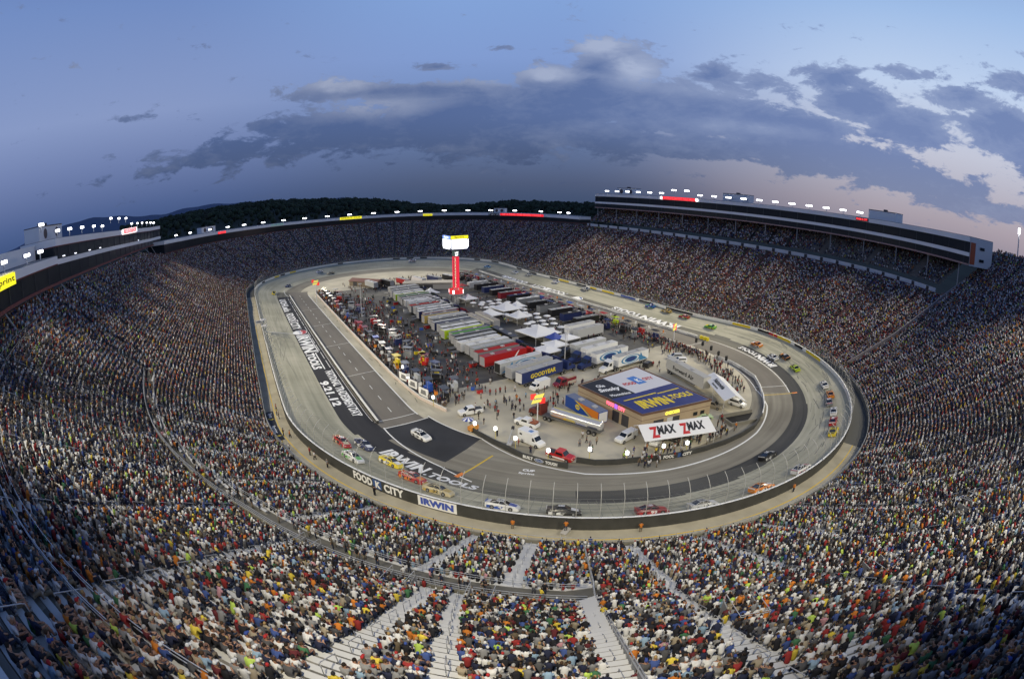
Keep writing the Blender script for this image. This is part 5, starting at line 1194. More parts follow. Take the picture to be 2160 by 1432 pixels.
hauler('black fronted hauler with blue swoosh beside the long red hauler', -20.3, -75.6, 8.5, paintm('silver'), RW, paintm('navy'), swoosh=SWM, rearm=BLK)
hauler('pale roofed tyre maker hauler, inner one of the two with large lettering', -19.6, -80.4, 9.5, paintm('silver'), RG, paintm('navy'), text='GOODYEAR', tmat=M('number_dark'))
hauler('dark blue tyre maker hauler with yellow lettering facing the open concrete', -19.2, -85.0, 10.5, M('deep_blue', (.02, .035, .13), .4), RG, M('deep_blue'), text='GOODYEAR', tmat=M('letter_yellow', (.72, .55, .03), .6), rearm=M('rear_white', (.6, .6, .6), .6))
hauler('blue swoosh hauler with white cab, nearest beside the supermarket roof', 25.6, -86.5, 186., paintm('white'), RG, paintm('white'), L=14, swoosh=SWM)
hauler('blue swoosh hauler with dark cab just behind the white cabbed one', 22., -81.0, 186., paintm('white'), RG, paintm('navy'), L=14, swoosh=SWM)
hauler('white roofed hauler with red line behind the two blue swoosh haulers', 22.5, -75.6, 186., paintm('white'), RW, paintm('navy'), L=14)
hauler('pale hauler third behind the two blue swoosh haulers', 22., -70.5, 187., paintm('silver'), RW, paintm('black'), L=14)
hauler('pale hauler beside the right hand tents', 33., -56.5, 187., paintm('silver'), RG, None, L=13); hauler('pale hauler behind the other beside the right hand tents', 33.5, -51., 187., paintm('white'), RG, None, L=13)
hauler('black tyre maker hauler with yellow cab parked lengthwise among the tents', -2.4, -55.5, 88., paintm('black'), M('roof_dark', (.06, .06, .065), .5), paintm('yellow'), text='GOODYEAR', tmat=M('letter_yellow'))
hauler('tan white trailer parked lengthwise left of its twin behind the yellow cab', -1.2, -34., 88., M('trailer_cream', (.5, .49, .44), .5), M('roof_tan', (.33, .29, .23), .6), None, L=16); hauler('tan white trailer parked lengthwise right of its twin behind the yellow cab', 3., -33.5, 88., M('trailer_cream'), M('roof_tan'), None, L=16)
hauler('white trailer parked lengthwise below the scoreboard pylon', -1.2, 3.5, 90., paintm('white'), RW, None, L=17)
hauler('grey roofed shipping hauler standing behind the supermarket roofed building', 24.8, -97.6, -103., M('trailer_cream'), M('roof_dull'), None, L=18, text='Forward Air', tmat=M('number_dark'), h=4.3)
t = hauler('blue and orange parts trailer parked against the left side of the building', -16.2, -115.2, 90.5, M('parts_blue', (.02, .07, .3), .4), M('roof_slate', (.15, .17, .24), .5), None, L=12., h=3.9, rearm=M('rear_white'))
b = MB()
for s in (-1, 1):
    b.add([(.1, s*1.315, 1.2), (.1, s*1.315, 3.85), (7.6, s*1.315, 3.85)], [(0, 1, 2)], 0); b.add([(.9, s*1.32, 1.2), (1.5, s*1.32, 1.2), (8.6, s*1.32, 3.85), (7.6, s*1.32, 3.85)], [(0, 1, 2, 3)], 1)
    b.add([(7.4+.9*math.cos(q*PI/3), s*1.325, 2.5+.7*math.sin(q*PI/3)) for q in range(6)], [tuple(range(6))], 1)
b.build('side_graphic', [M('grad_orange', (.65, .2, .02), .5), M('letter_yellow')], t)
b = MB(); word(b, 'NAPA', lambda X, Y: (7.95-X, 1.34, 2.3+Y), 1.1, .4, bold=.03); b.build('side_lettering', M('sign_blue'), t)
# fuel tanker
t = thing('fuel_tanker', 'silver fuel tanker with orange flame stripe and dark red cab beside the parts trailer', 'truck', (-18.9, -118.2, 0), math.atan2(13, -4.8))
b = MB(); n = 14
prof_ = [[(x, 1.2*s_*math.cos(2*PI*k/n), 2.25+1.1*s_*math.sin(2*PI*k/n)) for k in range(n)] for x, s_ in ((0., .7), (.3, .97), (.6, 1.), (12.4, 1.), (12.7, .97), (12.95, .7))]
b.loft(prof_); b.build('tank', M('tank_silver', (.62, .62, .62), .25, metal=.5), t, True)
b = MB()
for s in (-1, 1):
    for (x0_, x1_, z0_, z1_, mi) in ((8.4, 12.4, 1.75, 2.5, 0), (6.2, 9.4, 1.6, 2.15, 1), (3.2, 6.2, 1.55, 2.0, 2), (.6, 3.2, 1.55, 2.0, 3)):
        f = lambda z: s*(1.215*math.sqrt(max(0, 1-((z-2.25)/1.1)**2))+.01); b.quad((x0_, f(z0_), z0_), (x1_, f(z0_), z0_), (x1_-.5, f(z1_), z1_), (x0_, f(z1_), z1_), mi)
b.build('side_graphic', [M('grad_orange'), M('letter_yellow'), LW, M('deep_blue')], t)
b = MB(); word(b, 'SUNOCO', lambda X, Y: (5.9-X, 1.2, 1.62+Y), 2.4, .3, bold=.03); b.build('side_lettering', M('sign_blue'), t)
b = MB(); b.box((0., -.85, .85), (12.6, .85, 1.25)); b.box((1., -1.1, .5), (2., 1.1, .9)); b.build('chassis', M('under_grey'), t)
b = MB(); b.box((.5, -.25, 3.33), (12.4, .25, 3.4)); b.build('walkway_strip', M('strip_yellow', (.5, .45, .2), .6), t)
for xx in (1.3, 2.6):
    for s in (-1, 1): b = MB(); wheel(b, xx, s*1.05, .5, .45, s); b.build('wheel', [TYRE, RIM], t)
tractor_parts(t, 15.2, M('cab_brown', (.13, .03, .02), .35))
# pickups, vans, ambulance, service trucks
def van(name, label, cat, x, y, deg, rows_, glass, paint_, wheels=(-1.6, 1.6), wr=.38, hw=.95, extra=None, glassm=WIN):
    t = thing(name, label, cat, (x, y, 0), math.radians(deg)); b = MB(); b.loft(sect(rows_)); b.build('body', paint_, t)
    for nm, pts in glass:
        b = MB(); b.add(pts, [tuple(range(len(pts)))]); b.build(nm, glassm, t)
    for xx in wheels:
        for s in (-1, 1): b = MB(); wheel(b, xx, s*(hw-.1), wr, .26, s); b.build('wheel', [TYRE, RIM], t)
    for s in (-1, 1): b = MB(); b.box((rows_[-1][0], s*.55-.14, .7), (rows_[-1][0]+.03, s*.55+.14, .88)); b.build('headlight', M('headlamp'), t)
    if extra: extra(t)
    return t
def sides(pts, hw): return [('side_window', [(x, s*hw, z) for x, z in pts]) for s in (-1, 1)]
def pickup(label, x, y, deg, pm, cover=False, extra=None):
    rows_ = [(-2.9, .93, .45, .9, 1.15, .97), (-2.8, .97, .4, .95, 1.2 if not cover else 1.85, .95), (-.85, .98, .35, 1., 1.2 if not cover else 1.85, .95), (-.8, .98, .35, 1.05, 1.92, .84), (.75, .98, .35, 1.05, 1.9, .84), (1.45, .98, .35, 1.05, 1.25, .88), (2.7, .95, .4, .95, 1.12, .9), (2.85, .9, .45, .8, .95, .95)]
    gl = [('windshield', [(.82, -.74, 1.87), (.82, .74, 1.87), (1.44, .82, 1.3), (1.44, -.82, 1.3)])]+sides([(-.6, 1.2), (.95, 1.2), (.72, 1.75), (-.6, 1.75)], .945)
    def ex(t):
        if not cover:
            b = MB(); b.box((-2.75, -.78, 1.16), (-.95, .78, 1.225)); b.build('cargo_bed', M('bed_dark', (.06, .06, .06), .7), t)
        if extra: extra(t)
    return van('pickup_truck', label, 'pickup truck', x, y, deg, rows_, gl, pm, (-1.75, 1.85), .42, .98, ex)
WP = M('paint_white')
pickup('white pickup truck with its nose towards pit road at the end of the pit crews', -37.6, -93.8, 176, WP)
def tow(t):
    b = MB(); b.bar((-2.4, 0, 1.2), (-1.4, 0, 2.1), .12, 5); b.bar((-1.4, 0, 2.1), (-3.2, 0, 1.9), .1, 5); b.box((-2.6, -.6, 1.2), (-1.2, .6, 1.5)); b.build('tow_boom', M('boom_rust', (.3, .1, .05), .6), t)
pickup('white tow truck with rusty boom below the near yellow fuel sign', -29.7, -105.6, 112, WP, False, tow)
pickup('white pickup truck with covered bed and open hood view beside the white awning', -15.8, -122.5, 189, WP, True)
def redtop(t):
    b = MB(); b.box((-.75, -.86, 1.925), (.8, .86, 1.96)); b.build('light_bar', M('bar_red', (.5, .05, .04), .4), t)
    for s in (-1, 1):
        b = MB(); b.quad((-2.7, s*.985, .45), (1.9, s*.992, .42), (1.2, s*.992, .8), (-2.7, s*.985, .62)); b.build('side_stripe', LW, t)
pickup('red and white pickup truck parked behind the slogan wall', -32., -121.4, -67, paintm('red'), False, redtop)
amb = [(-3., .98, .4, 1., 2.75, .98), (-2.9, 1.05, .35, 1., 2.8, .98), (.9, 1.05, .35, 1., 2.8, .98), (.95, 1., .35, 1., 2.2, .85), (1.3, 1., .35, 1.05, 2.15, .82), (2.0, .98, .38, 1.05, 1.35, .85), (3.0, .92, .42, .9, 1.1, .9), (3.1, .88, .45, .8, .95, .95)]
def ambx(t):
    for s in (-1, 1):
        b = MB(); b.quad((-2.4, s*1.056, 1.75), (-1.7, s*1.056, 1.75), (-1.7, s*1.05, 2.15), (-2.4, s*1.05, 2.15)); b.build('box_window', WIN, t)
    b = MB(); b.box((-.6, -.45, 2.8), (.3, .45, 2.82)); b.build('roof_mark', M('mark_blue', (.12, .25, .5), .5), t)
van('ambulance', 'white ambulance parked behind the slogan wall beside the red pickup', 'ambulance', -33.4, -113.2, -76, amb, [('windshield', [(1.36, -.78, 2.1), (1.36, .78, 2.1), (1.98, .8, 1.4), (1.98, -.8, 1.4)])]+sides([(1.0, 1.3), (1.75, 1.3), (1.35, 2.), (1.0, 2.)], .96), WP, (-1.7, 2.1), .42, 1.02, ambx)
vr = [(-2.7, .95, .35, 1., 1.95, .88), (-2.6, .98, .32, 1.05, 2.1, .86), (1.3, .98, .32, 1.05, 2.08, .84), (2.0, .96, .34, 1.05, 1.4, .85), (2.7, .9, .4, .85, 1.1, .9), (2.8, .86, .42, .75, .9, .95)]
van('passenger_van', 'white passenger van with dark windows under the white awning edge', 'van', -11., -127.3, 202, vr, [('windshield', [(1.36, -.78, 2.02), (1.36, .78, 2.02), (1.98, .78, 1.45), (1.98, -.78, 1.45)])]+sides([(-2.3, 1.3), (1.5, 1.3), (1.2, 1.9), (-2.3, 1.9)], .955), WP, (-1.7, 1.8), .38, .97)
sr = [(-2.4, .9, .35, .95, 1.5, .85), (-2.25, .94, .3, 1., 1.72, .82), (.3, .94, .3, 1., 1.75, .8), (1.2, .94, .3, 1., 1.12, .86), (2.2, .9, .35, .9, 1.02, .9), (2.35, .85, .4, .75, .88, .95)]
sg_ = [('windshield', [(.38, -.7, 1.7), (.38, .7, 1.7), (1.18, .78, 1.16), (1.18, -.78, 1.16)])]+sides([(-2.0, 1.12), (.9, 1.12), (.35, 1.6), (-1.9, 1.6)], .9)
van('parked_suv', 'gold estate car parked right of the supermarket roofed building', 'car', 14.2, -122.8, -72, sr, sg_, M('paint_champagne', (.34, .3, .22), .3, metal=.3), (-1.4, 1.45), .36, .92)
van('parked_suv', 'white estate car facing the crowd beside the insurer tent', 'car', 20.6, -126., -80, sr, sg_, WP, (-1.4, 1.45), .36, .92)
van('parked_suv', 'white estate car under the right part of the white awning', 'car', -1.6, -130.2, 198, sr, sg_, WP, (-1.4, 1.45), .36, .92)
van('parked_suv', 'dark grey car in the middle beneath the white awning', 'car', -6.3, -129.0, 198, sr, sg_, M('paint_graphite', (.08, .08, .085), .3, metal=.4), (-1.4, 1.45), .36, .92)
van('parked_car', 'pale green car with black hood behind the white awning', 'car', 6.8, -125.6, -30, [(-2.3, .85, .3, .8, .98, .9), (-1.4, .92, .28, .85, 1.05, .88), (-.9, .92, .28, .88, 1.4, .7), (.3, .92, .28, .88, 1.38, .7), (1.0, .92, .28, .85, 1., .88), (2.1, .88, .32, .7, .82, .9), (2.25, .8, .36, .6, .66, .95)], [('windshield', [(.35, -.6, 1.35), (.35, .6, 1.35), (1., .75, 1.03), (1., -.75, 1.03)])]+sides([(-1.1, .95), (.8, .95), (.3, 1.3), (-.9, 1.3)], .84), M('paint_mint', (.32, .45, .25), .3), (-1.35, 1.4), .33, .9)
for (x, y, dg, c, lab) in ((33.6, -94., 150, 'white', 'white car parked behind the grey shipping hauler'), (35.5, -90.5, 150, 'silver', 'silver car parked second behind the grey shipping hauler'), (22.4, -91.2, 20, 'black', 'black jeep at the far end of the grey shipping hauler')):
    van('parked_suv', lab, 'car', x, y, dg, sr, sg_, paintm(c), (-1.4, 1.45), .36, .92)
br = [(-3.1, 1., .5, 1.1, 2.7, .98), (.7, 1.02, .5, 1.1, 2.75, .98), (.75, 1., .5, 1.1, 2.3, .92), (1.5, 1., .5, 1.1, 2.25, .9), (2.2, .98, .5, 1.1, 1.5, .92), (2.6, .95, .55, 1., 1.2, .95)]
van('service_truck', 'white box service truck in front of the dark blue tyre maker hauler', 'truck', -15.6, -89.2, 190, br, [('windshield', [(1.53, -.85, 2.2), (1.53, .85, 2.2), (2.2, .86, 1.55), (2.2, -.86, 1.55)])]+sides([(.85, 1.5), (1.8, 1.5), (1.5, 2.15), (.85, 2.15)], .97), WP, (-1.9, 1.7), .45, 1.)
def fire(t):
    b = MB(); b.box((-3.2, -.9, 2.2), (-.3, .9, 2.6)); b.build('equipment_rack', M('rack_tan', (.4, .33, .26), .6), t); b = MB(); b.box((1.2, -.8, 2.52), (1.6, .8, 2.7)); b.build('light_bar', M('bar_red'), t)
    b = MB()
    for s in (-1, 1): b.quad((-3.4, s*1.06, .7), (-.2, s*1.06, .7), (-.2, s*1.06, 1.5), (-3.4, s*1.06, 1.5))
    b.build('side_locker', M('locker_tan', (.42, .36, .3), .5), t)
van('fire_truck', 'red fire truck with pale rear lockers beside the white service truck', 'fire truck', -8.4, -90.4, 188, [(-3.5, 1.02, .5, 1.2, 2.2, .97), (-.2, 1.04, .5, 1.2, 2.2, .97), (0., 1.04, .5, 1.2, 2.45, .9), (1.9, 1.04, .5, 1.2, 2.45, .9), (2.5, 1.02, .5, 1.1, 1.5, .92), (3.4, .95, .55, 1., 1.25, .95)], [('windshield', [(1.95, -.85, 2.4), (1.95, .85, 2.4), (2.5, .88, 1.55), (2.5, -.88, 1.55)])]+sides([(.2, 1.5), (2., 1.5), (1.8, 2.2), (.2, 2.2)], 1.03), paintm('maroon'), (-2.1, 2.), .48, 1.02, fire)
# ------------------------------------------------------------------ the supermarket-sponsored building
NEARC, LEFTC, RIGHTC, FARC = [np.array(p) for p in ((-11.4, -122.4), (-12.3, -101.2), (8.4, -125.9), (9.4, -98.9))]
HB = 4.6
bl = thing('garage_building', 'tan flat roofed building with black, white and blue advertising painted on its roof', 'building')
rp = lambda s, t: (NEARC*(1-s)+RIGHTC*s)*(1-t)+(LEFTC*(1-s)+FARC*s)*t      # s along the near edge, t away from the near edge
TAN = M('wall_tan', (.4, .31, .2), .8, noise=.08, scale=.4); TRM = M('trim_brown', (.13, .07, .045), .7)
b = MB(); cs = [NEARC, RIGHTC, FARC, LEFTC]; ce = sum(cs)/4
b.loft([[(*c, -.1) for c in cs], [(*c, HB) for c in cs]]); b.build('wall', TAN, bl)
b = MB(); o_ = [ce+(c-ce)*1.012 for c in cs]; i_ = [ce+(c-ce)*.985 for c in cs]
for k in range(4): q = (k+1) % 4; b.loft([[(*o_[k], HB-.25), (*o_[k], HB+.14), (*i_[k], HB+.14), (*i_[k], HB-.25)], [(*o_[q], HB-.25), (*o_[q], HB+.14), (*i_[q], HB+.14), (*i_[q], HB-.25)]], cap=False)
b.build('roof_trim', TRM, bl)
def rq(s0, s1, t0, t1, z): return [(*rp(s0, t0), z), (*rp(s1, t0), z), (*rp(s1, t1), z), (*rp(s0, t1), z)]
rf = MB(); rf.quad(*rq(.015, .985, .015, .985, HB+.01)); ro = rf.build('roof', M('roof_dull'), bl)
for nm, q, m in (('blue_panel', (.02, .98, .02, .475), M('roof_blue', (.025, .035, .16), .6, noise=.12, scale=.3)), ('black_panel', (.02, .37, .475, .98), M('roof_black', (.018, .018, .02), .6)), ('white_panel', (.37, .98, .475, .98), M('roof_paper', (.6, .6, .63), .6))):
    b = MB(); b.quad(*rq(*q, HB+.03)); b.build(nm, m, ro)
def rw_(s, s0, t0, wd, h, m, nm='roof_lettering', bold=.05, slant=0., mb=None):
    e1 = (RIGHTC-NEARC)/np.linalg.norm(RIGHTC-NEARC); e2 = np.array([-e1[1], e1[0]])
    p0 = rp(s0, t0); b = mb or MB(); word(b, s, lambda X, Y: (*(p0+e1*X+e2*Y), HB+.06), wd, h, bold=bold, slant=slant)
    return b if mb else b.build(nm, m, ro)
LY = M('letter_yellow'); 
rw_('IRWIN', .13, .11, 8.8, 4.4, LY, bold=.06); rw_('.TOOLS', .60, .17, 6.7, 2.6, LY, bold=.05)
b = MB(); b.quad(*rq(.1, .58, .365, .385, HB+.055)); b.quad(*rq(.58, .93, .345, .362, HB+.055)); b.build('roof_stripe', LY, ro)
rw_('Smoky', .045, .66, 5.6, 2.6, LW, bold=.05, slant=.15); rw_('Ole', .12, .80, 2.2, 1.7, LW, bold=.04); rw_('Moonshine', .075, .525, 5.4, 1.35, LW, bold=.03)
rw_('FOOD', .43, .68, 3.6, 1.7, PAN_C['r'], bold=.05); rw_('CITY', .75, .68, 3.2, 1.7, PAN_C['r'], bold=.05)
b = MB(); b.quad(*rq(.605, .735, .63, .83, HB+.05)); b.build('roof_badge', M('badge_blue', (.06, .2, .55), .6), ro); rw_('K', .645, .68, 1.4, 2.2, LW, bold=.05)
def wallpt(p, q, off):
    e = (q-p)/np.linalg.norm(q-p); n = np.array([e[1], -e[0]]); return lambda X, Y: (*(p+e*X+n*off), Y)
fl_ = wallpt(LEFTC, NEARC, .05); fr_ = wallpt(NEARC, RIGHTC, .05)
def wq(name, f, x0, x1, z0, z1, m, parent=bl): b = MB(); b.quad(f(x0, z0), f(x1, z0), f(x1, z1), f(x0, z1)); return b.build(name, m, parent)
for f, L in ((fl_, 21.2), (fr_, 20.)):
    for z in (3.1,): wq('wall_band', wallpt(*((LEFTC, NEARC) if f is fl_ else (NEARC, RIGHTC)), .03), 0, L, z, z+.1, TRM)
for x0 in (12.2, 15.2): wq('garage_door', fl_, x0, x0+2.2, 0, 2.7, M('door_dark', (.05, .05, .055), .6))
wq('garage_door', fl_, 16., 17.4, 0, 2.6, M('door_blue', (.04, .06, .25), .6)) if False else None
for x0, x1, m in ((3.2, 6., M('door_dark')), (7., 9., M('door_white', (.6, .6, .58), .5)), (8.6, 10.6, M('door_dark'))): wq('garage_door', fr_ if x0 != 8.6 else wallpt(NEARC, RIGHTC, .08), x0, x1, 0, 2.6, m)
for x0 in (14.8, 17.): wq('window', fr_, x0, x0+1.3, 1.5, 2.4, GLS)
NEON = M('neon_pink', (1, .2, .3), emit=2.4, ecol=(1, .1, .18)); NEOY = M('neon_yellow', (.9, .8, .1), emit=1.2, ecol=(.95, .8, .08))
b = MB(); f = wallpt(LEFTC, NEARC, .14); word(b, 'FOOD', lambda X, Y: f(10.2+X, 3.3+Y), 2.4, .9, bold=.05); word(b, 'CITY', lambda X, Y: f(13.9+X, 3.3+Y), 2.2, .9, bold=.05); b.build('neon_lettering', NEON, bl)
wq('neon_box', f, 12.8, 13.7, 3.2, 4.3, M('neon_violet', (.3, .1, .6), emit=1.2, ecol=(.35, .12, .8)))
b = MB(); f = wallpt(NEARC, RIGHTC, .14); word(b, 'CHECKER', lambda X, Y: f(6.2+X, 3.35+Y), 4.2, .8, bold=.05); b.build('neon_lettering', NEOY, bl)

# ------------------------------------------------------------------ awnings and tents
def awning(label, p, q, w1, w2, zr_, ze1, ze2, words, mat, tmat):
    """Ridge p-q; slopes down w1 metres to the viewer's side and w2 to the other."""
    p, q = np.array(p, float), np.array(q, float); e = (q-p)/np.linalg.norm(q-p); n = np.array([e[1], -e[0]]); L = np.linalg.norm(q-p)
    t = thing('awning', label, 'awning'); b = MB()
    F = lambda X, Y, o=0.: (*(p+e*X+n*(w1*(1-Y))), ze1+(zr_-ze1)*Y+o); G = lambda X, Y: (*(p+e*X-n*(w2*(1-Y))), ze2+(zr_-ze2)*Y)
    b.loft([[F(0, 0), F(0, 1), G(0, 0), (*G(0, 0)[:2], ze2-.12), (*F(0, 1)[:2], zr_-.12), (*F(0, 0)[:2], ze1-.12)], [F(L, 0), F(L, 1), G(L, 0), (*G(L, 0)[:2], ze2-.12), (*F(L, 1)[:2], zr_-.12), (*F(L, 0)[:2], ze1-.12)]]); b.build('canopy', mat, t)
    for X in (.3, L/2, L-.3):
        for g in (F, G): b = MB(); a = g(X, .03); b.bar((a[0], a[1], 0), (a[0], a[1], a[2]-.1), .06, 5); b.build('leg', POLE, t)
    S = math.hypot(w1, zr_-ze1)
    for (s, X0, Y0, ww, hh, m, sl) in words:
        b = MB(); word(b, s, lambda X, Y: F(X0+X, (Y0+Y)/S, .03), ww, hh, bold=.05, slant=sl); b.build('canopy_lettering', m, t)
    return t
RED = PAN_C['r']; BKL = M('number_dark')
awning('long white awning with bold black and red lettering along the near side of the building', (-15.4, -125.2), (.6, -131.2), 4.1, 2.2, 4.4, 2.7, 3.3, [('Z', 1.9, .5, 1.9, 3., RED, 0), ('MAX', 3.5, 1.2, 4.2, 2.4, BKL, .15), ('Z', 9.0, .5, 1.9, 3., RED, 0), ('MAX', 10.6, 1.2, 4.2, 2.4, BKL, .15)], M('canvas_white', (.74, .74, .73), .6), None)
awning('white insurer awning with dark lettering standing right of the building', (24.6, -114.2), (15.6, -128.2), 2.9, 3.3, 4.7, 3.4, 3.0, [('Nationwide', 4.2, 1.4, 6.8, 1.3, BKL, 0), ('Insurance', 5.4, .5, 4.2, .6, BKL, 0)], M('canvas_white'), None)
def tent(label, x, y, w_, h0, h1, mat, deg=6., wall=True):
    t = thing('tent', label, 'tent', (x, y, 0), math.radians(deg)); r = w_/2; b = MB(); n = 6
    rings = []
    for k in range(n+1):
        f = k/n; hw = r*(1-f)+.08*f; z = h0+(h1-h0)*(f**1.7); rings.append([(-hw, -hw, z), (hw, -hw, z), (hw, hw, z), (-hw, hw, z)])
    b.loft([[(-r, -r, h0-.25), (r, -r, h0-.25), (r, r, h0-.25), (-r, r, h0-.25)]]+rings, cap=False); b.ball((0, 0, h1), .12, 5, 4); b.build('canopy', mat, t)
    for sx_i in (-1, 1):
        for sy_i in (-1, 1): c = MB(); c.bar((sx_i*(r-.1), sy_i*(r-.1), 0), (sx_i*(r-.1), sy_i*(r-.1), h0), .06, 4); c.build('leg', POLE, t)
    if wall:
        c = MB(); c.quad((-r+.1, r-.1, 0), (r-.1, r-.1, 0), (r-.1, r-.1, h0-.2), (-r+.1, r-.1, h0-.2)); c.build('side_wall', M('canvas_dim', (.5, .5, .5), .7), t)
    return t
CV = M('canvas_white'); CB = M('canvas_blue', (.05, .08, .32), .6)
for x, y, w_, h0, h1, lab in ((5.2, 36.5, 7, 2.8, 5., 'small white peaked tent farthest away beyond the scoreboard pylon'), (14.5, 14., 7, 2.8, 4.6, 'white peaked tent right of the foot of the scoreboard pylon'), (8.5, -18.5, 8, 2.9, 5., 'white peaked tent behind the two tan trailers'), (19., -13., 10, 3., 5.6, 'large white peaked tent amid the round parasols'), (25.5, -11., 6, 2.8, 4.8, 'white peaked tent right of the large one amid parasols'), 
                              (16.5, -27., 7.5, 2.9, 5., 'white peaked tent midway along the parasol field'), (9.8, -50.5, 11.5, 3., 5.4, 'largest grey white tent beside the black tyre maker hauler'), (7., -64.5, 6.5, 2.6, 3.6, 'flat white tent nearer than the largest tent'), (1.2, -68., 7., 2.6, 3.5, 'flat white tent nearest the red hauler fronts'), (15., -60., 6.5, 2.6, 3.8, 'flat white tent right of the blue canopy')):
    tent(lab, x, y, w_, h0, h1, CV)
tent('dark blue round topped canopy between the white tents', 11.5, -58., 5.5, 2.6, 4.2, CB)
tent('red canopy over the far crews behind the scoreboard pylon', 27., 47., 5, 2.5, 3.4, M('canvas_red', (.45, .05, .04), .6)); tent('red and orange canopy along the back pit crews', 44., 12., 4.5, 2.5, 3.2, M('canvas_red')); tent('dark red canopy beside the back pit wall', 44., -34., 4.5, 2.5, 3.2, M('canvas_red'))
UM = thing('parasol', 'x', 'parasol', group='round white parasols among the tents'); b = MB(); b.loft([[(1.5*math.cos(k*PI/5), 1.5*math.sin(k*PI/5), 2.2) for k in range(10)], [(.9*math.cos(k*PI/5), .9*math.sin(k*PI/5), 2.5) for k in range(10)], [(.05*math.cos(k*PI/5), .05*math.sin(k*PI/5), 2.75) for k in range(10)]]); b.build('canopy', CV, UM)
b = MB(); b.bar((0, 0, 0), (0, 0, 2.5), .04, 5); b.build('pole', POLE, UM); b = MB(); b.bar((0, 0, .72), (0, 0, .78), .55, 10); b.build('table', CV, UM)
k = 0
for i in range(11):
    for j in range(4):
        x = 13.+j*4.1+rr.uniform(-.8, .8)+(i % 2)*1.6; y = 5.-i*5.2+rr.uniform(-1, 1)
        if any(abs(x-a_) < 5.2 and abs(y-b_) < 5.2 for a_, b_ in ((19, -13), (9.8, -50.5), (16.5, -27), (25.5, -11), (14.5, 14), (8.5, -18.5), (11.5, -58))) or y < -50 and x > 22 or x > 27.5: continue
        lab = 'white parasol, %s in the %s row across, counted from the pylon' % (nth(j), nth(i))
        if k == 0: UM.location = (x, y, 0); UM['label'] = lab
        else: dup(UM, (x, y, 0), rr.uniform(0, 1), lab)
        k += 1

for i, (sd, rf_) in enumerate((('black', 'grey'), ('navy', 'black'), ('black', 'silver'), ('grey', 'black'), ('black', 'grey'), ('grey', 'white'), ('black', 'navy'), ('maroon', 'grey'), ('black', 'silver'), ('navy', 'grey'), ('black', 'black'), ('silver', 'white'))):
    hauler('%s trailer with %s roof, %s behind the back pit crews from the close end' % (sd, rf_, nth(i)), 41.5, -44+8.2*i, 184., paintm(sd), roofm(rf_), None, L=11.5, h=3.9)
for i, (sd, rf_) in enumerate((('silver', 'white'), ('black', 'grey'), ('red', 'silver'), ('white', 'white'), ('navy', 'silver'), ('black', 'white'))):
    hauler('%s trailer with %s roof, %s in the far row beyond the pylon' % (sd, rf_, nth(i)), -12+9.*i, 74-1.2*i, 100., paintm(sd), roofm(rf_), None, L=12, h=3.9)

# ------------------------------------------------------------------ scoreboard pylon
jt = thing('scoreboard_pylon', 'tall red lit scoring pylon carrying a four sided video board above the haulers', 'scoreboard', (9.1, 14.8, 0))
b = MB()
for sx_i in (-1, 1):
    for sy_i in (-1, 1): b.bar((sx_i*.7, sy_i*.7, 0), (sx_i*.7, sy_i*.7, 25.6), .16, 6)
for z in range(1, 24, 2):
    for s in (-1, 1): b.bar((-.7, s*.7, z), (.7, s*.7, z+2), .07, 4); b.bar((s*.7, -.7, z), (s*.7, .7, z+2), .07, 4)
b.build('lattice_mast', POLE, jt)
b = MB(); b.bar((0, 0, 4.8), (0, 0, 5.4), 3.7, 8); b.build('platform', M('platform_grey', (.3, .3, .29), .6), jt)
b = MB(); b.bar((0, 0, 5.45), (0, 0, 7.4), 3.4, 8, cap=False); b.build('ring_sign', M('led_ring', (.6, .04, .04), emit=.4, ecol=(1, .06, .07)), jt)
b = MB()
for k in range(8):
    if k % 2: a0, a1 = (k-.16)*PI/4, (k+.16)*PI/4; b.quad((3.42*math.cos(a0), 3.42*math.sin(a0), 5.6), (3.42*math.cos(a1), 3.42*math.sin(a1), 5.6), (3.42*math.cos(a1), 3.42*math.sin(a1), 7.2), (3.42*math.cos(a0), 3.42*math.sin(a0), 7.2))
b.build('ring_logo', LEDW, jt)
b = MB(); b.box((-1.15, -1.15, 8.), (1.15, 1.15, 22.)); b.build('led_column', M('led_column', (.5, .015, .03), emit=.75, ecol=(1, .03, .07)), jt)
b = MB()
for k in range(20):
    for (x0, x1) in ((-1.1, -.35),): z = 8.4+k*.67; b.quad((x0, -1.17, z), (x1, -1.17, z), (x1, -1.17, z+.45), (x0, -1.17, z+.45)); b.quad((-1.17, -.9, z), (-1.17, -.1, z), (-1.17, -.1, z+.45), (-1.17, -.9, z+.45))
b.build('number_panel', BLK, jt)
b = MB()
for k in range(20):
    z = 8.44+k*.67; b.v.__class__; word(b, str((k*7+5) % 43+1), lambda X, Y: (-1.02+X, -1.19, z+Y), .55, .36, bold=.02)
b.build('car_number', M('led_amber', (.95, .85, .5), emit=1.6, ecol=(1, .9, .6)), jt)
b = MB(); b.box((-1.15, -1.15, 22.1), (1.15, 1.15, 24.6)); b.build('lap_panel', M('lap_panel', (.05, .09, .08), .4, emit=.1, ecol=(.3, .5, .45)), jt)
b = MB(); word(b, 'LAP', lambda X, Y: (-.8+X, -1.17, 23.5+Y), 1.6, .7, bold=.03); word(b, '287', lambda X, Y: (-.8+X, -1.17, 22.4+Y), 1.6, .8, bold=.03); b.build('lap_lettering', LEDW, jt)
b = MB(); b.box((-4.3, -4.3, 25.4), (4.3, 4.3, 31.7)); b.build('board_housing', M('housing_blue', (.03, .05, .14), .5), jt)
SCR = M('screen_white', (1, 1, 1), emit=3.2, ecol=(.96, .98, 1.))
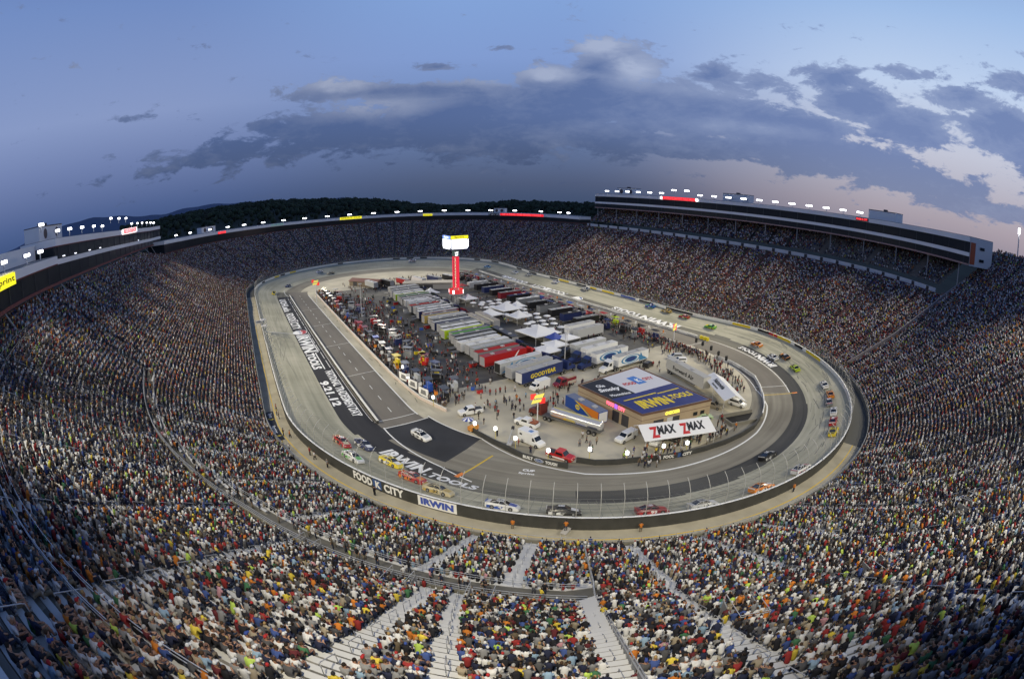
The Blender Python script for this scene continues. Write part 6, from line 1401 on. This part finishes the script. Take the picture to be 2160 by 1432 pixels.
for s, nm in ((0, 'y'), (1, 'x'), (2, 'y'), (3, 'x')):
    an = s*PI/2-PI/2; ca, sa = math.cos(an), math.sin(an); f = lambda X, Y, o: (ca*o-sa*X, sa*o+ca*X, Y)
    b = MB(); b.quad(f(-3.7, 25.8, 4.33), f(3.7, 25.8, 4.33), f(3.7, 30., 4.33), f(-3.7, 30., 4.33)); b.build('video_screen', SCR, jt)
    b = MB(); b.quad(f(-4.2, 30.2, 4.34), f(4.2, 30.2, 4.34), f(4.2, 31.6, 4.34), f(-4.2, 31.6, 4.34)); hd = b.build('header_sign', LEDY if s % 2 == 0 else M('header_blue', (.1, .2, .7), emit=1.1, ecol=(.25, .4, 1.)), jt)
    b = MB(); word(b, 'Sprint', lambda X, Y: f(-2.4+X, 30.45+Y, 4.37), 4.6, .85, bold=.03); b.build('header_lettering', BLK if s % 2 == 0 else LEDW, hd)
    for s2 in (-1, 1): b = MB(); b.quad(f(s2*4.25-.15, 26.5, 4.34), f(s2*4.25+.05, 26.5, 4.34), f(s2*4.25+.05, 30, 4.34), f(s2*4.25-.15, 30, 4.34)); b.build('corner_light', LEDW, jt)
b = MB(); b.bar((0, 0, 31.7), (0, 0, 32.2), 4.5, 8); [b.box((x_-.6, y_-.6, 32.2), (x_+.6, y_+.6, 33.)) for x_ in (-2.5, 0, 2.5) for y_ in (-2.5, 2.5)]; b.build('roof_gear', M('gear_dark', (.03, .035, .05), .7), jt)

# ------------------------------------------------------------------ signs, poles, lamps
def fuel_sign(label, x, y, z, deg, s=1.):
    t = thing('fuel_sign', label, 'sign', (x, y, 0), math.radians(deg)); b = MB(); b.bar((0, 0, 0), (0, 0, z-.6*s), .14, 8); b.build('pole', M('pole_white', (.7, .7, .7), .5), t)
    b = MB()
    for sg in (-1, 1): b.add([(sg*1.3*s, -.06, z-.9*s), (sg*.35*s, -.06, z-.9*s), (sg*.35*s, -.06, z+.1*s), (sg*1.3*s, -.06, z+.1*s)] if sg > 0 else [(-1.3*s, -.06, z), (-.35*s, -.06, z), (-.35*s, -.06, z+1.*s), (-1.3*s, -.06, z+1.*s)], [(0, 1, 2, 3)])
    b.v = b.v+[(x_, .06, z_) for x_, y_, z_ in b.v]; b.f += [(7, 6, 5, 4), (15, 14, 13, 12)] if len(b.v) == 16 else []; b.m += [0]*(len(b.f)-len(b.m)); b.build('red_corner', M('sign_red', (.75, .05, .04), emit=.5, ecol=(.9, .06, .05)), t)
    b = MB(); b.loft([[(-1.1*s, -.12, z-.75*s), (.5*s, -.12, z-.55*s), (1.1*s, -.12, z+.85*s), (-.5*s, -.12, z+.65*s)], [(-1.1*s, .12, z-.75*s), (.5*s, .12, z-.55*s), (1.1*s, .12, z+.85*s), (-.5*s, .12, z+.65*s)]]); b.build('yellow_panel', M('sign_yellow', (.8, .7, .1), emit=.45, ecol=(.9, .8, .2)), t)
    b = MB(); word(b, 'SUNOCO', lambda X, Y: (-.75*s+X, -.14, z-.1*s+Y), 1.5*s, .3*s, bold=.04); b.build('sign_lettering', M('sign_blue'), t)
fuel_sign('yellow and red fuel sign on a white pole above the white tow truck', -26.7, -105.2, 5.6, -12, 1.35); fuel_sign('yellow and red fuel sign at the far end of the near pit crews', -48., 56.8, 10.2, -20, 1.5); fuel_sign('yellow and red fuel sign at the close end of the back pit crews', 46.5, -80., 6.4, 20, 1.35)
WL = M('balloon_glow', (1, 1, 1), emit=3., ecol=(.95, 1., .97)); WL.cycles.emission_sampling = 'NONE'
for x, y, lab in ((-41.2, -103.2, 'white work lamp beside the orange striped umbrella at the wall end'), (-38.6, -107.5, 'white work lamp behind the camera cart'), (-37.3, -113.3, 'white work lamp just left of the ambulance nose'), (-34.6, -120.9, 'white work lamp between the ambulance and red pickup'), (-27.6, -124.8, 'white work lamp right of the red pickup'), (-22.6, -130., 'white work lamp above the left part of the supermarket wall'), (-14.6, -132.2, 'white work lamp above the supermarket wall lettering'), (-9.6, -134.2, 'white work lamp right of the supermarket wall lettering'),
                  (-42.6, -61., 'white work lamp at the crews beside the yellow pit cart'), (-43.4, -85.6, 'white work lamp at the last crew on pit road'), (-44., -69.5, 'white work lamp at the next to last crews on pit road')):
    t = thing('work_lamp', lab, 'lamp', (x, y, ztrack(math.hypot(x, max(abs(y)-A, 0)), y)), group='white work lamps of the infield crews'); b = MB(); b.bar((0, 0, 0), (0, 0, 2.1), .06, 5, 0); b.build('stand', M('stand_yellow', (.6, .5, .1), .6), t); b = MB(); b.box((-.26, -.26, 2.), (.26, .26, 2.7)); b.build('lamp_head', WL, t)
for i, (x, y) in enumerate(((48.9, -88.2), (47.6, -92.1), (46., -97.), (43.4, -102.), (41.5, -106.5), (44.9, -64), (46.6, -49), (47.5, -32))):
    t = thing('loudspeaker', ['first', 'second', 'third', 'fourth', 'fifth'][i]+' black loudspeaker on a post going round the right infield corner' if i < 5 else '%s black loudspeaker post along the back pit crews, nearest first' % nth(i-5), 'loudspeaker', (x, y, 0), .4)
    b = MB(); b.bar((0, 0, 0), (0, 0, 3.2), .07, 5); b.build('post', M('post_dim'), t); b = MB(); b.box((-.5, -.35, 2.9), (.5, .35, 4.3)); b.build('speaker_box', M('speaker_black', (.02, .02, .02), .7), t)
for (x, y, h, lab) in ((-36.6, 8.7, 15, 'tall grey camera pole among the near pit crews'), (6., -72., 9., 'thin grey flagpole in front of the red hauler cab'), (3.5, -74.5, 8.5, 'thin grey flagpole beside the first flagpole')):
    t = thing('pole', lab, 'pole', (x, y, 0)); b = MB(); b.bar((0, 0, 0), (0, 0, h), .16, 6, r2=.09); b.build('shaft', POLE, t); b = MB(); b.box((-.6, -.3, h), (.6, .3, h+.3)); b.build('top_bracket', POLE, t)
t = thing('flag_stand', 'small covered starter stand on the front straight wall at the finish line', 'flag stand', (-78.2, -.6, ZS)); b = MB(); b.box((-.9, -1.6, 2.6), (1.3, 1.6, 2.75)); b.build('platform', POLE, t); b = MB()
for y_ in (-1.5, 1.5):
    for x_ in (-.8, 1.2): b.bar((x_, y_, 2.7), (x_, y_, 5.), .05, 4)
    b.bar((-.3, y_, -1), (.2, y_, 2.6), .08, 4)
b.build('frame', POLE, t); b = MB(); b.box((-.9, -1.7, 5.), (1.3, 1.7, 5.1)); b.build('roof', M('unit_grey'), t)
t = thing('wall_sign', 'white sign board with black print on the front straight wall', 'sign', (-79.6, 11., ZS)); b = MB(); b.box((-1.2, -1.6, 1.6), (1.4, -1.45, 2.9)); b.build('sign_board', PAN_C['w'], t); b = MB(); word(b, 'SPEED', lambda X, Y: (-.9+X, -1.62, 1.95+Y), 2., .6, bold=.03); b.build('sign_lettering', BKL, t); b = MB(); b.bar((0, -1.5, 0), (0, -1.5, 1.6), .08, 4); b.build('post', POLE, t)
t = thing('corner_shed', 'red roofed concession building in the infield inside the far turn', 'building', (-13.5, 90., 0), -.95)
b = MB(); b.box((-10, -3.4, 0), (10, 3.4, 2.8)); b.build('wall', M('shed_tan', (.24, .19, .13), .8), t); b = MB(); b.loft([[(-10.5, -4., 2.8), (-10.5, 0, 4.2), (-10.5, 4., 2.8)], [(10.5, -4., 2.8), (10.5, 0, 4.2), (10.5, 4., 2.8)]]); b.build('roof', M('roof_rust', (.26, .13, .1), .8), t); wqs = MB(); wqs.quad((-7, -3.43, .1), (-4, -3.43, .1), (-4, -3.43, 2.4), (-7, -3.43, 2.4)); wqs.build('door', M('door_dark'), t)
t = thing('corner_shed', 'long pale flat building with tan roof left of the pylon foot', 'building', (14., 62., 0), -.5); b = MB(); b.box((-13, -4, 0), (13, 4, 3.2)); b.build('wall', M('shed_grey', (.4, .38, .34), .8), t); b = MB(); b.box((-13.6, -4.6, 3.2), (13.6, 4.6, 3.5)); b.build('roof', M('roof_tan'), t); c = MB(); c.quad((-3, -4.03, .2), (3, -4.03, .2), (3, -4.03, 2.5), (-3, -4.03, 2.5)); c.build('door', M('door_dark'), t)
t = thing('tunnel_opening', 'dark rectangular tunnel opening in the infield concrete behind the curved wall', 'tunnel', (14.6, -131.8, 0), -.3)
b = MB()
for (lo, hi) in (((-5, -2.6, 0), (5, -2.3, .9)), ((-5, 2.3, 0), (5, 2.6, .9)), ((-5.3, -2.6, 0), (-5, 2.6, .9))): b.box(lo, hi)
b.build('parapet', M('stand_wall'), t); b = MB(); b.quad((-5, -2.3, .02), (5, -2.3, .02), (5, 2.3, .02), (-5, 2.3, .02)); b.build('opening', DARK, t)  # flat black sheet painted as the shade inside the tunnel mouth
t = thing('striped_umbrella', 'blue and white umbrella over an orange cart at the end of the slogan wall', 'umbrella', (-41.5, -100.6, 0)); b = MB(); n = 12
for q in range(n): b.add([(0, 0, 2.9), (1.3*math.cos(2*PI*q/n), 1.3*math.sin(2*PI*q/n), 2.3), (1.3*math.cos(2*PI*(q+1)/n), 1.3*math.sin(2*PI*(q+1)/n), 2.3)], [(0, 1, 2)], q % 2)
b.build('canopy', [CV, CB], t); b = MB(); b.bar((0, 0, 0), (0, 0, 2.8), .04, 5); b.build('pole', POLE, t)
t = thing('equipment_cart', 'orange equipment cart below the blue and white umbrella', 'cart', (-41., -102., 0), .3); b = MB(); b.box((-1.1, -.6, .4), (1.1, .6, 1.3)); b.build('body', M('cart_orange', (.6, .25, .05), .5), t)
for x_ in (-.7, .7):
    for y_ in (-.5, .5): b = MB(); wheel(b, x_, y_, .25, .15, 1); b.build('wheel', [TYRE, RIM], t)
t = thing('camera_cart', 'grey television camera arm on a cart behind the slogan wall', 'camera', (-37.4, -111.3, 0), .8); b = MB(); b.bar((-2.2, 0, 1.4), (2.6, 0, 2.5), .09, 5); b.bar((0, 0, 0), (0, 0, 2.), .12, 6); b.build('boom', M('boom_grey', (.45, .45, .45), .5), t); b = MB(); b.box((2.3, -.25, 2.3), (3.1, .25, 2.8)); b.build('camera_body', BLK, t); b = MB(); b.box((-.9, -.5, .2), (.9, .5, .5)); b.build('base', M('boom_grey'), t)
t = thing('folding_table', 'small grey table at the foot of the near turn wall', 'table', (*pos(3.292, 79.9), zw(3.292)), .5); b = MB(); b.box((-.9, -.45, .68), (.9, .45, .75)); b.build('table_top', M('table_grey', (.42, .4, .36), .6), t)
for x_ in (-.8, .8):
    for y_ in (-.38, .38): b = MB(); b.bar((x_, y_, 0), (x_, y_, .68), .03, 4); b.build('leg', POLE, t)

# ------------------------------------------------------------------ pit crews
def pit_cart(proto, side):
    b = MB(); b.box((-1.3, -.8, .35), (1.3, .8, 1.5)); b.box((-1.25, -.75, 1.5), (1.25, .1, 2.5)); b.build('cart_body', M('car_paint_a'), proto)
    b = MB()
    for x_ in (-1.2, 1.2):
        for y_ in (-.7, .7): b.bar((x_, y_, 1.5), (x_, y_, 3.6), .04, 4)
    b.build('canopy_frame', POLE, proto); b = MB(); b.box((-1.5, -1., 3.6), (1.5, 1., 3.72)); b.build('canopy', M('car_accent_a'), proto)
    for x_ in (-1., 1.):
        for y_ in (-.75, .75): b = MB(); wheel(b, x_, y_, .3, .18, 1 if y_ > 0 else -1); b.build('wheel', [TYRE, RIM], proto)
PB = thing('pit_cart', 'x', 'pit cart', group='pit crew carts along pit road'); pit_cart(PB, 1)
PCOL = ['black', 'grey', 'red', 'navy', 'black', 'blue', 'black', 'maroon', 'red', 'black', 'silver', 'black']
TY = thing('tyre_stack', 'x', 'tyre stack', group='tyre stacks at the pit crews')
for q in range(2): b = MB(); b.bar((0, 0, .02+q*.3), (0, 0, .3+q*.3), .35, 10); b.build('tyre', TYRE, TY)
SB = thing('pit_sign', 'x', 'pit sign', group='pit sign boards on poles'); b = MB(); b.bar((0, 0, 0), (0, 0, 3.), .04, 4); b.build('pole', POLE, SB); b = MB(); b.box((-.45, -.04, 2.7), (.45, .04, 3.6)); b.build('sign_board', M('car_paint_a'), SB)
fc = ft_ = fs_ = True
for side in (-1, 1):
    for i in range(22):
        y = (-84+7.6*i) if side < 0 else (-72+7.4*i)
        xw = float(np.interp(y, [-90, -80, -60, 82], [-42, -44.4, -45.6, -44.6])) if side < 0 else float(np.interp(y, [-92, -80, -40, 92], [48, 48.6, 50, 50.5]))
        x = xw-side*3.6; where = 'the near pit wall' if side < 0 else 'the back pit wall'
        c = PCOL[(i*5+(3 if side > 0 else 0)) % len(PCOL)]; a_ = PCOL[(i*7+4) % len(PCOL)]
        if side < 0 and i == 4: c, a_ = 'yellow', 'yellow'
        if side > 0 and i == 3: c = a_ = 'lime'
        pm = {'cart_body': [paintm(c)], 'canopy': [paintm(a_)]}; lab = '%s cart with %s canopy, %s from the close end of %s' % (c, a_, nth(i), where)
        if fc: fc = False; PB.location = (x, y, 0); PB.rotation_euler = (0, 0, PI/2); PB['label'] = lab; [paint(q, pm) for q in kids(PB)]
        else: dup(PB, (x, y, 0), PI/2+rr.uniform(-.1, .1), lab, None, pm)
        lab = 'tyre stack at the %s crew from the close end of %s' % (nth(i), where)
        if ft_: ft_ = False; TY.location = (xw-side*1.4, y+2.4, 0); TY['label'] = lab
        else: dup(TY, (xw-side*1.4, y+2.4+rr.uniform(-.4, .4), 0), 0, lab)
        lab = '%s pit sign at the %s crew from the close end of %s' % ('white' if i % 3 else 'orange', nth(i), where); pm = {'sign_board': [paintm('white' if i % 3 else 'orange')]}
        if fs_: fs_ = False; SB.location = (xw-side*.9, y-1.5, 0); SB['label'] = lab; [paint(q, pm) for q in kids(SB)]
        else: dup(SB, (xw-side*.9, y-1.5, 0), rr.uniform(-.3, .3), lab, None, pm)
for side in (-1, 1):
    for i in range(20):
        y = (-80+7.9*i) if side < 0 else (-66+7.4*i); x = (-35.5 if side < 0 else 41.)+rr.uniform(-1.6, 1.6); where = 'the near pit wall' if side < 0 else 'the back pit wall'
        c = ['black', 'grey', 'navy', 'black', 'red', 'black', 'silver'][(i*4+side) % 7]; a_ = ['black', 'navy', 'grey', 'black', 'maroon'][(i*3) % 5]
        dup(PB, (x, y+rr.uniform(-1, 1), 0), rr.uniform(0, 3), '%s cart with %s canopy, %s in the second row behind %s' % (c, a_, nth(i), where), None, {'cart_body': [paintm(c)], 'canopy': [paintm(a_)]})
t = thing('pit_cart', 'second bright yellow pit cart standing behind the yellow canopied one', 'pit cart', (-34.5, -55.5, 0), 1.4, group='pit crew carts along pit road'); pit_cart(t, 1); [paint(q, {'cart_body': [paintm('yellow')], 'canopy': [paintm('yellow')]}) for q in kids(t)]
for k_, (y_, lab) in enumerate(((-66.5, 'leaning white crew banner panel by the yellow cart'), (-72.8, 'leaning white crew banner panel in the middle of the last three'), (-79.5, 'leaning white crew banner panel nearest the white pickup'))):
    xw = float(np.interp(y_, [-80, -60], [-44.4, -45.6]))+.9; t = thing('banner_panel', lab, 'banner', (xw, y_, 0), -1.3); b = MB(); b.box((-2., -.05, .4), (2., .05, 2.6)); b.build('panel', PAN_C['w'], t); b = MB(); b.quad((-1.2, -.07, .9), (1.2, -.07, .9), (1.0, -.07, 2.1), (-.8, -.07, 2.1)); b.build('panel_print', M('print_grey'), t)
CA = thing('tool_cart', 'x', 'cart', group='tool carts behind the haulers'); b = MB(); b.box((-.7, -.4, .2), (.7, .4, 1.2)); b.build('cabinet', M('car_paint_a'), CA); b = MB(); b.box((-.72, -.42, 1.2), (.72, .42, 1.27)); b.build('cart_top', M('unit_dark'), CA)
for i in range(48):
    y = -84+2.95*i; x = -21.5+(y+66)*.083-rr.uniform(3., 13.); c = ['red', 'black', 'white', 'blue', 'yellow', 'black', 'grey'][(i*3) % 7]; lab = '%s tool cart behind the haulers, %s from the close end' % (c, nth(i) if i < 48 else ''); pm = {'cabinet': [paintm(c)]}
    if i == 0: CA.location = (x, y, 0); CA['label'] = lab; [paint(q, pm) for q in kids(CA)]
    else: dup(CA, (x, y, 0), rr.uniform(0, 3), lab, None, pm)

# ------------------------------------------------------------------ people standing in the infield and on the walkway
def gz(x, y): return ztrack(math.hypot(x, max(abs(y)-A, 0)), y) if math.hypot(x, max(abs(y)-A, 0)) > 45 else 0.
SH = {n_[2]: i for i, n_ in enumerate(SHIRTS)}; CP = {n_[2]: i for i, n_ in enumerate(CAPS)}
def stander(x, y, z, face, shirt, head, trousers, label, group=None, pose=None, skin=0):
    make_person(STANDB[rr.randrange(3) if pose is None else pose], HAIRS, (x, y, z), face, (SH[shirt], CP[head], skin, {'jeans': 0, 'khaki': 1, 'black': 2, 'grey': 3}[trousers]), label, group)
G1 = 'people standing on the infield concrete'
for (x, y, s, h, tr_, lab) in ((-35.5, -92.2, 'white', 'brown hair', 'black', 'person in white shirt left of two on the open concrete'), (-33.6, -93.1, 'white', 'black hair', 'black', 'person in white shirt right of the first on the open concrete'), (-32.2, -92.4, 'black', 'black cap', 'black', 'person in black between the two white shirts on open concrete'), (-30.2, -92.6, 'azure', 'fair hair', 'khaki', 'person in pale blue walking alone on the open concrete'), (-28.3, -86.2, 'red', 'red cap', 'black', 'crew member in red near the open garage lane end'), (-27., -86.8, 'red', 'black cap', 'black', 'crew member in red, second by the garage lane end'), (-25.4, -86.2, 'red', 'brown hair', 'black', 'crew member in red, third by the garage lane end'),
       (-24., -86.4, 'maroon', 'black cap', 'black', 'crew member in maroon, fourth by the garage lane end'), (-21.6, -87.2, 'white', 'white cap', 'jeans', 'person in white cap near the white service truck'), (-24.4, -92.6, 'orange', 'fair hair', 'khaki', 'person in orange walking behind the near fuel sign'), (-40., -98.6, 'black', 'black hair', 'black', 'person in black beside the striped umbrella'), (-37.8, -106.8, 'black', 'black cap', 'black', 'camera operator in black standing behind the work lamp'), (-36.4, -113., 'red', 'red cap', 'khaki', 'person in red left of the ambulance'), (-35.8, -116.6, 'navy', 'brown hair', 'jeans', 'person in navy leaning by the ambulance front'),
       (-25.8, -119.4, 'grey', 'black hair', 'black', 'person in grey, left of the small group right of the red pickup'), (-24.4, -121., 'grey', 'grey hair', 'grey', 'person in grey, lower of the small group right of the red pickup'), (-23.7, -119., 'charcoal', 'black cap', 'black', 'person in charcoal in the small group right of the red pickup'), (-22.3, -120.6, 'tan', 'brown hair', 'black', 'person in tan in the small group right of the red pickup'), (-23., -116.8, 'white', 'fair hair', 'khaki', 'person in white walking beside the fuel tanker'), (-25.2, -122.8, 'green', 'black cap', 'jeans', 'person in green by the wall gap'), (-22., -128.6, 'lime', 'black cap', 'black', 'person in lime vest behind the supermarket wall left end'), (-20.8, -127.6, 'lime', 'brown hair', 'khaki', 'second person in lime vest behind the supermarket wall'), (-20.4, -129.4, 'white', 'white cap', 'jeans', 'person in white by the lime vests at the wall'),
       (-18.8, -128., 'blue', 'black hair', 'black', 'person in blue behind the supermarket wall'), (-18.2, -130.2, 'white', 'brown hair', 'black', 'person in white at the supermarket wall middle'), (-16.8, -129.2, 'navy', 'white cap', 'jeans', 'person in navy at the supermarket wall middle'), (-15.2, -130.8, 'yellow', 'black cap', 'black', 'person in yellow at the supermarket wall middle'), (-15.6, -128.6, 'orange', 'brown hair', 'jeans', 'person in orange below the white van'), (-13.4, -131.4, 'red', 'black hair', 'black', 'person in red leaning near the supermarket wall lettering'), (-12.2, -129.8, 'grey', 'black cap', 'black', 'person in grey below the white van'), (-11., -132.2, 'white', 'red cap', 'khaki', 'person in white right of the supermarket wall lettering'), (-8.8, -131.2, 'black', 'black cap', 'black', 'person in black right of the supermarket wall lettering'),
       (-6.6, -132.8, 'green', 'fair hair', 'jeans', 'person in green right of the supermarket wall lettering'), (-3.2, -132.4, 'black', 'black hair', 'black', 'person in black below the dark grey car'), (.4, -133.6, 'white', 'white cap', 'black', 'person in white below the right awning end'), (2., -132.8, 'black', 'black cap', 'black', 'person in black right of the awning end'), (4.6, -132.6, 'orange', 'black hair', 'khaki', 'person in orange at the curved wall right part'), (6.2, -130.4, 'black', 'brown hair', 'black', 'person in black walking right of the awning'), (8.6, -134., 'orange', 'white cap', 'jeans', 'person in orange beside the tunnel opening'), (9.6, -129., 'red', 'black cap', 'black', 'person in red behind the tunnel opening'), (-10.4, -94.8, 'black', 'black hair', 'black', 'person in black left behind the building'), (-4.6, -95.2, 'black', 'black cap', 'black', 'person in black behind the building'), (2.6, -94., 'white', 'brown hair', 'black', 'person in white behind the building beside the white cab'), (10., -93.4, 'black', 'black hair', 'black', 'person in black beneath the swoosh hauler'), (13.6, -92.8, 'charcoal', 'black cap', 'black', 'person in charcoal right of the swoosh hauler middle')):
    stander(x, y, gz(x, y), (rr.uniform(-1, 1), rr.uniform(-1, 1)), s, h, tr_, lab, G1)
G2 = 'officials and guests along the walkway outside the track wall'
def onwalk(u, d, s, h, tr_, lab, up_=0., pose=None):
    n = nrm(u); x, y = pos(u, d); stander(x, y, zw(u)+up_, (-n[0], -n[1]), s, h, tr_, lab, G2, pose)
for (u, d, s, h, tr_, lab) in ((3.262, 79.6, 'orange', 'black cap', 'khaki', 'official in orange vest at the wall above the main stairs'), (3.335, 79.6, 'orange', 'black hair', 'khaki', 'official in orange vest at the wall right of the table'), (3.052, 80.2, 'orange', 'brown hair', 'black', 'official in orange at the wall right of the black banner'), (3.045, 81.2, 'black', 'black cap', 'black', 'person in black just past the black banner'), (3.066, 82.9, 'yellow', 'black hair', 'black', 'person in yellow shirt below the black banner'), (3.075, 82.4, 'white', 'grey hair', 'black', 'person in white shirt beside the yellow shirt'), (3.092, 79.8, 'red', 'fair hair', 'black', 'person in red crouched close to the wall left of the lettering'), (3.101, 79.9, 'white', 'brown hair', 'black', 'person in white close to the wall left of the lettering'), (3.118, 79.7, 'grey', 'grey hair', 'black', 'person in grey by the wall just left of the lettering'),
                               (3.17, 80.2, 'black', 'black cap', 'black', 'person in black under the supermarket sign box'), (3.232, 83.0, 'red', 'black hair', 'black', 'person in red at the walkway rail right of the wall sign'), (3.29, 83.0, 'charcoal', 'white cap', 'black', 'person in charcoal with white cap at the rail above the fence'), (3.305, 82.6, 'blue', 'black cap', 'jeans', 'person in blue at the stairs foot right of the fence'), (3.37, 83.0, 'orange', 'black cap', 'black', 'steward in orange at the right end of the wall banners'), (2.99, 80.6, 'yellow', 'black cap', 'black', 'person in yellow beside the front straight walkway line'), (2.97, 80.4, 'red', 'brown hair', 'black', 'person in red upper on the front straight walkway'), (3.004, 80.3, 'black', 'black hair', 'black', 'person in black midway on the front straight walkway'), (3.455, 79.6, 'orange', 'black hair', 'jeans', 'official in orange at the wall right end of the near turn')):
    onwalk(u, d, s, h, tr_, lab)
onwalk(3.292, 79.9, 'orange', 'black cap', 'jeans', 'official in orange vest standing on the small grey table', .75, 2)
for (u, d, s, h, lab) in ((3.268, 102., 'black', 'black cap', 'person in black standing on the concourse beside the square stairwell'), (3.262, 101.7, 'white', 'brown hair', 'person in white walking along the concourse'), (3.2745, 101.4, 'white', 'yellow', 'x')):
    if lab != 'x': x, y = pos(u, d); stander(x, y, zst(u, d), nrm(u), s, h, 'jeans', lab, 'people on the concourse')
x, y = pos(3.322, 111.); stander(x, y, zst(3.322, 111.)+.1, nrm(3.3), 'lime', 'brown hair', 'khaki', 'steward in lime shirt standing in the aisle left of the orange stairwell', 'people on the concourse')
x, y = pos(3.3275, 112.6); stander(x, y, zst(3.3275, 112.6)+.1, nrm(3.3), 'orange', 'black hair', 'black', 'steward in orange at the orange stairwell', 'people on the concourse')
# the rest of the crews, too many to count
def crew(n, fn):
    P = []
    for k in range(n):
        x, y = fn(); an = rr.uniform(0, 2*PI); P.append((x, y, gz(x, y), math.cos(an), math.sin(an)))
    P = np.array(P); c = dress(len(P))[0]; return P, c
SHD = standing()
def addcrew(n, fn, dark=.5):
    P, c = crew(n, fn); m = RNG.random(len(P)) < dark; c[m, 0] = RNG.choice(np.array([(.02, .02, .024), (.03, .03, .06), (.3, .03, .03), (.05, .05, .05), (.1, .1, .1)]), m.sum()); parts.append(batch(P, SHD, c, RNG.uniform(.93, 1.05, len(P))))
def pitl(): y = rr.uniform(-88, 84); xw = float(np.interp(y, [-90, -80, -60, 82], [-42, -44.4, -45.6, -44.6])); return xw+abs(rr.gauss(0, 1))*3.4+.6, y
def pitr(): y = rr.uniform(-90, 94); xw = float(np.interp(y, [-92, -80, -40, 92], [48, 48.6, 50, 50.5])); return xw-abs(rr.gauss(0, 1))*4.5-.6, y
addcrew(900, pitl, .6); addcrew(1300, pitr, .65); addcrew(420, lambda: (rr.uniform(-40, -26), rr.uniform(-84, 70)), .7); addcrew(260, lambda: (rr.uniform(-32, -20), rr.uniform(-80, 60)), .5); addcrew(200, lambda: (rr.uniform(10, 40), rr.uniform(-60, 30)), .4); addcrew(240, lambda: (rr.uniform(-26, 34), rr.uniform(66, 100)), .6)
def rcorner():
    a0 = rr.uniform(-1.0, -.15); d = rr.uniform(43., 50.); return d*math.cos(a0), -82+d*math.sin(a0)
def conc_walk():
    u = rr.uniform(2.99, 3.298); D = prof(u)[0]; return pos(u, rr.uniform(D[1]+.2, D[2]-.3))
P_, c_ = crew(85, conc_walk); P_[:, 2] = [zst(uof(x, y), math.hypot(x, max(abs(y)-A, 0))) for x, y in P_[:, :2]]; parts.append(batch(P_, SHD, c_, RNG.uniform(.93, 1.05, len(P_))))
addcrew(170, rcorner, .6); addcrew(60, lambda: (rr.uniform(-22, 8), rr.uniform(-135, -130.5)), .45); addcrew(45, lambda: (rr.uniform(-38, -14), rr.uniform(-101, -91)), .5); addcrew(40, lambda: (rr.uniform(-12, 26), rr.uniform(-97, -91.5)), .6)
tag(big_mesh('crowd', parts), 'dense crowd of spectators filling the stands and crews in the infield', None, kind='stuff')
